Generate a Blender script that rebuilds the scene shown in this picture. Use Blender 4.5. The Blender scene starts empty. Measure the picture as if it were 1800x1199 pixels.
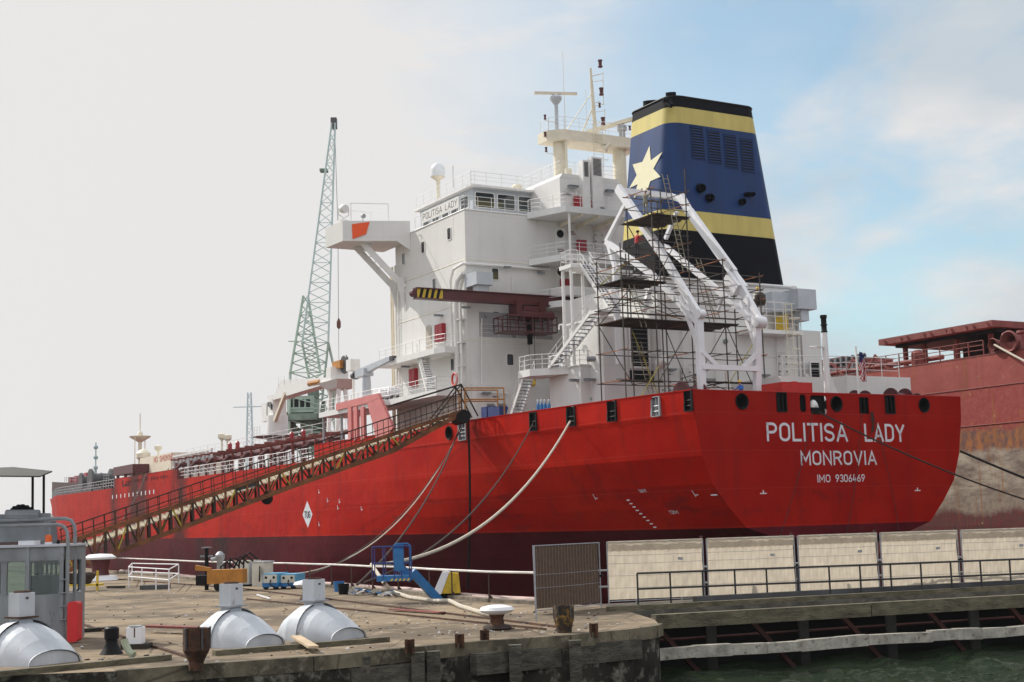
import bpy, math, random
from mathutils import Vector, Matrix
random.seed(7)
R = math.radians
sc = bpy.context.scene
col = sc.collection
# ---------------------------------------------------------------- camera
F, PIT, ROL, HD, HC = 2478.88, 0.12775, -0.02879, 0.52435, 2.82
cp, sp = math.cos(PIT), math.sin(PIT)
cF = Vector((0, cp, sp)); u0 = Vector((0, -sp, cp)); r0 = Vector((1, 0, 0))
cR = r0*math.cos(ROL) + u0*math.sin(ROL); cU = -r0*math.sin(ROL) + u0*math.cos(ROL)
EYE = Vector((0, 0, HC))
cam_d = bpy.data.cameras.new("camera"); cam = bpy.data.objects.new("camera", cam_d); col.objects.link(cam)
cam_d.sensor_width = 36; cam_d.lens = 36*F/1800; cam_d.clip_end = 8000; cam_d.clip_start = 0.5
m = Matrix((cR, cU, -cF)).transposed().to_4x4(); m.translation = EYE
cam.matrix_world = m
sc.camera = cam
# ---------------------------------------------------------------- world, sun
SUN = Vector((-9.4, 6.7, 10.3)).normalized()
w = bpy.data.worlds.new("World"); sc.world = w; w.use_nodes = True
nt = w.node_tree; nt.nodes.clear()
def N(t, **k):
    n = nt.nodes.new(t)
    for a, b in k.items(): setattr(n, a, b)
    return n
sky = N('ShaderNodeTexSky', sky_type='NISHITA', sun_disc=False)
sky.sun_elevation = math.asin(SUN.z); sky.sun_rotation = math.atan2(SUN.x, SUN.y)
sky.dust_density = 1.2; sky.ozone_density = 1.5
hs = N('ShaderNodeHueSaturation'); hs.inputs['Saturation'].default_value = 1.0
bg1 = N('ShaderNodeBackground'); bg1.inputs[1].default_value = 0.15
bg2 = N('ShaderNodeBackground'); bg2.inputs[1].default_value = 1.0
mix = N('ShaderNodeMixShader'); out = N('ShaderNodeOutputWorld')
tc = N('ShaderNodeTexCoord'); mp = N('ShaderNodeMapping'); mp.inputs['Scale'].default_value = (1, 1, 2.6)
no = N('ShaderNodeTexNoise'); no.inputs['Scale'].default_value = 3.1; no.inputs['Detail'].default_value = 9; no.inputs['Roughness'].default_value = .55; no.inputs['Distortion'].default_value = .35
cr_ = N('ShaderNodeValToRGB'); cr_.color_ramp.elements[0].position = .40; cr_.color_ramp.elements[1].position = .54; cr_.color_ramp.elements[0].color = (.22, .22, .22, 1)
dot = N('ShaderNodeVectorMath', operation='DOT_PRODUCT'); dot.inputs[1].default_value = Vector((-.52, .85, .1)).normalized()
mr = N('ShaderNodeMapRange'); mr.inputs[1].default_value = .72; mr.inputs[2].default_value = .88; mr.inputs[3].default_value = 0; mr.inputs[4].default_value = 1
mx = N('ShaderNodeMath', operation='MAXIMUM')
sep = N('ShaderNodeSeparateXYZ')
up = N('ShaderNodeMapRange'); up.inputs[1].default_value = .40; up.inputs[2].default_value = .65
mx2 = N('ShaderNodeMath', operation='MAXIMUM')
L_ = nt.links.new
L_(tc.outputs['Generated'], mp.inputs[0]); L_(mp.outputs[0], no.inputs[0]); L_(no.outputs[0], cr_.inputs[0])
L_(tc.outputs['Generated'], dot.inputs[0]); L_(dot.outputs['Value'], mr.inputs[0])
L_(cr_.outputs[0], mx.inputs[0]); L_(mr.outputs[0], mx.inputs[1])
L_(tc.outputs['Generated'], sep.inputs[0]); L_(sep.outputs[2], up.inputs[0])
L_(mx.outputs[0], mx2.inputs[0]); L_(up.outputs[0], mx2.inputs[1])
# cloud colour: bright cloud, greyer bases; bright cover overhead added out of view as fill
no2 = N('ShaderNodeTexNoise'); no2.inputs['Scale'].default_value = 5; no2.inputs['Detail'].default_value = 6
cc = N('ShaderNodeMix', data_type='RGBA'); cc.inputs[6].default_value = (.56, .63, .69, 1); cc.inputs[7].default_value = (.80, .79, .785, 1)
cr2 = N('ShaderNodeValToRGB'); cr2.color_ramp.elements[0].position = .40; cr2.color_ramp.elements[1].position = .62
ad = N('ShaderNodeMath', operation='MAXIMUM')
L_(mp.outputs[0], no2.inputs[0]); L_(no2.outputs[0], cr2.inputs[0]); L_(cr2.outputs[0], ad.inputs[0]); L_(mr.outputs[0], ad.inputs[1]); L_(ad.outputs[0], cc.inputs[0])
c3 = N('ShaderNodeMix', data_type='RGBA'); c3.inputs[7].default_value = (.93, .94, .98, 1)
# sky brightened behind the viewer, added unseen to fill the shaded aft walls
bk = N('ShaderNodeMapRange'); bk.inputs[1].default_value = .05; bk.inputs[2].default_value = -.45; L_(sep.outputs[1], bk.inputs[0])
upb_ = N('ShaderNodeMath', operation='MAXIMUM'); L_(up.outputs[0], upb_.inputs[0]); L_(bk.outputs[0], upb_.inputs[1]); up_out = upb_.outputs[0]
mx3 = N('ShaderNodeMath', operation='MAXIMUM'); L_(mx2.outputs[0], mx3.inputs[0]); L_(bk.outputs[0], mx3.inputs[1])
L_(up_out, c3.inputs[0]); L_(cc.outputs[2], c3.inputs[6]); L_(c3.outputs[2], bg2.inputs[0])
tn = N('ShaderNodeMix', data_type='RGBA', blend_type='MULTIPLY'); tn.inputs[0].default_value = 1; tn.inputs[7].default_value = (1.02, 1.16, 1.05, 1); L_(sky.outputs[0], hs.inputs['Color']); L_(hs.outputs[0], tn.inputs[6]); L_(tn.outputs[2], bg1.inputs[0])
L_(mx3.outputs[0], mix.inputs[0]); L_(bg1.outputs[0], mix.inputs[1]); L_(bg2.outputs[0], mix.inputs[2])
bg3 = N('ShaderNodeBackground'); bg3.inputs[0].default_value = (.10, .10, .09, 1); mixd = N('ShaderNodeMixShader'); dn = N('ShaderNodeMapRange'); dn.inputs[1].default_value = -.03; dn.inputs[2].default_value = -.012; L_(sep.outputs[2], dn.inputs[0])
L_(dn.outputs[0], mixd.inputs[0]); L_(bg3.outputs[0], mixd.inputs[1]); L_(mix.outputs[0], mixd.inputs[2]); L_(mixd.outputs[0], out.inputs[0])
sd = bpy.data.lights.new("sun", 'SUN'); sd.energy = 4.0; sd.angle = R(.6); sd.color = (1, .95, .87)
so = bpy.data.objects.new("sun", sd); col.objects.link(so); so.rotation_euler = SUN.to_track_quat('Z', 'Y').to_euler()
vs = sc.view_settings; vs.view_transform = 'Standard'; vs.look = 'None'; vs.exposure = 0.0; vs.gamma = 1
sc.cycles.max_bounces = 6; sc.cycles.transparent_max_bounces = 12

# ---------------------------------------------------------------- coordinates
def ray(px, py): return cR*(px-900) - cU*(py-599.5) + cF*F
FW = Vector((-math.sin(HD), math.cos(HD), 0)); ST = Vector((math.cos(HD), math.sin(HD), 0))
_d = ray(1217, 685); _d = _d/_d.y*90
SO = Vector((_d.x, _d.y, 0))                       # ship frame: x to starboard, y forward, z up
def G(t, s, z): return SO + ST*t + FW*s + Vector((0, 0, z))
def loc(P): q = P-SO; return Vector((q.dot(ST), q.dot(FW), q.z))
def _pl(px, py, P0, n): d = ray(px, py); return EYE + d*((P0-EYE).dot(n)/d.dot(n))
def T(px, py, t): return loc(_pl(px, py, G(t, 0, 0), ST))
def S(px, py, s): return loc(_pl(px, py, G(0, s, 0), FW))
def W(px, py, z=0): d = ray(px, py); return EYE + d*((z-HC)/d.z)
def Y(px, py, y): return _pl(px, py, Vector((0, y, 0)), Vector((0, 1, 0)))
V = Vector
# ---------------------------------------------------------------- materials
MC = {}
def mat(name, c, rough=.55, metal=0, var=.15, sc_=1.5, dirt=None, damt=.0, bump=.0, bsc=20, spec=.5, stretch=(1, 1, 1), trans=0):
    if name in MC: return MC[name]
    M = bpy.data.materials.new(name); M.use_nodes = True; t = M.node_tree; b = t.nodes['Principled BSDF']
    def n(ty, **k):
        x = t.nodes.new(ty)
        for a, v in k.items(): setattr(x, a, v)
        return x
    tc = n('ShaderNodeTexCoord'); mp = n('ShaderNodeMapping'); mp.inputs['Scale'].default_value = stretch
    t.links.new(tc.outputs['Object'], mp.inputs[0]); oi = n('ShaderNodeObjectInfo'); om = n('ShaderNodeVectorMath', operation='SCALE'); om.inputs[0].default_value = (37, 53, 19); t.links.new(oi.outputs['Random'], om.inputs['Scale']); t.links.new(om.outputs[0], mp.inputs['Location'])
    no = n('ShaderNodeTexNoise'); no.inputs['Scale'].default_value = sc_; no.inputs['Detail'].default_value = 6
    t.links.new(mp.outputs[0], no.inputs[0])
    mx = n('ShaderNodeMix', data_type='RGBA')
    mx.inputs[6].default_value = (*[max(0, v*(1-var)) for v in c], 1); mx.inputs[7].default_value = (*[min(1, v*(1+var)) for v in c], 1)
    rr = n('ShaderNodeMapRange'); rr.inputs[1].default_value = .3; rr.inputs[2].default_value = .7
    t.links.new(no.outputs[0], rr.inputs[0]); t.links.new(rr.outputs[0], mx.inputs[0])
    last = mx.outputs[2]
    if dirt:
        n2 = n('ShaderNodeTexNoise'); n2.inputs['Scale'].default_value = sc_*2.3; n2.inputs['Detail'].default_value = 9; n2.inputs['Roughness'].default_value = .7
        t.links.new(mp.outputs[0], n2.inputs[0])
        r2 = n('ShaderNodeMapRange'); r2.inputs[1].default_value = .62-damt*.3; r2.inputs[2].default_value = .72-damt*.2; r2.inputs[4].default_value = .9
        t.links.new(n2.outputs[0], r2.inputs[0])
        m2 = n('ShaderNodeMix', data_type='RGBA'); m2.inputs[7].default_value = (*dirt, 1)
        t.links.new(r2.outputs[0], m2.inputs[0]); t.links.new(last, m2.inputs[6]); last = m2.outputs[2]
    t.links.new(last, b.inputs['Base Color'])
    b.inputs['Roughness'].default_value = rough; b.inputs['Metallic'].default_value = metal
    b.inputs['Specular IOR Level'].default_value = spec
    if bump:
        n3 = n('ShaderNodeTexNoise'); n3.inputs['Scale'].default_value = bsc; n3.inputs['Detail'].default_value = 5
        t.links.new(mp.outputs[0], n3.inputs[0])
        bp = n('ShaderNodeBump'); bp.inputs['Strength'].default_value = bump; bp.inputs['Distance'].default_value = .05
        t.links.new(n3.outputs[0], bp.inputs['Height']); t.links.new(bp.outputs[0], b.inputs['Normal'])
    if trans:
        tr = n('ShaderNodeBsdfTranslucent'); t.links.new(last, tr.inputs[0]); ms = n('ShaderNodeMixShader'); ms.inputs[0].default_value = trans
        o = t.nodes['Material Output']; t.links.new(b.outputs[0], ms.inputs[1]); t.links.new(tr.outputs[0], ms.inputs[2]); t.links.new(ms.outputs[0], o.inputs[0])
    MC[name] = M
    return M
WH = mat('white_paint', (.74, .73, .70), .5, var=.05, sc_=.35, dirt=(.42, .33, .22), damt=-.1, stretch=(2.4, 2.4, .28))
WH2 = mat('white_steel', (.76, .75, .73), .45, var=.05)
WHB = mat('white_frame_paint', (.80, .80, .82), .4, var=.04, sc_=2)
CRM = mat('cream_paint', (.72, .66, .52), .5, var=.08)
GRY = mat('grey_paint', (.205, .225, .24), .5, var=.22, dirt=(.10, .075, .06), damt=.12, stretch=(1.5, 1.5, .6))
LGR = mat('light_grey_paint', (.47, .505, .545), .5, var=.08, sc_=1.2, dirt=(.22, .13, .07), damt=-.12)
DRK = mat('black_steel', (.006, .006, .007), .55, var=.3, spec=.2)
DKG = mat('dark_grey_steel', (.06, .06, .065), .5, var=.3)
MAR = mat('maroon_paint', (.085, .012, .016), .45, var=.2, dirt=(.03, .012, .01), damt=.05)
REDP = mat('red_paint', (.52, .012, .006), .45, var=.08)
REDB = mat('bright_red_paint', (.34, .008, .02), .4, var=.05)
ORG = mat('orange_canvas', (.85, .10, .02), .7, var=.05)
GLS = mat('dark_glass', (.02, .03, .035), .08, var=.2, spec=.8)
RST = mat('rusty_steel', (.085, .036, .018), .85, var=.5, sc_=3, dirt=(.012, .008, .007), damt=.4, bump=.6)
SCF = mat('scaffold_tube', (.075, .06, .05), .6, .2, var=.35, sc_=1.1, dirt=(.30, .09, .03), damt=.1)
PLK = mat('dark_plank', (.035, .028, .02), .9, var=.5)
YEL = mat('yellow_paint', (.62, .42, .03), .5, var=.2, sc_=3, dirt=(.15, .06, .02), damt=.1)
ORY = mat('orange_yellow_paint', (.42, .17, .02), .5, var=.2, sc_=3, dirt=(.10, .04, .02), damt=.1)
BLU = mat('blue_paint', (.015, .14, .36), .45, var=.15, sc_=3)
LBL = mat('light_blue_paint', (.10, .33, .52), .5, var=.15, sc_=3)
DBL = mat('dark_blue_paint', (.012, .03, .16), .4, var=.2)
GRN = mat('pale_green_paint', (.36, .48, .40), .6, var=.2, sc_=.5)
DGN = mat('weathered_green_paint', (.17, .24, .19), .6, var=.35, sc_=.5, dirt=(.05, .04, .03), damt=.1)
CON = None
ROP = mat('pale_rope', (.50, .45, .37), .9, var=.2, sc_=8)
DRP = mat('dark_rope', (.045, .03, .025), .9, var=.3, sc_=8)
WOD = mat('grey_timber', (.125, .11, .07), .9, var=.45, sc_=1.6, dirt=(.03, .025, .018), damt=.22, bump=.7, bsc=9, stretch=(1, 1, 3))
FTM = mat('bleached_timber', (.36, .34, .29), .9, var=.35, sc_=2.2, dirt=(.05, .045, .035), damt=.2, bump=.7, bsc=9)
BRD = mat('new_board', (.50, .38, .25), .8, var=.15)
SKN = mat('skin', (.40, .20, .12), .6, var=.05)
GAL = mat('galvanised_steel', (.34, .35, .37), .45, .4, var=.15, sc_=6)
PNK = mat('pale_red_paint', (.62, .20, .19), .6, var=.08, sc_=.8)
RPK = mat('rusty_red_paint', (.20, .05, .04), .7, var=.3, sc_=2, dirt=(.06, .02, .015), damt=.2)
TRD = mat('worn_tread_wood', (.52, .46, .33), .85, var=.25, sc_=5)
GRU = mat('gangway_steel', (.175, .060, .016), .7, var=.5, sc_=1.3, dirt=(.05, .022, .012), damt=.3)
GDK = mat('gangway_dark_steel', (.03, .017, .011), .7, var=.5, sc_=1.3, dirt=(.16, .07, .02), damt=.1)

# ---------------------------------------------------------------- mesh building
ORGN = {}
class MB:
    def __init__(s): s.v = []; s.f = []; s.m = []
    def add(s, vs, fs, mi=0):
        o = len(s.v); s.v += [Vector(v) for v in vs]; s.f += [tuple(i+o for i in f) for f in fs]; s.m += [mi]*len(fs); return s
    def box(s, a, b, mi=0):
        x0, y0, z0 = a; x1, y1, z1 = b
        return s.add([(x0,y0,z0),(x1,y0,z0),(x1,y1,z0),(x0,y1,z0),(x0,y0,z1),(x1,y0,z1),(x1,y1,z1),(x0,y1,z1)],
                     [(0,3,2,1),(4,5,6,7),(0,1,5,4),(1,2,6,5),(2,3,7,6),(3,0,4,7)], mi)
    def bar(s, a, b, w_, h, mi=0, upv=(0, 0, 1), w2=None, h2=None):
        a, b = Vector(a), Vector(b); d = (b-a).normalized(); upv = Vector(upv)
        if abs(d.dot(upv)) > .98: upv = Vector((1, 0, 0)) if abs(d.x) < .9 else Vector((0, 1, 0))
        x = d.cross(upv).normalized(); y = x.cross(d)
        vs = []
        for p, ww, hh in ((a, w_, h), (b, w2 or w_, h2 or h)):
            for i, j in ((-1,-1),(1,-1),(1,1),(-1,1)): vs.append(p + x*ww/2*i + y*hh/2*j)
        return s.add(vs, [(3,2,1,0),(4,5,6,7),(0,1,5,4),(1,2,6,5),(2,3,7,6),(3,0,4,7)], mi)
    def tube(s, pts, r, n=6, mi=0, r2=None, cap=True):
        pts = [Vector(p) for p in pts]; rings = []; k = len(pts)
        pu = None
        for i, p in enumerate(pts):
            d = (pts[min(i+1, k-1)] - pts[max(i-1, 0)])
            if d.length < 1e-9: d = Vector((0, 0, 1))
            d.normalize()
            if pu is None:
                a = Vector((0, 0, 1)) if abs(d.z) < .9 else Vector((1, 0, 0)); pu = d.cross(a).normalized()
            else:
                pu = (pu - d*pu.dot(d)); pu = pu.normalized() if pu.length > 1e-6 else d.orthogonal().normalized()
            q = d.cross(pu)
            rr = r if r2 is None else r+(r2-r)*i/max(1, k-1)
            rings.append([p + (pu*math.cos(2*math.pi*j/n) + q*math.sin(2*math.pi*j/n))*rr for j in range(n)])
        vs = [v for g in rings for v in g]; fs = []
        for i in range(k-1):
            for j in range(n):
                fs.append((i*n+j, i*n+(j+1) % n, (i+1)*n+(j+1) % n, (i+1)*n+j))
        if cap: fs.append(tuple(range(n-1, -1, -1))); fs.append(tuple((k-1)*n+j for j in range(n)))
        return s.add(vs, fs, mi)
    def lathe(s, c, prof, n=16, mi=0, ax=(0, 0, 1), openend=False):
        c = Vector(c); ax = Vector(ax).normalized(); a = ax.orthogonal().normalized(); b = ax.cross(a)
        vs = []; k = len(prof)
        for r_, z in prof:
            for j in range(n):
                th = 2*math.pi*j/n; vs.append(c + ax*z + (a*math.cos(th)+b*math.sin(th))*max(r_, .0005))
        fs = [(i*n+j, i*n+(j+1) % n, (i+1)*n+(j+1) % n, (i+1)*n+j) for i in range(k-1) for j in range(n)]
        fs.append(tuple(range(n-1, -1, -1)))
        if not openend: fs.append(tuple((k-1)*n+j for j in range(n)))
        return s.add(vs, fs, mi)
    def prism(s, poly, off, mi=0):
        poly = [Vector(p) for p in poly]; off = Vector(off); n = len(poly)
        vs = poly + [p+off for p in poly]
        fs = [tuple(range(n)), tuple(range(2*n-1, n-1, -1))] + [(i, i+n, (i+1) % n + n, (i+1) % n) for i in range(n)]
        return s.add(vs, fs, mi)
    def strip(s, A, B, mi=0):
        n = len(A); return s.add(list(A)+list(B), [(i, i+1, n+i+1, n+i) for i in range(n-1)], mi)
    def build(s, name, mats, parent=None, org=None, smooth=False, frame='ship', props=None):
        if parent is not None: org = ORGN[parent.name]
        org = Vector(org or (0, 0, 0))
        me = bpy.data.meshes.new(name); me.from_pydata([v-org for v in s.v], [], s.f)
        for M in (mats if isinstance(mats, (list, tuple)) else [mats]): me.materials.append(M)
        if any(s.m): me.polygons.foreach_set('material_index', s.m)
        import bmesh
        bm = bmesh.new(); bm.from_mesh(me); bmesh.ops.recalc_face_normals(bm, faces=bm.faces); bm.to_mesh(me); bm.free()
        if smooth:
            me.polygons.foreach_set('use_smooth', [True]*len(me.polygons)); me.set_sharp_from_angle(angle=R(38))
        o = bpy.data.objects.new(name, me); col.objects.link(o)
        if parent is not None: o.parent = parent; ORGN[o.name] = org
        else: place(o, org, frame)
        return o
def place(o, base, frame):
    base = Vector(base); ORGN[o.name] = base
    if frame == 'ship': o.location = G(*base); o.rotation_euler = (0, 0, HD)
    else: o.location = base
def tag(o, label, cat, group=None, kind=None):
    if label: o['label'] = label
    if cat: o['category'] = cat
    if group: o['group'] = group
    if kind: o['kind'] = kind
    return o
def thing(name, label, cat, base=(0, 0, 0), frame='ship', group=None):
    o = bpy.data.objects.new(name, None); o.empty_display_size = .2; col.objects.link(o); place(o, base, frame); tag(o, label, cat, group); return o
def kids(o): return [c for c in bpy.data.objects if c.parent == o]
def copy_tree(o, base=None, frame='world', label=None, rz=None):
    def cp(x, par):
        c = x.copy(); col.objects.link(c); c.parent = par; ORGN[c.name] = ORGN.get(x.name, V((0, 0, 0)))
        for k in kids(x): cp(k, c)
        return c
    r = cp(o, None)
    if base is not None: r.location = G(*base) if frame == 'ship' else Vector(base)
    if rz is not None: r.rotation_euler = (0, 0, rz)
    if label: r['label'] = label
    return r
def struct(name, mb, M, frame='world', **k):
    o = mb.build(name, M, None, (0, 0, 0), frame=frame, **k); o['kind'] = 'structure'; return o
def lerp(a, b, t): return Vector(a)*(1-t) + Vector(b)*t
def rail(parent, pts, h=1.0, mids=2, sp=1.5, r=.03, M=None, name='railing', n=5, frame=None, closed=False):
    mb = MB(); pts = [Vector(p) for p in pts]
    for k in range(mids+1):
        z = h*(k+1)/(mids+1); mb.tube([p+V((0, 0, z)) for p in pts], r if k == mids else r*.75, n)
    for a, b in zip(pts, pts[1:]):
        L = (b-a).length; c = max(1, round(L/sp))
        for i in range(c+1):
            p = lerp(a, b, i/c); mb.tube([p, p+V((0, 0, h))], r*.95, n)
    return mb.build(name, M or WH2, parent)
def stair(parent, a, b, wv, M=None, rails=True, h=1.0, name='staircase'):
    """a bottom, b top; wv = vector across"""
    a, b, wv = V(a), V(b), V(wv); mb = MB()
    for o in (V((0, 0, 0)), wv): mb.bar(a+o, b+o, .07, .28)
    n = max(3, int(abs(b.z-a.z)/.24))
    st = MB()
    run = (b-a); run.z = 0; run.normalize()
    for i in range(n+1):
        p = lerp(a, b, (i+.5)/(n+1)); st.bar(p+wv*.03, p+wv*.97, .24, .035)
    o = mb.build(name, M or WH2, parent)
    st.build('tread', mat('stair_tread_steel', (.10, .12, .22), .6, var=.2), o)
    if rails:
        rb = MB()
        for off in (V((0, 0, 0)), wv):
            for z in (h*.55, h): rb.tube([a+off+V((0, 0, z)), b+off+V((0, 0, z))], .028, 5)
            c = max(2, int((b-a).length/1.4))
            for i in range(c+1):
                p = lerp(a, b, i/c)+off; rb.tube([p, p+V((0, 0, h))], .025, 5)
        rb.build('handrail', M or WH2, o)
    return o
# 2-D outline with real holes -> plate
def plate(outer, holes, fn, th, name, M, parent, smooth=False):
    cu = bpy.data.curves.new('c', 'CURVE'); cu.dimensions = '2D'; cu.fill_mode = 'BOTH'; cu.extrude = .5
    for poly in [outer]+holes:
        s = cu.splines.new('POLY'); s.points.add(len(poly)-1); s.use_cyclic_u = True
        for p, q in zip(s.points, poly): p.co = (q[0], q[1], 0, 1)
    o = bpy.data.objects.new('c', cu); col.objects.link(o)
    bpy.context.view_layer.update()
    me = bpy.data.meshes.new_from_object(o.evaluated_get(bpy.context.evaluated_depsgraph_get()))
    bpy.data.objects.remove(o); bpy.data.curves.remove(cu)
    mb = MB(); mb.add([fn(v.co.x, v.co.y, (v.co.z+.5)*th) for v in me.vertices], [tuple(p.vertices) for p in me.polygons])
    bpy.data.meshes.remove(me)
    return mb.build(name, M, parent, smooth=smooth)
def circ(cx, cy, rx, ry=None, n=20): ry = ry or rx; return [(cx+rx*math.cos(2*math.pi*i/n), cy+ry*math.sin(2*math.pi*i/n)) for i in range(n)]
def rrect(x0, y0, x1, y1, r, n=4):
    o = []
    for cx, cy, a in ((x1-r, y1-r, 0), (x0+r, y1-r, 90), (x0+r, y0+r, 180), (x1-r, y0+r, 270)):
        for i in range(n+1): th = R(a+90*i/n); o.append((cx+r*math.cos(th), cy+r*math.sin(th)))
    return o
# ---------------------------------------------------------------- stroke lettering
def arc(cx, cy, rx, ry, a0, a1, n=8): return [(cx+rx*math.cos(R(a0+(a1-a0)*i/n)), cy+ry*math.sin(R(a0+(a1-a0)*i/n))) for i in range(n+1)]
SW = .56
def _o(w_=SW): return [arc(w_/2, 1-.27, w_/2, .27, 0, 180)+arc(w_/2, .27, w_/2, .27, 180, 360)+[(w_, 1-.27)]]
LT = {
 'P': (.54, [[(0,0),(0,1)], [(0,1),(.28,1)]+arc(.28,.74,.26,.26,90,-90)+[(0,.48)]]),
 'R': (.56, [[(0,0),(0,1)], [(0,1),(.28,1)]+arc(.28,.75,.26,.25,90,-90)+[(0,.5)], [(.30,.5),(.56,0)]]),
 'O': (SW, _o()), '0': (SW, _o()), 'L': (.46, [[(0,1),(0,0),(.46,0)]]), 'I': (0, [[(0,0),(0,1)]]),
 'T': (.58, [[(0,1),(.58,1)], [(.29,1),(.29,0)]]), 'A': (.62, [[(0,0),(.31,1),(.62,0)], [(.10,.3),(.52,.3)]]),
 'S': (.54, [arc(.27,.76,.27,.24,20,180)+arc(.27,.76,.27,.24,180,250,4)+[(.30,.5)]+arc(.27,.25,.27,.25,65,0,4)+arc(.27,.25,.27,.25,0,-160)]),
 'D': (.56, [[(0,0),(0,1),(.26,1)]+arc(.26,.70,.30,.30,90,0)+arc(.26,.30,.30,.30,0,-90)+[(0,0)]]),
 'Y': (.60, [[(0,1),(.30,.45),(.60,1)], [(.30,.45),(.30,0)]]), 'M': (.66, [[(0,0),(0,1),(.33,.3),(.66,1),(.66,0)]]),
 'N': (.56, [[(0,0),(0,1),(.56,0),(.56,1)]]), 'V': (.60, [[(0,1),(.30,0),(.60,1)]]), 'U': (.54, [[(0,1)]+arc(.27,.27,.27,.27,180,360)+[(.54,1)]]),
 'G': (.56, [arc(.28,.72,.28,.28,15,180)+arc(.28,.28,.28,.28,180,360)+[(.56,.48),(.32,.48)]]), 'K': (.56, [[(0,0),(0,1)], [(.56,1),(0,.42)], [(.2,.6),(.56,0)]]),
 'E': (.46, [[(.46,1),(0,1),(0,0),(.46,0)], [(0,.5),(.4,.5)]]),
 '1': (.2, [[(0,.75),(.2,1),(.2,0)]]), '3': (.50, [arc(.25,.76,.25,.24,150,-90)+arc(.25,.26,.26,.26,90,-150)]),
 '4': (.54, [[(.20,1),(0,.25),(.54,.25)], [(.40,.5),(.40,0)]]),
 '6': (.54, [[(.40,1),(.05,.45)]+arc(.27,.27,.27,.27,150,510,16)]), '9': (.54, [[(.14,0),(.49,.55)]+arc(.27,.73,.27,.27,-30,330,16)]),
 ' ': (.42, []), '2': (.5, [arc(.25,.75,.25,.25,160,-30)+[(0,0),(.5,0)]]), '7': (.5, [[(0,1),(.5,1),(.15,0)]]), '-': (.3, [[(0,.5),(.3,.5)]])}
def text_mb(txt, x0, x1, y0, y1, fn, th=.14, depth=.012, mb=None, gap=.26):
    mb = mb or MB(); h = (y1-y0); tot = sum(LT[c][0] for c in txt)+gap*(len(txt)-1)+th
    H = h*(1-th); kx = (x1-x0)/tot; x = x0+th*kx/2; tk = th*h
    for c in txt:
        w_, ls = LT[c]
        for ln in ls:
            P = [V((x+a*kx, y0+tk/2+b*H, 0)) for a, b in ln]; P = [p for i, p in enumerate(P) if i == 0 or (p-P[i-1]).length > h*.01]; Lf = []; Rt = []; n = len(P)
            cl = (P[0]-P[-1]).length < 1e-6
            for i in range(n):
                d0 = (P[i]-P[i-1]) if i > 0 else ((P[0]-P[-2]) if cl else P[1]-P[0]); d1 = (P[i+1]-P[i]) if i < n-1 else ((P[1]-P[0]) if cl else P[-1]-P[-2])
                d0.normalize(); d1.normalize(); n0 = V((-d0.y, d0.x, 0)); n1 = V((-d1.y, d1.x, 0)); mm = n0+n1
                mm = n1 if mm.length < .2 else mm.normalized()
                k = min(2.2, 1/max(.3, mm.dot(n1)))
                e = P[i].copy()
                if not cl and i == 0: e -= d1*tk/2*(1 if abs(d1.y) > .9 or abs(d1.x) > .9 else .6)
                if not cl and i == n-1: e += d0*tk/2*(1 if abs(d0.y) > .9 or abs(d0.x) > .9 else .6)
                Lf.append(e+mm*tk/2*k); Rt.append(e-mm*tk/2*k)
            vs = [fn(p.x, p.y, depth) for p in Lf]+[fn(p.x, p.y, depth) for p in Rt]
            mb.add(vs, [(i, i+1, n+i+1, n+i) for i in range(n-1)])
        x += (w_+gap)*kx
    return mb
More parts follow.
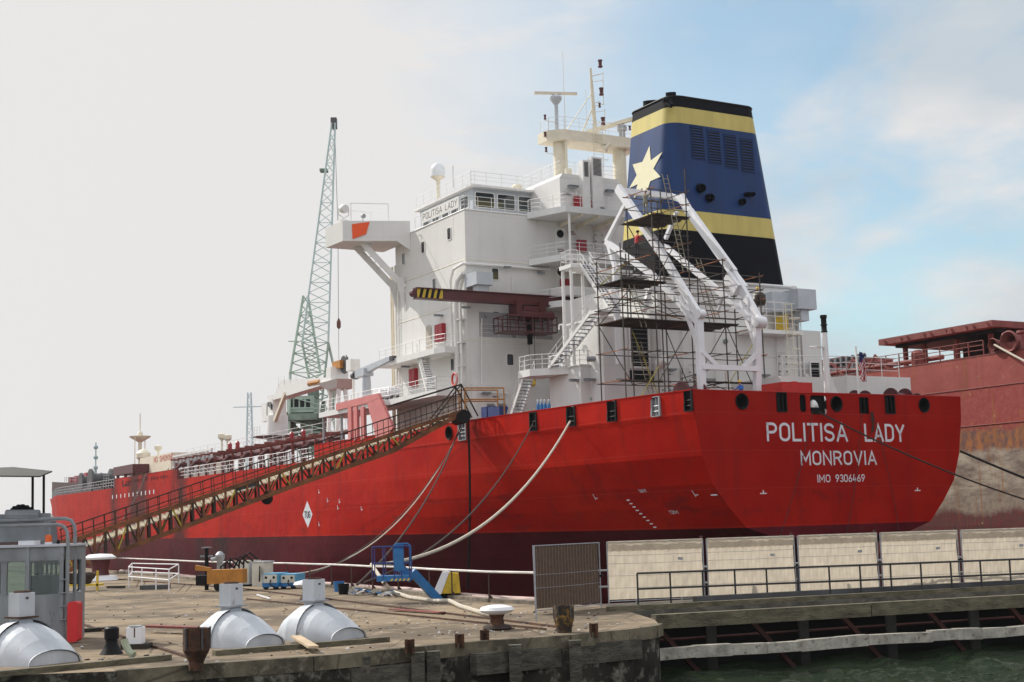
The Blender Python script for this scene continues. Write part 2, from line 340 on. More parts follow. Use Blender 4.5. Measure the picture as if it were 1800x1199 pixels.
# ================================================================ THE TANKER
ship = thing('tanker_ship', 'red hulled tanker with white accommodation, blue and yellow funnel, white name on the stern', 'ship', (0, 0, 0), 'ship')
CT = 12.1
SMUDGE = ((118, 127), (100.5, 106), (134, 137))
def hullmat(name, kind):
    M = bpy.data.materials.new(name); M.use_nodes = True; t = M.node_tree; b = t.nodes['Principled BSDF']; lk = t.links.new
    def n(ty, **k):
        x = t.nodes.new(ty)
        for a, v in k.items(): setattr(x, a, v)
        return x
    def rng(src, a, b_, c=0, d=1, smooth=False):
        r_ = n('ShaderNodeMapRange'); 
        if smooth: r_.interpolation_type = 'SMOOTHSTEP'
        r_.inputs[1].default_value = a; r_.inputs[2].default_value = b_; r_.inputs[3].default_value = c; r_.inputs[4].default_value = d; lk(src, r_.inputs[0]); return r_.outputs[0]
    def mul(a, c): x = n('ShaderNodeMath', operation='MULTIPLY'); lk(a, x.inputs[0]); (lk(c, x.inputs[1]) if not isinstance(c, float) else setattr(x.inputs[1], 'default_value', c)); return x.outputs[0]
    def mixc(f, a, c):
        x = n('ShaderNodeMix', data_type='RGBA'); lk(f, x.inputs[0])
        for i, q in ((6, a), (7, c)):
            if isinstance(q, tuple): x.inputs[i].default_value = (*q, 1)
            else: lk(q, x.inputs[i])
        return x.outputs[2]
    tc = n('ShaderNodeTexCoord'); sp_ = n('ShaderNodeSeparateXYZ'); lk(tc.outputs['Object'], sp_.inputs[0]); X, Yy, Z = sp_.outputs
    def noise(scale, stretch, det=7, rough=.6):
        mp = n('ShaderNodeMapping'); mp.inputs['Scale'].default_value = stretch; lk(tc.outputs['Object'], mp.inputs[0])
        x = n('ShaderNodeTexNoise'); x.inputs['Scale'].default_value = scale; x.inputs['Detail'].default_value = det; x.inputs['Roughness'].default_value = rough; lk(mp.outputs[0], x.inputs[0]); return x.outputs[0]
    big = noise(.22, (1, .5, 1)); streak = noise(1.0, (1, .9, .10)); fine = noise(2.2, (1, 1, 1), 9, .7)
    def seam(src, per, wd, off=0):
        a = n('ShaderNodeMath', operation='ADD'); a.inputs[1].default_value = off; lk(src, a.inputs[0])
        m_ = n('ShaderNodeMath', operation='PINGPONG'); m_.inputs[1].default_value = per/2; lk(a.outputs[0], m_.inputs[0]); return rng(m_.outputs[0], 0, wd, 1, 0)
    if kind == 'red':
        c = mixc(rng(big, .35, .65), (.38, .006, .0025), (.50, .016, .005))
        c = mixc(mul(rng(streak, .52, .66), .45), c, (.22, .012, .01)); c = mixc(mul(rng(noise(1.5, (1, .8, .05), 8, .75), .64, .70), .5), c, (.16, .03, .02))
        c = mixc(mul(seam(Z, 2.46, .03, .35), .35), c, (.62, .12, .09))
        c = mixc(mul(seam(Yy, 8.2, .035), .45), c, (.20, .008, .008)); c = mixc(mul(seam(X, 4.9, .03, 2.2), .4), c, (.22, .008, .008))
        # soot smudges amidships
        sm = mul(mul(rng(noise(1, (1, .085, .05), 4), .50, .64, smooth=True), rng(Yy, 88, 100)), rng(Yy, 150, 128)); c = mixc(mul(sm, .6), c, (.09, .02, .02))
        for y0_, y1_ in SMUDGE: c = mixc(mul(mul(mul(rng(Yy, y0_-1.5, y0_+1.5), rng(Yy, y1_+1.5, y1_-1.5)), rng(noise(1, (.6, .5, .16), 7, .7), .34, .48)), .88), c, (.045, .018, .016))
        c = mixc(mul(rng(fine, .62, .72), .45), c, (.20, .018, .014)); c = mixc(mul(mul(rng(noise(.55, (1, .35, 1.6), 8, .7), .55, .63), rng(Z, 6.5, 4.5)), .5), c, (.13, .012, .012))
    elif kind == 'boot':
        c = mixc(rng(big, .35, .65), (.070, .006, .010), (.115, .012, .018))
        c = mixc(mul(rng(streak, .5, .7), .45), c, (.065, .01, .012))
        sm = mul(mul(rng(noise(1, (1, .085, .05), 4), .50, .64, smooth=True), rng(Yy, 60, 90)), rng(Yy, 150, 128)); c = mixc(mul(sm, .5), c, (.05, .02, .02))
        for y0_, y1_ in ((84, 90), (93, 96)): c = mixc(mul(mul(mul(rng(Yy, y0_-1.5, y0_+1.5), rng(Yy, y1_+1.5, y1_-1.5)), rng(noise(1, (.6, .5, .16), 7, .7), .34, .48)), .8), c, (.03, .016, .016))
        c = mixc(mul(rng(fine, .68, .74), .5), c, (.28, .10, .10))
    elif kind == 'white':
        c = mixc(rng(big, .35, .65), (.68, .67, .65), (.75, .74, .715))
        c = mixc(mul(rng(streak, .52, .72), .22), c, (.50, .47, .41))
        c = mixc(mul(seam(Z, 3.7, .03, .5), .35), c, (.42, .41, .40)); c = mixc(mul(seam(Yy, 5.3, .022), .22), c, (.45, .44, .43)); c = mixc(mul(seam(X, 5.1, .022, 1.3), .22), c, (.45, .44, .43))
        c = mixc(mul(rng(noise(1.6, (1, 1, .06), 8, .75), .63, .70), .7), c, (.42, .26, .15))
        c = mixc(mul(rng(fine, .70, .76), .5), c, (.36, .22, .14))
    else:  # old bulk carrier, bands by height with ragged edges
        ad_ = n('ShaderNodeMath', operation='ADD'); lk(Z, ad_.inputs[0]); lk(rng(noise(.5, (1, .8, .5), 8, .65), 0, 1, -1.1, 1.1), ad_.inputs[1]); z = ad_.outputs[0]
        c = mixc(rng(big, .35, .65), (.29, .060, .052), (.38, .10, .08))
        c = mixc(mul(rng(streak, .5, .68), .6), c, (.27, .055, .05))
        c = mixc(rng(Z, 13.2, 13.0), c, mixc(rng(fine, .4, .7), (.30, .045, .04), (.38, .10, .08)))
        c = mixc(mul(rng(fine, .55, .68), mul(rng(z, 11.5, 9.5), .85)), c, (.42, .16, .03))
        c = mixc(mul(rng(z, 9.7, 9.2), .75), c, mixc(rng(noise(1.3, (1, 1, .6)), .42, .6), (.10, .085, .075), (.40, .17, .045)))
        c = mixc(rng(z, 7.9, 7.5), c, mixc(rng(noise(.55, (1, .6, 1.5), 7, .62), .40, .62), (.46, .395, .31), (.20, .145, .115))); c = mixc(mul(rng(noise(1.3, (1, .35, 3), 6, .6), .56, .66), mul(rng(z, 8.0, 7.6), .7)), c, (.13, .10, .085))
        c = mixc(mul(rng(z, 4.2, 3.6), .8), c, mixc(rng(fine, .35, .6), (.16, .12, .09), (.36, .28, .22)))
        c = mixc(rng(z, 2.9, 2.3), c, mixc(rng(fine, .4, .65), (.16, .03, .03), (.09, .05, .045)))
        c = mixc(mul(rng(streak, .60, .70), .45), c, (.24, .09, .03)); c = mixc(mul(rng(noise(1.7, (1, 1, .045), 9, .7), .60, .64), .75), c, (.33, .12, .025)); c = mixc(mul(rng(noise(1.1, (1, 1, .8), 9, .75), .62, .65), .8), c, (.40, .28, .13))
    lk(c, b.inputs['Base Color']); b.inputs['Roughness'].default_value = .38 if kind != 'old' else .75
    lk(rng(fine, .3, .7, .42, .6) if kind != 'old' else rng(fine, .3, .7, .7, .9), b.inputs['Roughness'])
    b.inputs['Specular IOR Level'].default_value = .4
    if kind in ('red', 'boot'): b.inputs['Specular IOR Level'].default_value = .07
    bp = n('ShaderNodeBump'); bp.inputs['Strength'].default_value = .45 if kind != 'white' else .2; bp.inputs['Distance'].default_value = .14; lk(noise(.45, (1, 1, 1), 3), bp.inputs['Height']); lk(bp.outputs[0], b.inputs['Normal'])
    return M
WH = hullmat('white_plating', 'white')
HRED, HBOOT, HOLD = hullmat('red_hull_paint', 'red'), hullmat('maroon_bottom_paint', 'boot'), hullmat('old_pink_hull_paint', 'old')
ZL = [9.4, 8.2, 6.7, 5.6, 4.9, 4.2, 3.44, 2.7, 2.03, 1.5, 1.25, 0, -1.5, -3, -5, -7, -8.3, -9]
tz = [10.9, 8.9, 6.7, 4.9, 3.44, 2.03, 1.48, 1.25]; th_ = [12.1, 11.99, 11.54, 10.85, 9.65, 8.25, 7.1, 5.6]
def itp(x, xs, ys):
    if xs[0] > xs[-1]: xs, ys = xs[::-1], ys[::-1]
    if x <= xs[0]: return ys[0]
    for i in range(len(xs)-1):
        if x <= xs[i+1]: return ys[i]+(ys[i+1]-ys[i])*(x-xs[i])/(xs[i+1]-xs[i])
    return ys[-1]
ztab = [10.9, 9.4, 6.7, 4.9, 3.44, 2.03, 1.25, 0, -1.5, -3, -5, -7, -8.3, -9]
stab = {
 0:  [12.1,12.03,11.54,10.85,9.65,8.25,5.6, .4,.4,.4,.4,.4,.4,.4],
 5:  [12.75,12.7,12.3,11.7,10.7,9.6,8.6,6.0,.6,.5,.5,.5,.5,.5],
 10: [13.3,13.25,12.75,12.0,11.1,9.9,9.1,7.6,5.6,2.2,.7,.6,.6,.6],
 18: [13.9,13.85,13.4,12.7,12.0,11.1,10.5,9.5,8.0,7.4,4.6,2.4,1.2,.8],
 26: [14.35,14.3,14.0,13.6,13.1,12.4,12.0,11.2,10.0,8.6,8.4,5.8,3.4,1.6],
 36: [14.6,14.6,14.5,14.3,14.0,13.6,13.3,12.8,12.0,11.0,9.6,10.0,7.6,4.5],
 50: [14.6,14.6,14.6,14.6,14.5,14.4,14.3,14.1,13.8,13.3,12.6,11.4,9.8,7.0],
 66: [14.6]*11+[14.3,13.6,11.5],
 150:[14.6]*11+[14.3,13.6,12.5],
 178:[13.8,13.7,13.5,13.3,13.2,13.0,12.9,12.7,12.5,12.3,12,11.5,10,8],
 203:[9.2,9.0,8.5,8.2,8.0,7.8,7.6,7.4,7.2,7,6.8,6.3,5,4],
 222:[5.2,5.0,4.4,4.0,3.7,3.4,3.2,3.1,3.0,2.9,2.8,2.6,2.2,1.5],
 236:[2.2,2.1,1.6,1.2,1.0,.9,.8,.8,.8,.8,.8,.7,.6,.5],
 243:[.8,.75,1.0,.25,.2,.2,.2,.2,.2,.2,.2,.2,.2,.2],
 247:[.35,.25,.2,.15,.1,.1,.1,.1,.1,.1,.1,.1,.1,.1]}
skeys = sorted(stab)
def hb(s, z):
    if s <= 0: return itp(z, ztab, stab[0])
    for a, b in zip(skeys, skeys[1:]):
        if s <= b:
            u = (s-a)/(b-a); return itp(z, ztab, stab[a])*(1-u)+itp(z, ztab, stab[b])*u
    return .1
def zt(s): return 9.4 if s < 150 else 9.4+1.35*((s-150)/97)**1.6
def zz(z, s): return z if z <= 2.03 else 2.03+(z-2.03)*(zt(s)-2.03)/(9.4-2.03)
stem_cut = lambda s, z: s if s < 236 else s - (6.0*max(0, (9.4-z)/7.4)**.8 if z > 2 else 6.0+max(0, 2-z)*.35)*(s-236)/11
SS = [0, 1.5, 3, 5, 7.5, 10, 13, 16, 19, 22, 26, 30, 35, 40, 46, 54, 64, 78, 95, 115, 135, 150, 164, 178, 190, 203, 213, 222, 229, 236, 239, 241, 243, 245, 246, 247]
def zkeel(s): return itp(s, [0, 4, 10, 22, 30], [1.25, .2, -2.2, -8, -9])
for lo, hi, nm, M in ((0, 8, 'hull', HRED), (8, 17, 'bottom', HBOOT)):
    mb = MB()
    for sg in (-1, 1):
        rows = []
        for k in range(lo, hi+1):
            row = []
            for s in SS:
                z = max(ZL[k], zkeel(s)); row.append(V((CT+sg*hb(s, z), stem_cut(s, z), zz(z, s))))
            rows.append(row)
        for a, b in zip(rows, rows[1:]): mb.strip(a, b)
        if lo == 8: mb.strip(rows[-1], [V((CT, p.y, p.z)) for p in rows[-1]])
    o = mb.build(nm, M, ship, smooth=True)
    if lo == 0: hull = o
    else: bottom = o
def side(s, z, d=0):   # a point on the port side, d outboard
    return V((CT-hb(s, z)-d, s, zz(z, s) if z <= 9.4 else z+zt(s)-9.4))
# transom
tp = [(CT+hb(0, z)*sg, z) for sg, zs in ((-1, [9.4, 8.9, 7.8, 6.7, 5.8, 4.9, 4.2, 3.44, 2.7, 2.03]), (1, [2.03, 2.7, 3.44, 4.2, 4.9, 5.8, 6.7, 7.8, 8.9, 9.4])) for z in zs]
tb = [(CT+hb(0, z)*sg, z) for sg, zs in ((-1, [2.03, 1.7, 1.48, 1.25]), (1, [1.25, 1.48, 1.7, 2.03])) for z in zs]
ft = lambda x, y, d: V((x, -d, y))
plate(tp, [], ft, .003, 'transom', HRED, ship); plate(tb, [], ft, .003, 'transom_bottom', HBOOT, ship)
# transom bulwark with chocks (real openings)
tops = 10.92
bo = [(CT-12.02, 9.4), (CT+12.02, 9.4), (CT+12.1, tops)] + [(CT-12.1, tops)]
holes_t = [circ(3.99, 10.22, .47), circ(12.19, 10.2, .47), circ(20.48, 10.25, .47),
  rrect(6.95, 9.62, 7.75, 10.85, .04), rrect(8.93, 9.6, 9.5, 10.78, .2), rrect(9.85, 9.45, 11.35, 10.75, .25),
  rrect(14.28, 9.55, 15.2, 10.7, .1), rrect(16.75, 9.62, 17.6, 10.84, .04)]
plate(bo, holes_t, lambda x, y, d: V((x, d, y)), .06, 'stern_bulwark', HRED, ship)
mb = MB(); mb.bar((0.05, .12, tops), (24.15, .12, tops), .3, .05); mb.build('bulwark_rail', REDP, ship)
def box_chock(cx, z0, z1, w_, y0, y1, name='chock', vert=False):
    mb = MB()
    for x in (cx-w_/2, cx+w_/2): mb.box((x-.05, y0, z0), (x+.05, y1, z1))
    mb.box((cx-w_/2, y0, z0-.05), (cx+w_/2, y1, z0+.03)); mb.box((cx-w_/2, y0, z1-.03), (cx+w_/2, y1, z1+.05)); mb.box((cx-w_/2, y1-.05, z0), (cx+w_/2, y1, z1))  # last box: black back plate standing for the shaded deck behind
    for u in (.3, .7): mb.tube([(cx-w_/2+w_*u, y0+.15, z0), (cx-w_/2+w_*u, y0+.15, z1)], .09, 8)
    return mb.build(name, DRK, ship, smooth=True)
for c_, w_ in ((7.35, .8), (17.17, .85)): box_chock(c_, 9.62, 10.85, w_, -.06, .6)
box_chock(14.75, 9.58, 10.7, .95, .06, .7)
for cx, cz in ((3.99, 10.22), (12.19, 10.2), (20.48, 10.25)):
    mb = MB(); mb.lathe((cx, .3, cz), [(.02, .6), (.34, .6), (.36, 0), (.42, -.2), (.46, -.34), (.52, -.38), (.55, -.33), (.53, -.26)], 20, ax=(0, 1, 0), openend=True); mb.build('chock', DRK, ship, smooth=True)
mb = MB(); mb.box((8.9, .3, 9.42), (11.4, .36, 10.8)); mb.build('opening_shade_plate', DRK, ship)  # black plate behind the openings; deck shade put into its colour
mb = MB(); mb.lathe((10.25, .15, 9.95), [(.30, 0), (.33, .12), (.26, .3), (.16, .44), (.05, .5)], 12); mb.box((9.95, -.1, 9.92), (10.5, .3, 9.97)); mb.build('vent_head', WH2, ship, smooth=True)
# port bulwark, panels between frames with roller fairleads
pan = [0, .95, 2.3, 5.0, 6.9, 9.5, 11.3, 14.5, 16.2, 19.5, 22.5, 25.8, 28.6, 31, 34, 37, 40, 44, 48, 52, 56, 58]
slots = {0: (.12, .8, 9.62, 10.9, 0), 3: (.95, 2.1, 9.5, 10.75, .25)}
slot_list = [(.08, .85, 9.62, 10.88, .03), (3.05, 3.95, 9.5, 10.72, .25), (7.4, 8.4, 9.5, 10.85, .03), (11.95, 13.0, 9.5, 10.85, .03), (16.7, 17.6, 9.5, 10.78, .05), (26.7, 27.9, 9.45, 10.78, .08)]
pan = [0, 1.2, 2.6, 4.4, 6.4, 9.2, 11.2, 13.8, 16.0, 18.4, 21, 23.6, 26.2, 28.4, 30.5, 34, 38, 42, 46, 50, 54, 58]
bw = MB()
first = True; bparts = []
for a, b in zip(pan, pan[1:]):
    hs_ = [rrect(s0, z0, s1, z1, r_) for s0, s1, z0, z1, r_ in slot_list if a < (s0+s1)/2 < b]
    def fn(x, y, d, a=a, b=b):
        p, q = side(a, y), side(b, y); u = (x-a)/(b-a); v = lerp(p, q, u); v.x += d; return v
    if a < 28.5 <= b or (26.2 <= a < 28.4): hs_ = hs_ + [circ(29.3, 10.1, .0001)] if False else hs_
    if a == 28.4: hs_.append(circ(29.45, 10.15, .48, .5))
    o = plate([(a, 9.4), (b, 9.4), (b, 10.95), (a, 10.95)], hs_, fn, .05, 'bulwark', HRED, ship)
    for v in o.data.vertices: bw.v.append(v.co.copy())
    k = len(bw.v)-len(o.data.vertices); bw.f += [tuple(i+k for i in p.vertices) for p in o.data.polygons]; bw.m += [0]*len(o.data.polygons)
    me = o.data; bpy.data.objects.remove(o); bpy.data.meshes.remove(me)
bw.build('bulwark', HRED, ship)
mb = MB(); mb.strip([side(s, 10.95, .03) for s in pan], [side(s, 10.95, -.2) for s in pan]); mb.strip([side(s, 10.95, .03) for s in pan], [side(s, 10.88, .03) for s in pan]); mb.strip([side(s, 9.43, .05) for s in pan], [side(s, 9.33, .05) for s in pan]); mb.build('bulwark_rail', HRED, ship)
for s0, s1, z0, z1, r_ in slot_list:
    c = side((s0+s1)/2, 10); M = DRK if s1 < 20 and s0 != 3.05 else GAL
    mb = MB(); x0, x1 = c.x-.06, c.x+.55
    for y in (s0, s1): mb.box((x0, y-.07, z0-.04), (x1, y+.07, z1+.04))
    mb.box((x0, s0, z0-.06), (x1, s1, z0)); 
    if r_ > .04: mb.box((x0, s0, z1), (x1, s1, z1+.06)); 
    mb.tube([(c.x+.2, s0+.28, z0), (c.x+.2, s0+.28, z1)], .09, 8); mb.tube([(c.x+.2, s1-.28, z0), (c.x+.2, s1-.28, z1)], .09, 8)
    for z in ([z0+.3, z0+.65] if s0 < 20 else [z0+.3, z0+.6, z0+.9]): mb.tube([(c.x+.05, s0, z), (c.x+.05, s1, z)], .035, 6)
    mb.build('roller_fairlead', M, ship, smooth=True)
c = side(29.45, 10.15); mb = MB(); mb.lathe(c, [(.02, .8), (.40, .8), (.40, .3), (.46, .05), (.50, -.08), (.56, -.1), (.58, 0)], 18, ax=(1, 0, 0), openend=True); mb.build('chock', DRK, ship, smooth=True)
# midship bulwark with freeing ports, s 105..132
def bulw(a, b, h0, h1, hl, n_=6):
    st_ = [a+(b-a)*i/n_ for i in range(n_+1)]; acc = MB()
    for p, q in zip(st_, st_[1:]):
        fn = lambda x, y, d, p=p, q=q: lerp(side(p, 9.4), side(q, 9.4), (x-p)/(q-p)) + V((d, 0, y-9.4))
        hh = [h for h in hl if p < (h[0][0]+h[len(h)//2][0])/2 < q]
        o = plate([(p, 9.4), (q, 9.4), (q, h1), (p, h1)], hh, fn, .05, 'b', HRED, ship)
        k = len(acc.v); acc.v += [v.co.copy() for v in o.data.vertices]; acc.f += [tuple(i+k for i in f.vertices) for f in o.data.polygons]; acc.m += [0]*len(o.data.polygons)
        me = o.data; bpy.data.objects.remove(o); bpy.data.meshes.remove(me)
    return acc.build('midship_bulwark', HRED, ship)
hl = []
for s_ in (108, 112.4, 121, 125.2):
    for k in range(4): hl.append(rrect(s_+k*.95, 9.75, s_+k*.95+.62, 10.15, .1))
hl += [rrect(117.6, 9.65, 118.6, 10.45, .35), rrect(130.0, 9.65, 131, 10.45, .35)]
bulw(104, 135.2, 9.4, 10.75, hl, 7)
mb = MB(); mb.strip([side(s, 9.4, -.9) for s in (104, 112, 120, 128, 135)], [side(s, 9.4, -.9)+V((0, 0, 1.15)) for s in (104, 112, 120, 128, 135)]); mb.build('slot_dark_backing', MAR, ship)  # added dark plate so the freeing ports read dark
mb = MB(); mb.strip([side(s, 9.4, .03)+V((0, 0, 1.35)) for s in (104, 135.2)], [side(s, 9.4, -.2)+V((0, 0, 1.35)) for s in (104, 135.2)]); mb.build('bulwark_rail', RPK, ship)
# decks
DECK = mat('deck_maroon_paint', (.16, .035, .03), .7, var=.25, sc_=.5)
mb = MB(); L1 = [side(s, 9.4, -.05)-V((0, 0, .03)) for s in SS]; mb.strip(L1, [V((2*CT-p.x, p.y, p.z)) for p in L1]); mb.build('deck', DECK, ship)
# hull markings
fs = lambda s, z, d=0: None
def fport(x0s):  # text runs towards smaller s (to the right in view)
    return lambda u, v, d: side(x0s-u, v, d+.0)
wm = mat('white_marking_paint', (.70, .70, .74), .5, var=.04)
fa = lambda x, y, d: V((x, -.003-d, y))
text_mb('POLITISA', 5.92, 13.05, 7.62, 8.87, fa).build('name_lettering', wm, ship); text_mb('LADY', 14.6, 18.40, 7.62, 8.87, fa).build('name_lettering', wm, ship)
text_mb('MONROVIA', 8.72, 15.6, 6.03, 7.0, fa).build('port_lettering', wm, ship)
text_mb('IMO', 10.10, 11.26, 4.88, 5.40, fa).build('number_lettering', wm, ship); text_mb('9306469', 11.72, 14.39, 4.88, 5.40, fa).build('number_lettering', wm, ship)
mb = MB()
for x in (5.4, 19.3): mb = MB(); mb.box((x-.28, -.015, 4.18), (x+.28, -.005, 4.25)); mb.box((x-.05, -.015, 4.25), (x+.05, -.005, 4.42)); mb.build('draught_tick', wm, ship)
# port side marks
mk = MB()
mk.add([side(s, z, .02) for s, z in ((60.0, 5.5), (61.3, 4.15), (60.0, 2.85), (58.7, 4.15))], [(0, 1, 2, 3)]); mk.build('tug_mark', wm, ship)
q = T(529, 905, -2.5)
text_mb('TUG', 0, 1.55, 3.8, 4.5, lambda u, v, d: side(60.78-u, v, .035), th=.16).build('tug_lettering', DKG, ship)
mk = MB()
def sdash(s, z, ds, dz, w_=.07):
    a, b = side(s, z, .02), side(s+ds, z+dz, .02); mk.bar(a, b, .012, w_) if False else mk.add([a+V((0, 0, -w_)) if abs(ds) > abs(dz) else a+V((0, -w_, 0)), b+V((0, 0, -w_)) if abs(ds) > abs(dz) else b+V((0, -w_, 0)), b+V((0, 0, w_)) if abs(ds) > abs(dz) else b+V((0, w_, 0)), a+V((0, 0, w_)) if abs(ds) > abs(dz) else a+V((0, w_, 0))], [(0, 1, 2, 3)])
for px, py in ((564, 868), (579, 883), (600, 885), (637, 898), (597, 896), (993, 880), (1140, 875), (563, 925)):
    p = T(px, py, -2.3); sdash(p.y, p.z, 0, .42, .045); sdash(p.y-.3, p.z+.12, .3, 0, .03)
for i in range(9):
    p = T(1113+i*5.7, 879+i*5.9, 1.2 + i*.18); sdash(p.y, p.z, -.32, 0, .05)
p = T(1258, 871, 1.2); sdash(.2, 4.2, .55, 0, .05)
for i in range(11):
    p = T(204+i*7.3, 877-i*.9, -2.0); sdash(p.y, p.z, 0, .55, .22)
mk.build('hull_mark', wm, ship)
text_mb('16M', 0, .8, 4.55, 4.8, lambda u, v, d: side(7.0-u, v, .03), th=.2).build('draught_lettering', wm, ship)
text_mb('13M', 0, .8, 3.05, 3.3, lambda u, v, d: side(5.2-u, v, .03), th=.2).build('draught_lettering', wm, ship)
sm = T(222, 853, 0)
text_mb('NO SMOKING', 0, 9.5, 0, 1, lambda u, v, d: V((3.96, 126-u, 13.3+v*1.1))).build('warning_lettering', REDP, ship) if False else None

# ---------------------------------------------------------------- accommodation
HX0, HX1, HY0, HY1 = 1.0, 23.2, 32.1, 46.0
acc = MB(); acc.box((HX0, HY0, 9.3), (HX1, HY1, 29.55)); house = acc.build('accommodation_block', WH, ship)
def lineon(pts, nm='weld_line', r=.035, M=WH2, par=None): mb = MB(); mb.tube(pts, r, 4); return mb.build(nm, M, par or house)
for z in (25.15, 21.45, 18.2): lineon([(HX0-.01, HY1, z), (HX0-.01, HY0-.01, z), (9, HY0-.01, z)], r=.03, M=CRM)
lineon([(HX0-.02, HY1, 29.5), (HX0-.02, HY0-.02, 29.5), (HX1, HY0-.02, 29.5)], 'deck_edge_bar', .07)
def window(plane, px, py, w_, h, par=house, off=HX0, nm='window'):
    if plane == 'T':
        p = T(px, py, off); c = lambda u, v, d: V((off-d, p.y-u, p.z+v))
    else:
        p = S(px, py, off); c = lambda u, v, d: V((p.x+u, off-d, p.z+v))
    fr = plate(rrect(-w_/2-.07, -h/2-.07, w_/2+.07, h/2+.07, .16), [rrect(-w_/2, -h/2, w_/2, h/2, .12)], c, .06, nm, WH2, par)
    mb = MB(); mb.prism([c(u, v, .012) for u, v in rrect(-w_/2, -h/2, w_/2, h/2, .12)], c(0, 0, .02)-c(0, 0, .012)); mb.build('pane', GLS, fr)
for px, py in ((790, 411), (744, 435), (710, 455), (764, 500), (711, 522), (796, 641)): window('T', px, py, .62, 1.0)
for px, py in ((870, 482), (872, 558), (896.5, 632.5)): window('S', px, py, .62, .95, off=HY0)
# aft pipe run and vertical pipe trunk at port aft corner
mb = MB()
q = [S(820, 462, 31.9), S(960, 474, 31.9)]; mb.tube([V((.6, 34.2, 17)), V((.6, 34.2, 23.6)), V((.6, 33.6, 24.5)), V((.75, 32.2, 24.75)), V((1.3, 31.85, 24.75)), V((9.2, 31.85, 24.75))], .13, 7)
mb.tube([V((.55, 33.2, 10.5)), V((.55, 33.2, 22.6)), V((.6, 32.9, 23.4)), V((.8, 32.2, 24.0))], .2, 8)
mb.tube([V((.6, 32.5, 10)), V((.6, 32.5, 22.5))], .1, 6)
for z in (12, 14, 16, 18, 20, 22): mb.box((.45, 32.4, z), (1, 33.5, z+.07))
mb.build('pipe', WH2, house, smooth=True)
mb = MB()
for y in (46.1, 46.7, 47.1): mb.tube([(1.0, y, 10), (1.0, y, 27)], .09, 6)
mb.build('pipe', CRM, house)
mb = MB()
for y in (45.3, 45.75): mb.tube([(.85, y, 13), (.85, y, 27)], .035, 4)
for i in range(46): mb.tube([(.85, 45.3, 13.1+i*.3), (.85, 45.75, 13.1+i*.3)], .02, 4)
mb.build('ladder', WH2, house)
# crane arm brackets on aft wall + lower step of the house (wider base)
mb = MB(); mb.box((1.2, 31.3, 9.3), (9.0, 32.1, 14.3)); mb.box((1.2, 31.6, 14.3), (9.0, 32.1, 14.5)); mb.build('lower_deckhouse', WH, ship)
# gallery on aft wall: flat grey panel, recess shade put into its colour
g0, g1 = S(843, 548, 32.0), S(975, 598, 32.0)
mb = MB(); mb.box((g0.x, 32.03, g1.z+.05), (9.4, 32.09, g0.z)); mb.build('gallery_shade_panel', mat('shaded_grey_wall', (.33, .33, .34), .6, var=.05), house)
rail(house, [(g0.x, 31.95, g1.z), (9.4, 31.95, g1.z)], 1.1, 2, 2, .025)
def floodlight(p, par=ship, s_=1.0, d=(0, -1, -.5)):
    mb = MB(); p = V(p); mb.tube([p+V((0, .3, 0)), p], .04*s_, 5); mb.bar(p+V((-.45*s_, -.15, 0)), p+V((.45*s_, -.15, 0)), .42*s_, .16*s_); mb.box(p+V((-.5*s_, -.4*s_, .07*s_)), p+V((.5*s_, .05, .11*s_))); o = mb.build('flood_light', GRY, par); 
    g = MB(); g.box(p+V((-.38*s_, -.33*s_, -.11*s_)), p+V((.38*s_, -.0, -.085*s_))); g.build('lamp_glass', LGR, o); return o
for px, py, s in ((893, 399, 31.9),): pass
for px, py in ((854, 691), (818, 541)): floodlight(S(px, py, 31.2), house, .8)
for px, py in ((769, 555), (711, 645)): floodlight(T(px, py, .6), house, .8)
# --- wheelhouse and navigation deck
wh = MB(); wx0 = 3.2; wh.prism([(wx0, 34.6, 29.56), (21, 34.6, 29.56), (21, 45, 29.56), (wx0, 45, 29.56)], (0, 0, 2.6)); wheel = wh.build('wheelhouse', LGR, ship)
mb = MB(); mb.box((wx0-.5, 34.0, 32.16), (21.5, 45.4, 32.36)); mb.build('roof', WH2, wheel)
for a, b in ((3.4, 5.4), (5.65, 7.5), (7.8, 10.4)): 
    fr = plate(rrect(a, 30.4, b, 31.85, .2), [rrect(a+.07, 30.47, b-.07, 31.78, .16)], lambda x, y, d: V((x, 34.6-d, y)), .06, 'window', WH2, wheel)
    mb = MB(); mb.box((a+.05, 34.57, 30.45), (b-.05, 34.59, 31.8)); mb.build('pane', GLS, fr)
for k in range(5):
    y = 35.3+k*1.9; fr = plate(rrect(y, 30.5, y+1.5, 31.7, .15), [rrect(y+.08, 30.58, y+1.42, 31.62, .12)], lambda x, yy, d: V((wx0-d, x, yy)), .06, 'window', WH2, wheel)
    mb = MB(); mb.box((wx0-.03, y+.07, 30.57), (wx0-.01, y+1.43, 31.63)); mb.build('pane', GLS, fr)
rail(ship, [(1.05, 41.8, 29.6), (1.05, 32.2, 29.6), (9.1, 32.2, 29.6), ], 1.15, 2, 1.3, .028)
mb = MB(); mb.box((.93, 33.0, 29.85), (.99, 40.2, 30.85)); nb = mb.build('name_board', WH2, ship)
text_mb('POLITISA LADY', 0, 6.7, 30.08, 30.68, lambda u, v, d: V((.925, 39.95-u, v)), th=.12).build('name_lettering', mat('brown_lettering_paint', (.07, .055, .05), .6), nb)
rail(ship, [(wx0-.4, 45, 32.4), (wx0-.4, 34.1, 32.4), (12, 34.1, 32.4)], 1.1, 2, 1.6, .022)
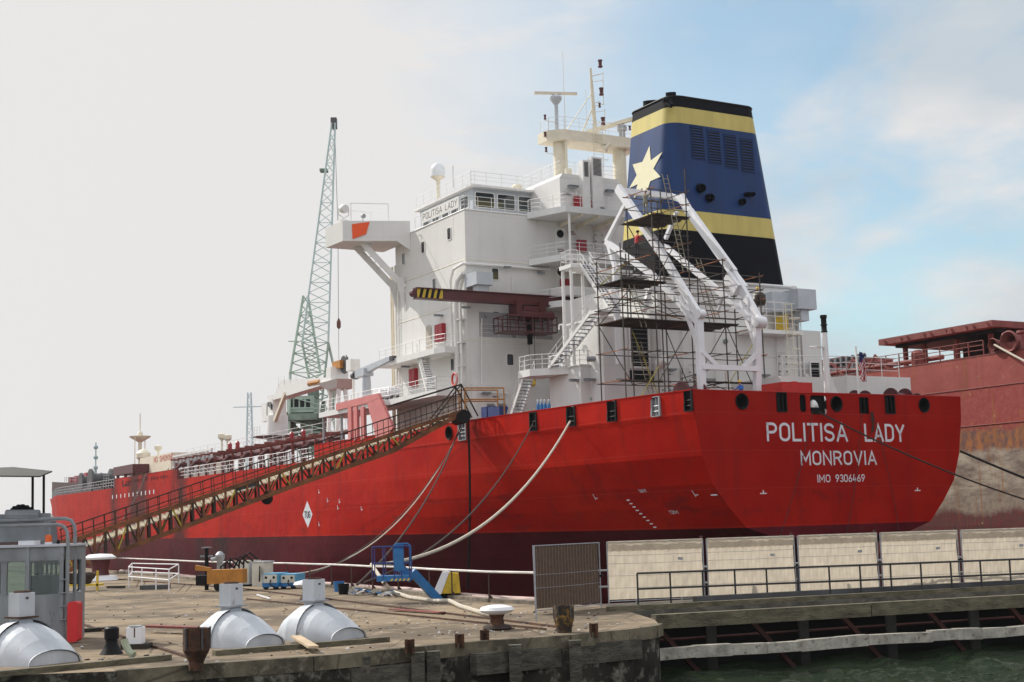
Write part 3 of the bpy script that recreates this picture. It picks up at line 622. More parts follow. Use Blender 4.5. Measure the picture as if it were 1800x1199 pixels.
# upper block behind the slabs
ub = MB(); ub.box((9.1, 29.5, 29.75), (15.6, 38, 32.55)); ub.prism([(9.1, 29.5, 32.5), (9.1, 38, 32.5), (9.4, 38, 32.9), (9.4, 29.5, 32.9)], (6.2, 0, 0)); upb = ub.build('upper_deckhouse', WH, ship)
for a, b, z1 in ((11.05, 11.75, 34.1), (12.0, 13.1, 34.5)):
    mb = MB(); mb.box((a, 28.75, 29.75), (b, 29.5, z1)); o = mb.build('vent_duct', WH2, upb)
    mb = MB(); n_ = 14
    for i in range(n_): z = z1-.2-i*(.095 if a < 12 else .11); mb.bar((a+.14, 28.73, z), (b-.14, 28.73, z), .06, .045)
    mb.build('louvre', DKG, o)
rail(upb, [(9.3, 36, 32.9), (9.3, 29.7, 32.9), (15.4, 29.7, 32.9)], 1.15, 2, 1.5, .022)
SLAB = mat('white_deck_edge', (.70, .70, .69), .5, var=.05, dirt=(.45, .36, .25), damt=-.1)
def slab(z, x0, x1, y0, y1, th=.55, par=ship, nm='balcony'):
    mb = MB(); mb.box((x0, y0, z-th), (x1, y1, z)); mb.box((x0+.1, y0+.1, z), (x1, y1, z+.02)); return mb.build(nm, SLAB, par)
for z, yy in ((29.72, 28.2), (25.55, 28.6), (21.6, 29.0)):
    # slanted corner slab (aft edge nearer the stern)
    x0 = 8.8
    mb = MB(); mb.prism([(x0, yy, z-.55), (16.5, yy, z-.55), (16.5, 32.05, z-.55), (7.2, 32.05, z-.55), ], (0, 0, .55)); sl = mb.build('balcony', SLAB, ship)
    mb = MB()
    for x in (10.5, 12.3, 14.2): mb.bar((x, yy+.1, z-.62), (x, 32.0, z-.95), .1, .3)
    mb.build('bracket', CRM, sl)
    rail(sl, [(7.3, 32.0, z), (x0+.05, yy+.05, z), (16.3, yy+.05, z)], 1.1, 2, 1.5, .028)
mb = MB(); mb.tube([(9.3, 28.5, 29.2), (9.3, 28.5, 21.6)], .11, 8); mb.build('pillar', WH2, ship, smooth=True)
for p, w_, h, s in ((S(1016, 357, 29.4), .95, 1.05, 29.4), (S(1021, 433, 31.9), .9, 1.05, 31.9), (S(993, 499, 31.9), 1.0, .8, 31.9)):
    mb = MB(); mb.box((p.x-w_/2, s-.3, p.z-h/2), (p.x+w_/2, s, p.z+h/2)); o = mb.build('hose_cabinet', REDB, ship)
    mb = MB(); mb.box((p.x-w_/2+.06, s-.33, p.z-h/2+.06), (p.x+w_/2-.06, s-.3, p.z+h/2-.06)); mb.build('door', REDB, o)
for px, py, s in ((1006, 329, 29.3), (1071, 337, 29.3)): floodlight(S(px, py, s), ship, 1.0)
for px, py, s in ((985, 411, 31.95), (986, 478, 31.95)):
    p = S(px, py, s); mb = MB(); mb.lathe((p.x, 32.0, p.z), [(.36, 0), (.36, -.06), (.3, -.08), (.05, -.08)], 14, ax=(0, 1, 0)); mb.build('porthole', DRK, ship)
    mb = MB(); mb.box((p.x-.5, 31.98, p.z-2.0), (p.x+.5, 32.09, p.z+.6)); mb.build('door', WH2, ship)
p = S(1037, 357, 29.2); mb = MB(); mb.lathe(p-V((0, .1, .4)), [(.12, 0), (.14, .1), (.14, .55), (.05, .7)], 8); mb.build('fire_extinguisher', REDB, ship, smooth=True)
mb = MB(); p = S(1060, 370, 28.9); mb.box((p.x-1.2, 28.7, p.z-.05), (p.x+1.1, 29.05, p.z+.03)); [mb.box((p.x+dx-.1, 28.75, p.z-.4), (p.x+dx+.1, 29.0, p.z-.05)) for dx in (-.8, .8)]; mb.build('bench', mat('green_bench_paint', (.015, .07, .06), .5), ship)
# --- bridge wing
A, B, C, D = T(722, 388, .95), V((-4.7, 45.0, 30.62)), None, None
wg = MB(); zt_, y0, y1 = 30.62, 42.7, 47.4
pl = [(.98, y0), (-4.75, 45.0), (-4.95, 48.6), (.98, 48.6)]
wg.prism([(x, y, 28.75) for x, y in pl], (0, 0, 1.87)); wg.prism([(.98, y0+.01, 28.75), (.98, y0+.01, 27.9), (-.2, y0+.48, 28.75)], (0, .12, 0))
wing = wg.build('bridge_wing', WH, ship)
mb = MB()
fn = lambda u, v, d: lerp(V((.98, y0, 0)), V((-4.75, 45.0, 0)), u) + V((-.05*d*0, -.03-d, v))
a, b, c_, d_ = [S(px, py, 44.6) for px, py in ((619, 395), (645, 393), (640, 414), (620, 421))]
q = [fn((.98-p.x)/5.73, p.z+.05, 0) for p in (a, b, c_, d_)]
mb.prism(q, (0, -.05, 0)); mb.build('orange_cover', ORG, wing)
mb = MB()
mb.box((-4.7, 45.6, 30.62), (-3.9, 46.4, 30.9)); mb.build('wing_console', WH2, wing)
mb = MB()
h = 1.75
for x, y in ((-3.9, 45.0), (-.6, 44.0), (-3.9, 47.9), (-.6, 47.9)): mb.tube([(x, y, 30.6), (x, y, 30.6+h)], .04, 5)
mb.tube([(-3.9, 45.0, 30.6+h), (-.6, 44.0, 30.6+h), (-.6, 47.9, 30.6+h), (-3.9, 47.9, 30.6+h), (-3.9, 45, 30.6+h)], .04, 5)
mb.build('awning_frame', WH2, wing)
mb = MB(); c = V((-4.5, 45.3, 31.75)); mb.lathe(c-V((0, .45, 0)), [(.34, 0), (.42, .1), (.42, .6), (.3, .85), (.05, .9)], 14, ax=(0, 1, .15)); mb.tube([c+V((-.5, 0, .1)), c+V((-.5, 0, -.5)), c+V((0, 0, -.8)), c+V((.5, 0, -.5)), c+V((.5, 0, .1))], .05, 6); mb.tube([c+V((0, 0, -.8)), c+V((0, 0, -1.1))], .07, 6); mb.build('search_light', WH2, wing, smooth=True)
mb = MB(); c = V((-2.9, 44.6, 31.1)); mb.lathe(c-V((0, .25, 0)), [(.2, 0), (.22, .05), (.2, .3), (.08, .45)], 12, ax=(0, 1, .1)); mb.tube([c, c-V((0, 0, .45))], .04, 5); mb.build('search_light', GAL, wing, smooth=True)
# wing struts
mb = MB()
for yb in (44.0, 45.7):
    mb.bar((-2.7, yb+1.2, 28.75), (.9, yb, 24.6), .14, .55); mb.bar((-1.9, yb+1.2, 28.75), (-2.6, yb+1.2, 28.3), .1, .6)
for yb in (44.0, 45.7): mb.prism([(.95, yb, 25.6), (.95, yb, 22.4), (.3, yb, 24.6), (.1, yb, 25.5)], (0, .12, 0))
for k in range(4): u = .15+k*.12; p = lerp((-2.7, 45.2, 28.75), (.9, 44.0, 24.6), u); mb.tube([p, p+V((0, 1.7, 0))], .04, 4)
mb.build('wing_strut', WH2, wing)
# port side platforms and stairs
def platform(pts, z, th=.35, par=ship, r=True, M=WH2):
    mb = MB(); mb.prism([(x, y, z-th) for x, y in pts], (0, 0, th)); return mb.build('platform', M, par)
P1 = T(763, 604, -1.2); z1 = 17.75
p1 = platform([(1, 33.2), (-.6, 33.2), (-1.0, 34.5), (-1.0, 46), (1, 46)], z1, .5)
rail(p1, [(-.9, 45.8, z1), (-.9, 34.6, z1), (-.55, 33.3, z1), (.9, 33.2, z1)], 1.1, 2, 1.4)
z2 = 14.0
p2 = platform([(1, 32.6), (-1.8, 32.6), (-1.8, 42.0), (-2.4, 42.2), (-2.4, 57), (1, 57)], z2, .5)
rail(p2, [(-2.3, 44.5, z2), (-1.75, 42.0, z2), (-1.75, 32.7, z2), (.9, 32.6, z2)], 1.1, 2, 1.3)
rail(p2, [(-2.3, 57, z2), (-2.3, 44.5, z2)], 1.1, 2, 1.6)
stair(p2, (-1.5, 35.0, z2), (-.5, 38.8, z1), (.9, 0, 0))
# door recess and cabinets on port side
for (px, py), w_, h in (((754, 598), 1.15, 2.7),):
    p = T(px, py, .98); mb = MB(); mb.prism([(.985, p.y+u, p.z+v) for u, v in rrect(-w_/2, -h/2, w_/2, h/2, .4)], (-.03, 0, 0)); mb.build('door', mat('door_cream_paint', (.42, .38, .32), .6), house)
for px, py, w_, h in ((775, 585, 1.5, 1.5), (728, 664, 1.2, 1.6)):
    p = T(px, py, .9); mb = MB(); mb.box((.65, p.y-w_/2, p.z-h/2), (1.0, p.y+w_/2, p.z+h/2)); o = mb.build('hose_cabinet', REDB, house)
    mb = MB(); mb.box((.62, p.y-w_/2+.05, p.z-h/2+.05), (.65, p.y-.03, p.z+h/2-.05)); mb.box((.62, p.y+.03, p.z-h/2+.05), (.65, p.y+w_/2-.05, p.z+h/2-.05)); mb.build('door', REDB, o)
# shell frame forward of the gangway (pale red)
fx = -2.56
def shell(pts, nm='side_screen'): mb = MB(); mb.prism([T(px, py, fx) for px, py in pts], (.28, 0, 0)); return mb.build(nm, PNK, ship)
shell([(590.3, 709.8), (663.5, 691.4), (668, 700), (652, 706), (645, 709), (640, 710), (590.3, 721.5)])
for a, b in ((611, 617), (621, 627), (633, 639)): shell([(a, 716), (b, 714.5), (b+1, 770), (a+1, 775)], 'screen_post')
shell([(645, 708), (667, 699), (690, 752), (684, 762), (660, 770), (655, 745)], 'screen_leg')
# raft platform, rescue boat davit etc.
mb = MB()
for y in (52.5, 47.5, 57): mb.tube([(-1.9, y, 9.4), (-1.9, y, 13.6)], .12, 6)
mb.build('pillar', GAL, ship)
mb = MB(); c = V((-1.0, 48.6, 14.0)); mb.lathe(c, [(.42, 0), (.45, .4), (.42, 2.2), (.36, 2.9)], 12); mb.box(c+V((-.5, -.5, 2.8)), c+V((.5, .6, 3.5))); dav = mb.build('davit_post', LGR, ship, smooth=True)
a, b = T(634, 655, -1.0), T(687, 630, -1.0); mb = MB(); mb.bar(a+V((0, .8, -.1)), b, .55, .75, w2=.3, h2=.4); mb.build('davit_arm', LGR, dav)
mb = MB(); p = T(624, 660, -1.0); mb.lathe(p+V((0, -.4, 0)), [(.3, 0), (.42, .05), (.42, .25), (.3, .3), (.3, .9), (.05, .95)], 14, ax=(0, 1, 0)); mb.build('winch_drum', DKG, dav, smooth=True)
mb = MB(); p = T(621, 642, -.5); mb.box(p+V((-.5, -.5, -.55)), p+V((.5, .6, .55))); mb.tube([p+V((0, 0, -.5)), p+V((0, 0, -4.6))], .12, 6); mb.build('light_box', WH2, ship)
mb = MB(); p = T(690, 630, -1.0); mb.box(p+V((-.2, -.4, -.2)), p+V((.2, .3, .2))); mb.build('davit_head', DKG, dav)
# ---------------------------------------------------------------- funnel casing + funnel
CY = 14.0; CX0, CX1 = 4.6, 21.7
mb = MB(); mb.box((3.4, CY+1.2, 9.3), (7.95, 19.8, 17.85)); mb.box((3.2, CY+1.0, 17.85), (7.95, 19.9, 18.0)); mb.build('port_casing', WH, ship)
cs = MB(); cs.box((7.9, CY, 9.3), (CX1, 27.5, 21.15)); casing = cs.build('engine_casing', WH, ship)
lineon([(CX0+.3, CY-.12, 21.0), (21.0, CY-.12, 21.0), (21.5, CY-.12, 20.6), (21.5, CY-.12, 9.5)], 'pipe', .12, WH2, casing)
lineon([(CX0, CY-.02, 15.2), (CX1, CY-.02, 15.2)], r=.03, par=casing)
def louvre_at(x0, x1, z0, z1, y, par, nm='louvre', n_=9):
    fr = plate([(x0-.12, z0-.12), (x1+.12, z0-.12), (x1+.12, z1+.12), (x0-.12, z1+.12)], [[(x0, z0), (x1, z0), (x1, z1), (x0, z1)]], lambda a, b, d: V((a, y-d, b)), .12, nm, WH2, par)
    mb = MB(); mb.box((x0, y-.012, z0), (x1, y-.006, z1)); 
    mb.build('louvre_back', DRK, fr)
    mb = MB()
    for i in range(n_): z = z0+(z1-z0)*(i+.5)/n_; mb.bar((x0, y-.06, z), (x1, y-.06, z), .12, .03)
    mb.build('slat', GRY, fr); return fr
a, b = S(1106, 575, CY+1.15), S(1140, 645, CY+1.15); louvre_at(a.x, b.x, b.z, a.z, CY+1.15, casing)
mb = MB(); mb.box((a.x-.1, CY+1.1, b.z-1.1), (a.x+5, CY+1.18, b.z-.3)); mb.build('recess_shade_plate', DRK, casing)  # flat black plate; the dark of the recess is put into its colour
rail(casing, [(a.x, CY+.95, b.z-1.1), (a.x+5, CY+.95, b.z-1.1)], 1.4, 2, 1.6, .025)
# funnel body: rounded-rect sections, bands by height
def frr(z):
    k = (z-21.1)/14.7; x0 = 8.35+1.75*k; x1 = 21.25-2.45*k; y0 = 14.35-.0*k; y1 = 20.7-.35*k
    return [V((x, y, z)) for x, y in rrect(x0, y0, x1, y1, 1.15, 6)]
FB = [21.1, 25.0, 26.6, 33.6, 34.9, 35.75]
FBLK = mat('funnel_black_paint', (.003, .0035, .007), .6, spec=.1, var=.3, sc_=.8); FYEL = mat('funnel_yellow_paint', (.58, .48, .13), .5, var=.12, sc_=.6, dirt=(.38, .30, .11), damt=.02, stretch=(2, 2, .3)); FBLU = mat('funnel_blue_paint', (.002, .031, .13), .5, spec=.32, var=.18, sc_=.4, dirt=(.003, .010, .04), damt=.08, stretch=(2, 2, .35))
mb = MB()
for i, (a, b) in enumerate(zip(FB, FB[1:])):
    ra, rb = frr(a), frr(b); mb.strip(ra+ra[:1], rb+rb[:1], {0: 0, 1: 1, 2: 2, 3: 1, 4: 0}[i])
mb.add(frr(35.6), [tuple(range(len(frr(0))))], 0)
fun = mb.build('funnel', [FBLK, FYEL, FBLU], ship, smooth=True)
mb = MB(); rr_ = frr(35.75); mb.tube(rr_+rr_[:2], .09, 6); mb.build('funnel_rim', DRK, fun)
for (x, y, r_, h_, n_) in ((11.3, 15.9, .42, .8, 'exhaust_pipe'), (14.2, 15.4, .36, .35, 'exhaust_pipe'), (17.0, 15.4, .36, .35, 'exhaust_pipe'), (11.2, 18.4, .7, .8, 'exhaust_pipe')):
    mb = MB(); mb.lathe((x, y, 35.4), [(r_, 0), (r_, h_+.3), (r_*.8, h_+.3), (r_*.8, h_*.6), (.02, h_*.6)], 14, ax=(-.12, -.15, 1)); mb.build(n_, FBLK, fun, smooth=True)
def yaft(z): return 14.35
for i in range(4):
    x0 = (13.25, 15.0, 16.7, 18.35)[i]-(.08*i if i else 0); x0 = [S(px, 250, 14.3).x for px in (1217, 1246, 1275, 1304)][i]
    za, zb = S(1228, 222+i*3.6, 14.3).z, S(1228, 279+i*4.0, 14.3).z
    fr = plate([(x0-.06, zb-.06), (x0+1.28, zb-.06), (x0+1.16, za+.06), (x0-.14, za+.06)], [[(x0, zb), (x0+1.2, zb), (x0+1.1, za), (x0-.08, za)]], lambda a, b, d: V((a, 14.35-d, b)), .05, 'louvre', FBLU, fun)
    mb = MB(); mb.box((x0-.1, 14.335, zb), (x0+1.2, 14.343, za)); mb.build('louvre_back', DRK, fr)
    mb = MB(); n_ = 12
    for k in range(n_): z = zb+(za-zb)*(k+.5)/n_; xx = x0-.08*(k/n_); mb.bar((xx, 14.3, z), (xx+1.18, 14.3, z), .05, .10)
    mb.build('slat', FBLU, fr)
for px, py, r_ in ((1230.5, 331, .36), (1246, 348, .33), (1311, 342, .18), (1320, 342, .18), (1303, 355, .26)):
    p = S(px, py, 14.3); mb = MB(); mb.lathe(p, [(r_, .1), (r_*1.02, -.25), (r_*.85, -.4), (r_*.75, -.4), (r_*.75, 0), (.01, 0)], 14, ax=(0, 1, .1)); mb.build('scupper_pipe', FBLK, fun, smooth=True)
# star on the port face
def fport_x(z): k = (z-21.1)/14.7; return 8.35+1.75*k
c = (19.0, 29.9); pts = []
tips = [T(px, py, 9.4) for px, py in ((1137.5, 256), (1162, 267), (1163, 311), (1140, 343), (1142, 365), (1118, 350), (1108, 331), (1110, 289))]
cxs = sum(p.y for p in tips)/8; cen = T(1134, 305, 9.4)
star = []
for i, p in enumerate(tips):
    q = tips[(i+1) % 8]; a = V((p.y-cen.y, p.z-cen.z)); b = V((q.y-cen.y, q.z-cen.z)); m_ = (a+b)/2
    m_ = m_.normalized()*1.15; star += [(p.y, p.z), (cen.y+m_.x, cen.z+m_.y)]
mb = MB(); mb.prism([(fport_x(z)-.02, y, z) for y, z in star], (-.02, 0, 0)); mb.build('star_emblem', mat('star_cream_paint', (.74, .69, .46), .5, var=.04), fun)
mb = MB(); p = frr(35.5)[12]; p = V((9.9, 14.6, 35.2)); mb.bar(p+V((0, 0, .2)), p+V((-.1, -.7, -.5)), .25, .35); mb.bar(p+V((-.6, -.3, .0)), p+V((.2, -.3, .1)), .2, .3); mb.build('davit_bracket', FBLK, fun)
# small crane head + vents starboard of casing
mb = MB(); mb.box((22.2, 14.3, 14.0), (24.2, 19, 17.6)); mb.box((22.0, 13.9, 9.3), (24.6, 20, 14.0)); mb.build('side_deckhouse', WH, ship)
a, b = S(1410, 595, 13.8), S(1420, 665, 13.8); louvre_at(22.5, 23.4, 11.0, 14.9, 13.85, ship, n_=14)
q = S(1440, 527, 12); mb = MB(); mb.box((q.x-2.2, 12, q.z-.8), (q.x-.3, 15, q.z+.8)); mb.box((q.x-4.0, 13, q.z-1), (q.x-2, 16, q.z+.6)); mb.box((q.x-1.7, 12.3, q.z-1.7), (q.x-.9, 13.5, q.z-.7)); mb.build('provision_crane_head', LGR, ship)
mb = MB(); mb.box((q.x-3.4, 12.5, q.z-2.6), (q.x-2.9, 13.5, q.z-1.3)); mb.build('hook_block', YEL, ship)
# lower poop deckhouse (port) with corner at t=2.5
mb = MB(); mb.box((2.5, 17.0, 9.3), (8.5, 21.5, 14.45)); mb.box((4.0, 15.5, 9.3), (8.5, 17, 14.4)); low = mb.build('poop_deckhouse', WH, ship)
mb = MB(); mb.box((2.42, 16.9, 14.42), (8.5, 21.6, 14.52)); mb.build('roof', SLAB, low)
for px, py in ((1008, 669), (1034, 668)): floodlight(S(px, py, 16.6) if px > 1020 else T(px, py, 2.2), low, .9)
p = S(1058, 659, 16.95); mb = MB(); mb.lathe(p, [(.36, 0), (.36, -.3), (.3, -.34), (.05, -.34)], 18, ax=(0, 1, 0)); mb.build('vent_cap', WH2, low, smooth=True)
mb = MB(); p = S(1061, 701, 16.97); mb.box((p.x-.22, 16.9, p.z-.25), (p.x+.22, 17, p.z+.25)); mb.build('alarm_box', REDB, low)
mb = MB()
for px in (1075, 1080): pass
rail(low, [(2.5, 21.4, 14.5), (2.5, 17.05, 14.5), (7.5, 17.05, 14.5)], 1.1, 2, 1.3)
# flared landing left of it
lp = platform([(0.3, 20.8), (2.5, 18.6), (2.5, 22.6), (.3, 22.6)], 14.5, .55)
rail(lp, [(2.4, 18.8, 14.5), (.4, 20.85, 14.5), (.4, 22.5, 14.5)], 1.1, 2, 1.0)
stair(ship, (.7, 26.0, 9.4), (.9, 22.6, 14.4), (.9, 0, 0))
# louvre house
mb = MB(); mb.box((4.2, 15.6, 14.5), (6.3, 19.2, 17.9)); lvh = mb.build('fan_house', WH, ship)
louvre_at(4.7, 5.7, 14.9, 17.5, 15.55, lvh, n_=12)
mb = MB()
for z in (15, 15.5, 16, 16.5, 17): mb.box((4.19, 16.2, z), (4.2, 18.6, z+.28))
mb.build('louvre', DKG, lvh)
# stairs: lower flight and upper flight with landing
stair(ship, (1.4, 19.8, 14.5), (1.4, 13.6, 18.0), (1.0, 0, 0))
lp2 = platform([(1.2, 13.6), (2.6, 13.6), (2.6, 12.4), (1.2, 12.4)], 18.0, .25)
stair(ship, (2.7, 13.0, 18.0), (2.7, 16.9, 22.2), (.9, 0, 0))
lp3 = platform([(1.9, 16.9), (4.2, 16.9), (4.2, 18.6), (1.9, 18.6)], 22.2, .3)
rail(lp3, [(2.6, 17.0, 22.2), (2.0, 17.0, 22.2), (2.0, 18.5, 22.2), (4.1, 18.5, 22.2)], 1.1, 2, .9)
mb = MB()
for x, y in ((2.1, 17.2), (2.1, 18.4), (3.9, 18.4)): mb.tube([(x, y, 14.5), (x, y, 22)], .13, 7)
mb.build('pillar', WH2, ship, smooth=True)
mb = MB(); mb.box((3.6, 17.5, 21.95), (8, 19.4, 22.15)); mb.build('gangway_deck', SLAB, ship)
rail(ship, [(4.2, 17.6, 22.2), (8.3, 17.6, 22.2)], 1.1, 2, 1.2)
mb = MB(); p = T(990, 572, 2.5); mb.tube([V((2.5, p.y, 14.5)), V((2.5, p.y, p.z-.2)), V((2.5, p.y+.15, p.z+.1)), V((2.5, p.y+.55, p.z+.1)), V((2.5, p.y+.65, p.z-.25))], .07, 6); mb.build('vent_pipe', WH2, low, smooth=True)
mb = MB(); mb.tube([(3.0, 16.8, 14.9), (4.6, 15.4, 14.9)], .22, 8); mb.build('pipe_cover', GAL, ship)
# overhead hose/provision beam (maroon) with trolley basket
ba, bb = V((-2.6, 33.6, 22.15)), None
bA = S(729, 515.5, 30.6); bB = S(1040, 541, 30.6)
mb = MB(); mb.box((bA.x, 30.35, bA.z-.42), (bB.x+1, 30.85, bA.z+.42)); mb.box((bA.x, 30.2, bA.z-.46), (bB.x+1, 31.0, bA.z-.38)); mb.box((bA.x, 30.2, bA.z+.38), (bB.x+1, 31.0, bA.z+.46)); beam = mb.build('crane_beam', MAR, ship)
mb = MB(); mb2 = MB(); x = bA.x+.35
for k in range(4):
    x0 = bA.x+.25+k*.52; (mb).prism([(x0, 30.33, bA.z-.38), (x0+.26, 30.33, bA.z-.38), (x0+.46, 30.33, bA.z+.38), (x0+.2, 30.33, bA.z+.38)], (0, -.01, 0))
mb2.box((bA.x+.1, 30.342, bA.z-.38), (bA.x+2.45, 30.35, bA.z+.38)); mb2.build('warning_panel', YEL, beam); mb.build('warning_stripe', DRK, beam)
mb = MB(); mb.lathe((bA.x-.1, 30.6, bA.z), [(.3, -.25), (.3, .25)], 10, ax=(0, 1, 0)); mb.build('end_stop', MAR, beam)
p = S(928, 552, 30.6)
mb = MB(); mb.box((p.x-1.5, 29.9, bA.z-.2), (p.x-.95, 31.3, bA.z-1.5)); mb.box((p.x+.8, 29.9, bA.z-.2), (p.x+1.4, 31.3, bA.z-1.5)); mb.tube([(p.x-1.1, 30.2, bA.z-1.35), (p.x+2.2, 30.2, bA.z-1.35)], .38, 12); mb.box((p.x-.8, 30.0, bA.z-1.0), (p.x+.9, 31.2, bA.z-.6)); tr = mb.build('trolley', MAR, beam)
a, b = S(882, 560, 29.6), S(969, 578, 29.6); zb = bA.z-2.95
mb = MB(); mb.box((a.x, 28.6, zb-.08), (b.x, 31.0, zb)); bk = mb.build('trolley_basket', MAR, beam)
rail(bk, [(a.x, 28.65, zb), (b.x, 28.65, zb), (b.x, 31, zb), (a.x, 31, zb), (a.x, 28.65, zb)], 1.25, 1, .75, .05, MAR)
mb = MB(); 
for dx in (-.1, .45): mb.tube([(p.x+dx, 30.4, bA.z-1.3), (p.x+dx, 30.4, 14.6)], .025, 4)
mb.box((p.x-.15, 30.2, zb-.9), (p.x+.15, 30.6, bA.z-1.2)); mb.build('hoist_wire', DRK, beam)
mb = MB(); mb.lathe((p.x+.15, 30.4, 14.2), [(.05, 0), (.28, .15), (.28, .55), (.1, .7)], 8); mb.build('hook_block', YEL, beam)
for px, py in ((843, 487), (965+10, 520)):
    q = S(px, py, 31); mb = MB(); mb.box((q.x-.85, 30.0, bA.z+1.0), (q.x+.75, 32.1, bA.z+2.1)); mb.box((q.x-.6, 30.3, bA.z+.42), (q.x+.5, 31.1, bA.z+1.0)); mb.build('beam_bracket', LGR, ship)
    break
mb = MB(); mb.box((9.2, 29.6, bA.z+.5), (13, 31.8, bA.z+1.3)); mb.build('beam_bracket', WH2, ship)
DOORM = mat('steel_door_white', (.60, .59, .56), .5, var=.06, dirt=(.35, .2, .1), damt=-.05); SGN = mat('small_sign_paint', (.20, .06, .07), .6); SGK = mat('small_dark_sign', (.10, .10, .11), .6)
def sdoor(px, py, s, w_=.85, h=1.9):
    p = S(px, py, s); c = lambda x, y, d: V((p.x+x, s-.02-d, p.z+y)); mb = MB(); mb.prism([c(u, v, 0) for u, v in rrect(-w_/2, -h/2, w_/2, h/2, .2)], (0, -.06, 0)); o = mb.build('door', DOORM, ship)
    mb = MB(); [mb.box((p.x+sx*w_*.42-.05, s-.12, p.z+dz-.05), (p.x+sx*w_*.42+.08, s-.08, p.z+dz+.04)) for sx in (-1, 1) for dz in (-.6, .0, .6)]; mb.build('clip', DKG, o)
for q in ((1075, 686, 16.95), (915, 700, 31.25), (1052, 425, 31.95), (1045, 500, 31.95), (1170, 672, 13.95), (1205, 668, 13.95), (1375, 640, 13.95)): sdoor(*q)
def ssign(px, py, s, w_, h, M): p = S(px, py, s); mb = MB(); [mb.box((p.x-w_/2, s-.03, p.z-h/2+i*h/3), (p.x+w_/2-.1*i, s-.02, p.z-h/2+i*h/3+h/6)) for i in range(3)]; mb.build('notice', M, ship)
for px, py, s, w_, h, M in ((864, 712, 31.27, .9, .3, SGK), (884, 712, 31.27, .9, .3, SGK), (872, 697, 31.27, .7, .12, SGN), (1075, 656, 16.97, 1.1, .3, SGK), (1005, 409, 31.95, .9, .35, SGN), (1060, 445, 31.95, .7, .35, SGN), (988, 440, 31.95, .9, .3, SGN), (997, 340, 29.4, .9, .25, SGK), (1060, 366, 28.7, .6, .3, SGK), (1250, 668, 13.95, 1.3, .3, SGK), (854, 556, 31.9, .3, .3, SGK), (1040, 700, 16.95, .25, .25, mat('green_sign_paint', (.01, .16, .08), .6))): ssign(px, py, s, w_, h, M)
def srun(pts, s, r_=.05, nm='pipe_run', M=WH2): mb = MB(); q = [S(px, py, s) for px, py in pts]; mb.tube([V((p.x, s-.1, p.z)) for p in q], r_, 5); [mb.box((p.x-.08, s-.16, p.z-.08), (p.x+.08, s, p.z+.08)) for p in q[1:-1]]; mb.build(nm, M, ship)
for pts, s in (([(846, 560), (846, 690)], 31.9), ([(900, 485), (900, 545), (940, 548)], 31.95), ([(1012, 318), (1012, 375)], 29.35), ([(1018, 398), (1018, 448)], 31.95), ([(1200, 560), (1200, 690)], 13.9), ([(1258, 545), (1258, 690)], 13.9), ([(1364, 520), (1366, 690)], 13.9), ([(1045, 655), (1045, 704)], 16.9), ([(842, 690), (890, 692), (892, 730)], 31.2), ([(1215, 640), (1330, 645)], 13.9)): srun(pts, s)
for px, py, s in ((890, 470, 31.9), (950, 480, 31.9), (1225, 660, 13.9), (1345, 660, 13.9), (1180, 650, 13.9), (1400, 540, 13.9), (1090, 668, 14.9)): floodlight(S(px, py, s), ship, .7)
for px, py, s in ((904, 590, 31.95), (1275, 600, 13.95), (1310, 640, 13.95)):
    p = S(px, py, s); mb = MB(); mb.lathe(V((p.x, s, p.z)), [(.2, 0), (.2, -.12), (.12, -.16), (.02, -.16)], 10, ax=(0, 1, 0)); mb.build('junction_box', GRY, ship)
for px, py, s in ((1098, 630, 15.1),): pass
mb = MB(); q = S(1160, 640, 13.9); mb.lathe(V((q.x, 13.9, q.z)), [(.45, 0), (.45, -.5), (.3, -.8), (.05, -.85)], 12, ax=(0, 1, -.4)); mb.build('vent_cowl', WH2, ship, smooth=True)
# ---------------------------------------------------------------- mast gantry
gy = 33.0
mg = MB()
q = S(985, 285, gy); mg.tube([(q.x, gy, 32.3), (q.x, gy, S(985, 245, gy).z)], .62, 14)
mast = mg.build('radar_gantry', CRM, ship, smooth=True)
mg = MB(); q = S(1089, 285, gy); mg.tube([(q.x, gy, 32.3), (q.x, gy, S(1089, 245, gy).z)], .62, 14); mg.build('gantry_leg', CRM, mast, smooth=True)
a, b = S(974, 232, gy), S(1106, 249, gy); zp = a.z
mb = MB(); mb.prism([(a.x-.9, gy-.2, zp-.95), (a.x+.3, gy-1.2, zp-.95), (b.x+.3, gy-1.2, zp-.95), (b.x+.6, gy+1.4, zp-.95), (a.x-.9, gy+1.4, zp-.95)], (0, 0, .95)); mb.build('mast_platform', CRM, mast)
rail(mast, [(a.x-.7, gy+1.2, zp), (a.x-.7, gy-.2, zp), (a.x+.4, gy-1.1, zp), (b.x+.1, gy-1.1, zp), (b.x+.4, gy+1.2, zp)], 1.2, 2, 1.6, .022)
q = S(979, 232, gy); t_ = S(979, 176, gy); mb = MB(); mb.tube([(q.x, gy, zp), (q.x, gy, t_.z-.4)], .18, 8); mb.lathe((q.x, gy, t_.z-.5), [(.15, 0), (.55, .5), (.55, .75), (.3, .95), (.1, 1.0)], 12); rs = mb.build('radar_post', LGR, mast, smooth=True)
mb = MB(); mb.bar((q.x-1.85, gy+.7, t_.z+.62), (q.x+1.85, gy-.7, t_.z+.62), .25, .22); mb.build('radar_scanner', CRM, mast)
q = S(1090, 222, gy); mb = MB(); mb.lathe((q.x+.2, gy, zp), [(.3, 0), (.3, .9), (.45, 1.0), (.45, 1.4), (.1, 1.6)], 10); mb.build('radar_post', GAL, mast); mb = MB(); mb.bar((q.x-1.6, gy+3.4, zp+1.45), (q.x+1.5, gy-3.0, zp+2.0), .3, .35); mb.build('radar_scanner', CRM, mast)
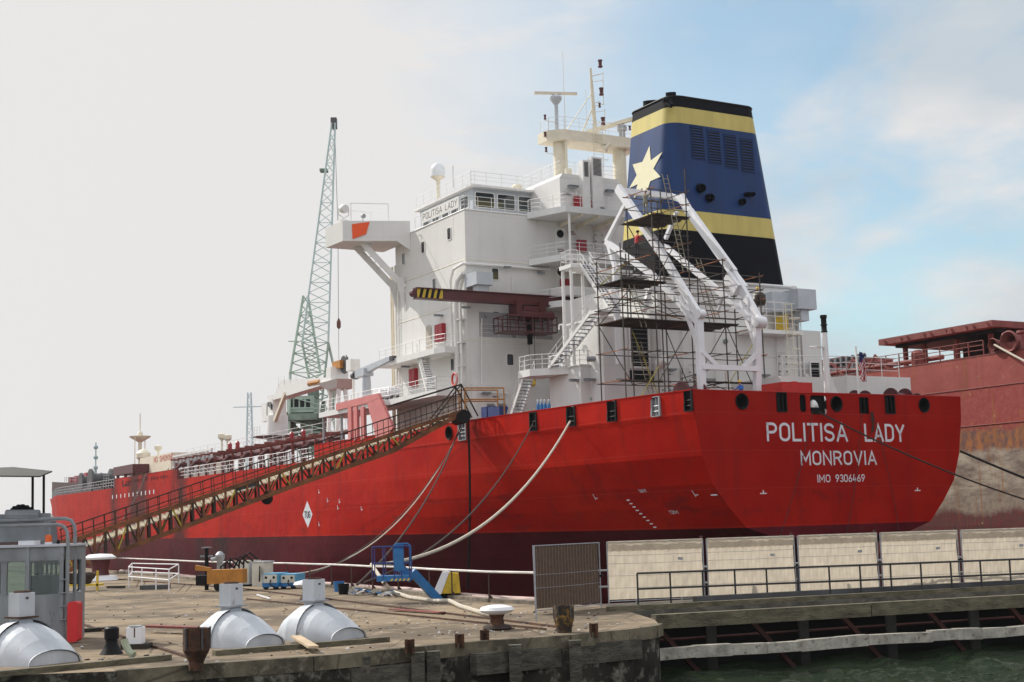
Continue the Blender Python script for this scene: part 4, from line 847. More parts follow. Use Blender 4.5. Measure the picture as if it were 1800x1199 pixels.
q = S(1038, 120, gy); mb = MB(); zt2 = q.z; mb.tube([(q.x+.3, gy, zp), (q.x+.05, gy, zp+5), (q.x, gy, zt2)], .2, 8, r2=.1); mb.tube([(q.x+.2, gy, zp+4.4), (q.x-2.9, gy+.3, zp+.1)], .05, 5); mb.tube([(q.x+.2, gy, zp+3), (q.x-.9, gy+.9, zp)], .07, 5)
for dz in (-.6, -3.2, -5.2, -6.1): mb.tube([(q.x, gy, zt2+dz-.2), (q.x+.9, gy, zt2+dz+.15)], .035, 5); 
mb.tube([(q.x+1.35, gy, zt2-.2), (q.x+1.3, gy, zt2-3.4)], .035, 5); mb.tube([(q.x+1.4, gy, zt2-3.7), (q.x+1.35, gy, zt2-6.6), (q.x+1.0, gy, zp+.3)], .035, 5); mb.tube([(q.x-.5, gy+.2, zt2-2), (q.x-.5, gy+.2, zp)], .02, 4)
for dz in (-.4, -3.3, -5.6): mb.tube([(q.x, gy, zt2+dz-.4), (q.x+1.4, gy, zt2+dz+.1)], .03, 5); mb.tube([(q.x, gy, zt2+dz-.9), (q.x+1.35, gy, zt2+dz-.6)], .025, 5)
pm = mb.build('signal_mast', CRM, mast, smooth=True)
for px, py in ((1055, 112), (1057, 161), (1060, 213), (1054, 185), (958, 206), (958, 236), (960, 263), (1107, 225)):
    p = S(px, py, gy); mb = MB(); k = 1 if px in (1055, 1057, 1060) else .6; mb.lathe(p-V((0, 0, .35*k)), [(.22*k, 0), (.22*k, .12*k), (.15*k, .2*k), (.17*k, .55*k), (.22*k, .6*k), (.22*k, .7*k), (.05, .75*k)], 8); mb.build('signal_lamp', MAR, pm, smooth=True)
    if px < 970: mb = MB(); mb.tube([p-V((0, 0, .3)), p+V((1.2, 0, -.4))], .03, 4); mb.build('lamp_bracket', CRM, pm)
mb = MB(); p = S(1105, 225, gy)
q = S(994, 230, 32); mb.tube([(q.x, 32, 32.4), (q.x, 32, q.z-.3)], .11, 6); mb.tube([(q.x, 32, q.z-.3), (q.x-.02, 32, S(993, 90, 32).z)], .035, 5, r2=.015); mb.box((q.x-.2, 31.8, 32.9), (q.x+.4, 32.2, 34.1)); mb.build('whip_antenna', CRM, ship)
mb = MB(); q = S(1041, 245, 31.9)
for dx in (0, 1.0): mb.tube([(q.x+dx, 31.7, 32.8), (q.x+dx, 31.7, zp+.9)], .035, 4)
for i in range(18): mb.tube([(q.x+.0, 31.7, 33+i*.3), (q.x+1.0, 31.7, 33+i*.3)], .02, 4)
for z in (zp-2.6, zp-1.5): mb.tube([(q.x, 31.7, z), (q.x-.1, 31.0, z), (q.x+1.1, 31.0, z), (q.x+1, 31.7, z)], .02, 4)
mb.build('ladder', CRM, mast)
mb = MB(); p = S(1062, 262, 32); mb.lathe(p, [(.1, .8), (.15, .4), (.42, 0), (.44, -.05)], 12, ax=(.3, -.3, .3)); mb.build('horn', CRM, mast, smooth=True)
# satellite dome
q = T(770, 322, 5.0); mb = MB(); c = V((5, q.y, 32.4)); d_ = T(770, 297, 5.0).z
mb.lathe(c, [(.32, 0), (.2, .8), (.2, d_-32.4-1.1), (.62, d_-32.4-.85), (.66, d_-32.4-.7)], 14); ped = mb.build('dome_pedestal', CRM, ship, smooth=True)
mb = MB(); mb.lathe((5, q.y, d_-.75), [(.70, 0), (.72, .3), (.70, .6)]+[(.70*math.cos(R(a)), .6+.75*math.sin(R(a))) for a in (15, 30, 45, 60, 75, 89)], 18); sdm = mb.build('satellite_dome', mat('dome_white', (.74, .76, .78), .35), ship, smooth=True)
mb = MB(); mb.box((4.55, q.y-.63, d_-.38), (5.2, q.y-.6, d_-.22)); mb.build('dome_decal', DBL, sdm) if False else None
mb = MB(); mb.lathe(S(909, 331, 36), [(.3, -.3), (.5, -.1), (.5, .15), (.3, .35), (.05, .4)], 12); mb.build('compass_cover', CRM, ship, smooth=True)
mb = MB(); p = S(797, 330, 36); mb.tube([(p.x, 36, 32.4), (p.x, 36, S(798, 292, 36).z)], .05, 5); p = S(835, 330, 36); mb.tube([(p.x, 36, 32.4), (p.x, 36, 34)], .03, 5); p = S(910, 318, 36); mb.tube([(p.x, 36, 32.4), (p.x, 36, 34.2)], .03, 5); mb.build('whip_antenna', WH2, ship)
# ---------------------------------------------------------------- lifeboat launching frame (white A-frames)
def fr_side(tx, pts, nm='davit_frame'):
    o = MB()
    for (a, b, w_, h_) in pts: o.bar(T(*a, tx), T(*b, tx), w_*.66, h_*.68)
    return o
A1 = fr_side(4.3, [((1081, 470), (1088, 640), .45, .6), ((1066, 424), (1104, 350), .4, .45), ((1086, 330), (1160, 440), .5, .95), ((1158, 437), (1232, 560), .5, .8), ((1066, 425), (1150, 486), .45, .6), ((1148, 484), (1226, 566), .45, .55), ((1068, 424), (1084, 480), .4, .45), ((1078, 478), (1094, 462), .35, .3), ((1228, 556), (1234, 690), .6, .75), ((1196, 520), (1228, 612), .3, .4), ((1198, 545), (1230, 545), .3, .3)])
dvf = A1.build('davit_frame', WHB, ship)
A2 = fr_side(9.2, [((1196, 345), (1216, 380), .5, .9), ((1212, 372), (1290, 480), .5, .95), ((1286, 474), (1336, 566), .5, .8), ((1160, 425), (1240, 492), .45, .55), ((1238, 490), (1330, 568), .45, .6), ((1190, 372), (1170, 420), .4, .4), ((1331, 560), (1331, 688), .6, .7), ((1302, 530), (1330, 612), .3, .4), ((1270, 520), (1262, 545), .3, .35)])
A2.build('davit_frame', WHB, ship)
cb = MB(); a, b = T(1088, 335, 4.3), T(1188, 344, 9.2); cb.bar(a, V((9.2, a.y, a.z)), .35, .42); cb.bar(V((9.2, a.y, a.z)), T(1200, 352, 9.2), .35, .42)
cb.build('davit_crossbeam', WHB, ship); cb = MB()
p, q = T(1234, 645, 4.3), T(1331, 645, 9.2); cb.bar(p, V((9.2, p.y, p.z)), .3, .35); cb.bar(p+V((0, 0, 1.1)), p+V((1.3, 0, .1)), .25, .3); cb.bar(V((9.2, p.y, p.z+1.1)), V((7.9, p.y, p.z+.1)), .25, .3)
cb.build('davit_crossbeam', WHB, ship)
mb = MB(); p = T(1292, 508, 9.2); mb.bar(p+V((0, -.6, -.2)), p+V((0, .5, 1.0)), .9, .9); mb.build('davit_winch_box', WHB, ship); mb = MB(); p = T(1232, 552, 4.3); mb.lathe(p+V((-.25, 0, 0)), [(.3, 0), (.3, .5)], 14, ax=(1, 0, 0)); mb.build('davit_sheave', WHB, ship, smooth=True); mb = MB(); p = T(1335, 566, 9.2); mb.lathe(p+V((-.4, 0, 0)), [(.4, 0), (.4, .8)], 14, ax=(1, 0, 0)); mb.build('davit_sheave', WHB, ship, smooth=True)
# inner small white davit of the casing (grey box)
mb = MB(); mb.bar(S(1132, 548, 12.5), S(1142, 508, 12.5), .3, .35); mb.bar(S(1142, 508, 12.5), S(1175, 508, 12.5), .3, .4); mb.bar(S(1175, 508, 12.5), S(1215, 548, 12.5), .3, .4); mb.box(S(1156, 545, 13.2), S(1172, 512, 13.9)); mb.bar(S(1140, 550, 12.5), S(1190, 552, 12.5), .3, .35); mb.build('boat_cradle', WH2, ship)
# enclosed boat hull hint behind scaffold: white canopy
# starboard platform with ladder
p = S(1345, 580, 12.6); z = p.z; pf = platform([(p.x-1.8, 12.3), (p.x+3.6, 12.3), (p.x+3.6, 14), (p.x-1.8, 14)], z, .3)
rail(pf, [(p.x-1.7, 12.4, z), (p.x+3.5, 12.4, z), (p.x+3.5, 13.9, z)], 2.2, 3, .8, .035)
mb = MB(); q = S(1382, 600, 12.2)
for dx in (0, .65): mb.tube([(q.x+dx, 12.1, 9.4), (q.x+dx, 12.1, z+2.2)], .04, 5)
for i in range(26): mb.tube([(q.x, 12.1, 9.7+i*.38), (q.x+.65, 12.1, 9.7+i*.38)], .025, 4)
for i in range(6): zz_ = 12+i*1.2; mb.tube([(q.x, 12.1, zz_), (q.x-.1, 11.4, zz_), (q.x+.4, 11.1, zz_), (q.x+.8, 11.4, zz_), (q.x+.65, 12.1, zz_)], .03, 4)
mb.build('ladder', CRM, casing)
# ---------------------------------------------------------------- poop deck gear by the transom
mb = MB(); mb.box((16.3, 3.2, 9.3), (22.6, 10, 12.6)); mb.box((11.2, 4.4, 9.3), (16.3, 10, 12.55)); ph = mb.build('aft_deckhouse', WH, ship)
rail(ph, [(11.5, 4.5, 12.6), (16.4, 3.3, 12.6), (21.6, 3.3, 12.6)], 1.4, 2, 1.6, .03)
mb = MB(); q = S(1455, 690, 2.5); mb.tube([(q.x, 2.5, 9.4), (q.x, 2.5, S(1452, 585, 2.5).z)], .26, 8, r2=.2); zz2 = S(1452, 585, 2.5).z
mb.prism([(q.x, 2.45, 10.9), (q.x+1.1, 2.45, 10.9), (q.x+.1, 2.45, 12.9)], (0, .1, 0)); mb.box((q.x-.9, 2.4, zz2-1.1), (q.x, 2.6, zz2-1.0)); 
sm_ = mb.build('stern_light_mast', WH2, ship, smooth=True)
mb = MB(); mb.tube([(q.x-.95+.35*math.cos(R(a)), 2.5+.35*math.sin(R(a)), zz2-1.05) for a in range(0, 361, 30)], .04, 5); mb.build('mast_ring', WH2, sm_)
mb = MB(); mb.lathe((q.x, 2.5, zz2), [(.18, 0), (.26, .05), (.2, .15), (.2, .5), (.27, .55), (.2, .62), (.2, 1.0), (.25, 1.05), (.25, 1.25)], 10); mb.build('signal_lamp', DRK, sm_, smooth=True)
mb = MB(); q = S(1426, 680, 1.6); mb.box((8.55, 1.2, 9.4), (11.2, 3.4, 11.75)); mb.box((9.5, 1.2, 11.75), (9.9, 1.5, 11.8)); mb.build('store_box', REDP, ship)
mb = MB(); q = S(1509, 690, 1.2); mb.tube([(q.x, 1.2, 9.4), (q.x, 1.2, S(1508, 609, 1.2).z)], .07, 6); mb.build('flag_staff', WH2, ship)
def winch(x, y, r_, L, nm='mooring_winch'):
    mb = MB(); mb.lathe((x-L/2, y, 9.5+r_+.4), [(r_, 0), (r_, .1), (r_*.6, .12), (r_*.6, L-.12), (r_, L-.1), (r_, L)], 20, ax=(1, 0, 0)); mb.box((x+L/2, y-.5, 9.4), (x+L/2+.7, y+.5, 9.4+r_*1.5)); mb.box((x-L/2-.3, y-.6, 9.4), (x+L/2+.6, y+.6, 9.6)); mb.tube([(x-L/2-.5, y, 9.9+r_), (x+L/2+.8, y, 9.9+r_)], .15, 8); return mb.build(nm, MAR, ship, smooth=True)
winch(3.6, 5.0, 1.05, 1.6); winch(16.2, 1.9, .75, 1.1); winch(19.6, 1.6, .85, 1.5); winch(21.4, 1.9, .7, .9)
mb = MB(); 
for i in range(9): a_ = R(i*40); mb.tube([(16.2+.5*math.cos(a_+t), 2.0+.3*math.sin(a_), 10.6+.35*math.sin(t+i)) for t in (0, .8, 1.6, 2.4)], .12, 5)
mb.build('rope_coil', mat('grey_canvas', (.16, .17, .15), .95), ship, smooth=True)
# fuel tanks etc. small blue drums beyond gangway
mb = MB()
for px in (856, 868, 878): p = T(px, 722, .5); mb.box((.2, p.y-.5, 9.4), (1.0, p.y+.45, p.z+.3))
mb.build('store_box', DBL, ship)
# ---------------------------------------------------------------- main deck forward: rails, crane, pipes, houses
for a, b in ((59, 103), (136, 244)):
    pts = [side(s, 9.4, -.15)+V((0, 0, .0)) for s in ([a+(b-a)*i/14 for i in range(15)])]
    mb = MB()
    for k in (.45, .85, 1.3): mb.tube([p+V((0, 0, k)) for p in pts], .035 if k > 1 else .03, 4)
    L0 = 0
    for p, q in zip(pts, pts[1:]):
        c = max(1, round((q-p).length/1.5))
        for i in range(c): g = lerp(p, q, i/c); mb.tube([g, g+V((0, 0, 1.3))], .04, 4)
        for i in range(0, c, 2): g = lerp(p, q, i/c); mb.tube([g+V((0, 0, 1.0)), g+V((1.0, -.5, 0))], .04, 4)
    mb.build('railing', GAL if a > 100 else WH2, ship)
def at_box(p, q, x0, x1, nm, M, th=None):  # box from two port-face pixels (top-left, bottom-right) on plane x0
    a, b = T(*p, x0), T(*q, x0); mb = MB(); mb.box((x0, min(a.y, b.y), min(a.z, b.z)), (x1, max(a.y, b.y), max(a.z, b.z))); return mb.build(nm, M, ship)
# hose crane
cx, cyy = 9.0, 99.0
mb = MB(); mb.tube([(cx, cyy, 9.4), (cx, cyy, 17.2)], 1.35, 16); hc = mb.build('deck_crane_pedestal', WH2, ship, smooth=True)
mb = MB(); mb.lathe((cx, cyy, 14.2), [(1.4, 0), (3.1, .25), (3.1, .35), (1.4, .4)], 20); mb.build('crane_platform', MAR, hc)
mb = MB(); mb.box((cx-.9, cyy-.9, 17.2), (cx+.9, cyy+1.0, 19.8)); mb.box((cx-1.0, cyy+1.3, 16.6), (cx+.6, cyy+3.0, 19.0)); mb.build('crane_house', WH2, hc)
mb = MB(); a = V((cx, cyy+1.6, 21.3)); b = V((cx, 78.2, 21.5)); mb.prism([T(*q, cx-.9) for q in ((478, 704), (485, 686), (494, 668), (583, 663), (583, 672), (520, 691))], (1.6, 0, 0)); jb = mb.build('crane_jib', WH2, hc)
for i in range(9): y = cyy-3-i*2; mb = MB(); mb.box((cx-.94, y-.04, 20.6+i*.08), (cx-.9, y+.04, 21.9-i*.08)); mb.build('jib_stiffener', SLAB, jb)
mb = MB(); mb.bar((cx-.9, cyy-1.6, 16.4), (cx-.9, cyy-5.4, 19.6), .4, .45); mb.build('crane_ram', CRM, hc, smooth=True)
rail(hc, [(cx-2.9, cyy-1.5, 14.5), (cx-2.9, cyy+1.5, 14.5)], 1.2, 2, 1)
mb = MB(); mb.lathe((cx, 77.2, 21.4), [(1.0, -.1), (1.1, 0), (1.1, .15), (.2, .2)], 16, ax=(1, 0, 0)); mb.build('jib_sheave', DKG, hc)
mb = MB(); mb.box((cx-.5, 77.2, 21.0), (cx+.5, 79.5, 21.9)); mb.tube([(cx-.7, 82.5, 19.9), (cx-.7, 86, 20.0)], .38, 8); mb.build('jib_cylinder', ORY, hc)
mb = MB()
for i in range(5): mb.tube([(cx-1.1, cyy-.3+.7*math.cos(t), 18.4+.5*math.sin(t+i*.5)) for t in (0, .7, 1.4, 2.1, 2.8, 3.5)], .07, 4)
mb.build('hydraulic_hose', DRK, hc)
mb = MB()
for y in (78, 80.5): mb.bar((cx-1.2, y-.7, 9.4), (cx-.3, y, 19.6), .35, .4); mb.bar((cx+1.2, y-.7, 9.4), (cx+.3, y, 19.6), .35, .4)
mb.prism([(cx-1.4, 76, 19.6), (cx-1.4, 82, 19.6), (cx-.8, 80.5, 18.7), (cx-.8, 77.5, 18.7)], (2.2, 0, 0)); mb.box((cx-1.2, 78.3, 19.6), (cx+1.0, 79.7, 21.2)); mb.build('crane_crutch', WH2, ship)
# pipes on deck
mb = MB()
mb.tube([(1.0, 62, 11.8), (1.0, 98, 11.5), (1.2, 108, 11.7)], .32, 8); mb.tube([(2.2, 62, 12.0), (2.2, 112, 11.9)], .28, 8)
for i in range(8): y = 66+i*6.5; mb.tube([(-.4, y, 9.5), (-.4, y, 11.1), (.2, y, 11.6), (1.2, y, 11.6)], .26, 7); mb.box((-.6, y-.5, 10.5), (-.2, y+.5, 11.0))
for i in range(5): y = 84+i*4; mb.tube([(3, y, 9.5), (3, y, 12.6), (6, y, 12.6)], .3, 7)
mb.tube([(3, 60, 12.6), (3, 118, 12.6)], .3, 7)
mb.build('cargo_pipe', MAR, ship, smooth=True)
mb = MB()
for i in range(17): y = 62+i*3.3; mb.bar((.6, y, 9.4), (.6, y, 12.0), .12, .3); mb.box((-.2, y-.1, 12.3), (3, y+.1, 12.5))
mb.build('pipe_support', RPK, ship)
rail(ship, [(3, 60, 12.9), (3, 118, 12.9)], 1.1, 1, 3, .03, WH2)
rail(ship, [(8, 85, 13.4), (8, 118, 13.4)], 1.1, 1, 3, .03, WH2)
for i, (y, x) in enumerate(((71, 1.5), (74.5, 1.5), (90.5, .8), (93.3, .8))):
    mb = MB(); mb.lathe((x, y, 12.3), [(.2, 0), (.26, .2), (.26, .9), (.1, 1.1)], 8); mb.build('fire_monitor', REDB, ship)
# manifold drip tray (grey rectangular frame)
at_box((305, 808), (372, 826), 1.2, 1.6, 'manifold_screen', GAL)
mb = MB(); a, b = T(305, 812, 1.1), T(372, 828, 1.1)
for i in range(11): y = a.y+(b.y-a.y)*i/10; mb.bar((1.1, y, 9.6), (1.1, y, 13.2), .08, .25)
mb.box((1.0, b.y, 12.9), (1.3, a.y, 13.1)); mb.box((1.0, b.y, 11.1), (1.3, a.y, 11.3)); mb.build('manifold_frame', WH2, ship)
mb = MB(); mb.box((2.0, 104, 12.2), (5, 120, 12.4)); mb.build('catwalk', GAL, ship)
# cream deck house with warning text, and the fore light tower
at_box((246, 806), (300, 846), 4.0, 12, 'foam_house', CRM)
text_mb('NO SMOKING', 0, 10.2, 13.15, 14.0, lambda u, v, d: V((3.97, 137.8-u, v)), th=.15).build('warning_lettering', REDP, ship)
a = T(246, 768, 5); fc = V((6, T(246, 800, 6).y, 0))
mb = MB(); y = fc.y; mb.tube([(6, y, 9.4), (6, y, 18.4)], .3, 8); mb.lathe((6, y, 17.2), [(.3, 0), (1.6, .75), (1.7, .95), (.4, 1.05)], 14); mb.tube([(6, y, 18), (6, y, 21.8)], .09, 6); [mb.tube([(6+dx, y+dy, 9.4), (6+dx, y+dy, 18.0)], .08, 5) for dx, dy in ((-1.1, -1.1), (1.1, 1.1))]; mb.lathe((6, y, 18.2), [(.5, 0), (.4, .5), (.08, .8)], 10); mb.build('fore_mast', CRM, ship, smooth=True)
mb = MB(); mb.lathe(T(252, 798, 5)-V((0, 0, 1)), [(.6, 0), (1.1, .4), (1.1, 1.1), (.6, 1.6), (.05, 1.8)], 12); mb.build('vent_dome', CRM, ship, smooth=True)
for px, py in ((278, 790), (390, 770), (400, 772)):
    p = T(px, py, 5); mb = MB(); mb.tube([(5, p.y, 9.4), (5, p.y, p.z)], .15, 6); mb.lathe((5, p.y, p.z), [(.2, -.3), (.55, 0), (.55, .5), (.3, .6)], 8); mb.build('vent_mast', CRM, ship, smooth=True)
at_box((199, 822), (233, 831), 1.5, 9, 'winch_shelter', MAR)
mb = MB(); a, b = T(205, 845, 1.6), T(232, 845, 1.6)
for y in (a.y, (a.y+b.y)/2, b.y): mb.tube([(1.8, y, 9.4), (1.8, y, 12.8)], .25, 6)
mb.build('shelter_post', MAR, ship)
p = T(178, 834, 6); mb = MB(); mb.lathe((4, p.y, p.z-1.0), [(2.0, 0), (2.0, .4), (1.2, .5), (1.2, 3.4), (2.0, 3.5), (2.0, 3.9), (.1, 4)], 16, ax=(1, 0, 0)); mb.lathe((4, p.y+7, p.z-1.0), [(1.6, 0), (1.6, .4), (1, .5), (1, 3.4), (1.6, 3.5), (1.6, 3.9), (.1, 4)], 16, ax=(1, 0, 0)); mb.build('anchor_windlass', DKG, ship, smooth=True)
# forecastle bulwark (maroon, set inboard)
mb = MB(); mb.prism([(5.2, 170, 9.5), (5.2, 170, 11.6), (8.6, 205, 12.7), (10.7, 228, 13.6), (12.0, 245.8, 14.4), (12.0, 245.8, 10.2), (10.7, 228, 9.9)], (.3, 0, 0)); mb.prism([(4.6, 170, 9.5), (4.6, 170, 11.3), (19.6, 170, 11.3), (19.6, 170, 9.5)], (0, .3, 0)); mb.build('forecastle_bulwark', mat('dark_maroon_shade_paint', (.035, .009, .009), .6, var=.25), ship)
rail(ship, [(5.4, 170, 11.6), (8.8, 205, 12.7), (10.8, 228, 13.6)], 1.1, 1, 3, .05, GAL)
for y in (200, 214, 222): mb = MB(); x = itp(y, [170, 205, 228], [5.5, 8.9, 10.9]); mb.box((x, y-1, 12.6), (x+1, y+1, 14.4)); mb.build('deck_locker', REDB, ship)
# ================================================================ GROUND, QUAY, DOCK, WATER
def conc(name, a, b_, c, bump=.5, s1=.18, stain=(.05, .04, .03), joints=False):
    M = bpy.data.materials.new(name); M.use_nodes = True; t = M.node_tree; b = t.nodes['Principled BSDF']; lk = t.links.new
    tc = t.nodes.new('ShaderNodeTexCoord')
    def noise(s, d, r=.6, st=(1, 1, 1)):
        mp = t.nodes.new('ShaderNodeMapping'); mp.inputs['Scale'].default_value = st; lk(tc.outputs['Object'], mp.inputs[0])
        n = t.nodes.new('ShaderNodeTexNoise'); n.inputs['Scale'].default_value = s; n.inputs['Detail'].default_value = d; n.inputs['Roughness'].default_value = r; lk(mp.outputs[0], n.inputs[0]); return n.outputs[0]
    def rng(x, p, q, u=0, v=1): r_ = t.nodes.new('ShaderNodeMapRange'); r_.inputs[1].default_value = p; r_.inputs[2].default_value = q; r_.inputs[3].default_value = u; r_.inputs[4].default_value = v; lk(x, r_.inputs[0]); return r_.outputs[0]
    def mixc(f, x, y):
        m_ = t.nodes.new('ShaderNodeMix'); m_.data_type = 'RGBA'; lk(f, m_.inputs[0])
        for i, q in ((6, x), (7, y)):
            if isinstance(q, tuple): m_.inputs[i].default_value = (*q, 1)
            else: lk(q, m_.inputs[i])
        return m_.outputs[2]
    col_ = mixc(rng(noise(s1, 5), .40, .58), a, b_)
    col_ = mixc(rng(noise(s1*5, 8, .7), .5, .68, 0, .7), col_, c)
    col_ = mixc(rng(noise(s1*14, 9, .75), .58, .70, 0, .75), col_, stain)
    v = t.nodes.new('ShaderNodeTexVoronoi'); v.feature = 'DISTANCE_TO_EDGE'; v.inputs['Scale'].default_value = .33; lk(tc.outputs['Object'], v.inputs[0])
    col_ = mixc(rng(v.outputs[0], 0, .012, .7, 0), col_, stain)
    if joints:
        sp2 = t.nodes.new('ShaderNodeSeparateXYZ'); mp = t.nodes.new('ShaderNodeMapping'); mp.inputs['Rotation'].default_value = (0, 0, .42); lk(tc.outputs['Object'], mp.inputs[0]); lk(mp.outputs[0], sp2.inputs[0])
        for k_, per in ((0, 4.2), (1, 6.1)):
            pp_ = t.nodes.new('ShaderNodeMath'); pp_.operation = 'PINGPONG'; pp_.inputs[1].default_value = per/2; lk(sp2.outputs[k_], pp_.inputs[0]); col_ = mixc(rng(pp_.outputs[0], 0, .035, .8, 0), col_, (.05, .04, .03))
        col_ = mixc(rng(noise(.42, 4, .5), .60, .66, 0, .55), col_, (.09, .075, .055)); col_ = mixc(rng(noise(.9, 7, .75, (1, .25, 1)), .60, .67, 0, .5), col_, (.12, .10, .075))
    lk(col_, b.inputs['Base Color']); b.inputs['Roughness'].default_value = .9; b.inputs['Specular IOR Level'].default_value = .2
    bp = t.nodes.new('ShaderNodeBump'); bp.inputs['Strength'].default_value = bump; bp.inputs['Distance'].default_value = .04; lk(noise(6, 9, .7), bp.inputs['Height']); lk(bp.outputs[0], b.inputs['Normal'])
    return M
QC = conc('quay_concrete', (.27, .205, .135), (.125, .098, .07), (.38, .30, .21), stain=(.035, .028, .02), joints=True)
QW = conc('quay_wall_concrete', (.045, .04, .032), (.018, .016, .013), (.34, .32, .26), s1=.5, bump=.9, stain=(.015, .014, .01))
DF = conc('dock_concrete', (.09, .08, .07), (.05, .045, .04), (.12, .10, .09))
near = [W(*p) for p in ((200, 1180), (367, 1167), (546, 1155), (707, 1140), (800, 1131), (998, 1117), (1100, 1107), (1148, 1101), (1158, 1097), (1150, 1089))]
back = [V((3.45, 43.1, 0)), V((2.9, 47.2, 0)), V((1.4, 48.9, 0)), V((-.65, 52.1, 0)), V((-6.6, 65.2, 0)), V((-11.8, 75.4, 0)), V((-18.9, 85.9, 0)), V((-29.8, 107.4, 0)), V((-110, 268, 0)), V((-150, 350, 0))]
poly = [V((-300, 20, 0)), V((-30, 27.5, 0))] + near + back + [V((-300, 350, 0))]
mb = MB(); n_ = len(poly); mb.add(poly, [tuple(range(n_))]); struct('quay', mb, QC)
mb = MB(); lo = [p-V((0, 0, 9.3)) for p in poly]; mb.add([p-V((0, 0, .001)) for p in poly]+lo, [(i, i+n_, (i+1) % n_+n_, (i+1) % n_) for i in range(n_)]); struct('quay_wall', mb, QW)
# coping lip along near edge
mb = MB(); E_ = near[:9]; 
for a, b in zip(E_, E_[1:]): mb.bar(a+V((0, .12, -.15)), b+V((0, .12, -.15)), .26, .32)
struct('quay_coping', mb, conc('coping_concrete', (.19, .16, .11), (.08, .07, .05), (.28, .24, .18), s1=.9))
mb = MB(); mb.add([(-3500, 36, -9.25), (3500, 36, -9.25), (3500, 4500, -9.25), (-3500, 4500, -9.25)], [(0, 1, 2, 3)]); struct('dock_floor', mb, DF)
# water
WT = bpy.data.materials.new('harbour_water'); WT.use_nodes = True; t = WT.node_tree; b = t.nodes['Principled BSDF']
b.inputs['Base Color'].default_value = (.013, .028, .008, 1); b.inputs['Roughness'].default_value = .035; b.inputs['IOR'].default_value = 1.33
tc = t.nodes.new('ShaderNodeTexCoord'); hts = []
for s_, st, k in ((2.4, (1, 1.6, 1), .6), (7.5, (1, 1.3, 1), .35), (.5, (1, 1, 1), .5)):
    mp = t.nodes.new('ShaderNodeMapping'); mp.inputs['Scale'].default_value = st; n = t.nodes.new('ShaderNodeTexNoise'); n.inputs['Scale'].default_value = s_; n.inputs['Detail'].default_value = 4; n.inputs['Distortion'].default_value = .8
    t.links.new(tc.outputs['Object'], mp.inputs[0]); t.links.new(mp.outputs[0], n.inputs[0]); m_ = t.nodes.new('ShaderNodeMath'); m_.operation = 'MULTIPLY'; m_.inputs[1].default_value = k; t.links.new(n.outputs[0], m_.inputs[0]); hts.append(m_.outputs[0])
a1 = t.nodes.new('ShaderNodeMath'); a2 = t.nodes.new('ShaderNodeMath'); t.links.new(hts[0], a1.inputs[0]); t.links.new(hts[1], a1.inputs[1]); t.links.new(a1.outputs[0], a2.inputs[0]); t.links.new(hts[2], a2.inputs[1])
bp = t.nodes.new('ShaderNodeBump'); bp.inputs['Strength'].default_value = 1.0; bp.inputs['Distance'].default_value = .55; t.links.new(a2.outputs[0], bp.inputs['Height']); t.links.new(bp.outputs[0], b.inputs['Normal'])
g0 = V((4.09, 43.12, 0)); gu = (V((16.95, 48.11, 0))-g0).normalized(); gn = V((-gu.y, gu.x, 0))
def GT(a, o, z=0): return g0+gu*a+gn*o+V((0, 0, z))
mb = MB(); wz = -1.95
wp = [V((-1500, -1500, wz)), V((1500, -1500, wz)), V((1500, 0, wz)), GT(300, 2.4, wz), GT(-1.5, 2.4, wz), V((0, 38.2, wz)), V((-9, 34, wz)), V((-300, 30, wz))]; mb.add(wp, [tuple(range(len(wp)))]); struct('water', mb, WT)
mb = MB(); nx, ny = 230, 96; rows = []; rw_ = random.Random(11); comp = [(rw_.uniform(1.2, 9), rw_.uniform(0, 6.28), rw_.uniform(0, 6.28)) for _ in range(34)]
for j in range(ny+1):
    row = []
    for i in range(nx+1):
        p = GT(-6+i*.16, -9.5+j*.118); h_ = sum(.05/f_*math.sin(f_*(p.x*math.cos(d_)+p.y*math.sin(d_))+ph) for f_, d_, ph in comp); row.append(V((p.x, p.y, wz+.06+h_)))
    rows.append(row)
for p, q in zip(rows, rows[1:]): mb.strip(p, q)
struct('water', mb, WT, smooth=True)
# far shore, hill beyond the bow
mb = MB(); mb.add([(-900, 352, -.5), (900, 352, -.5), (2500, 4000, -.5), (-2500, 4000, -.5)], [(0, 1, 2, 3)])
struct('far_ground', mb, conc('far_ground_dirt', (.12, .13, .09), (.16, .14, .11), (.2, .18, .14), s1=.02))
mb = MB(); xs = [-1500+i*60 for i in range(30)]; hh = [30+14*math.sin(i*.7)+8*math.sin(i*1.9) for i in range(30)]
mb.strip([V((x, 2100, -1)) for x in xs], [V((x, 2160, h)) for x, h in zip(xs, hh)]); mb.strip([V((x, 2160, h)) for x, h in zip(xs, hh)], [V((x, 2500, -1)) for x in xs]); struct('hills', mb, mat('hazy_hill_grey', (.34, .39, .44), .9, var=.08, sc_=.01), smooth=True)

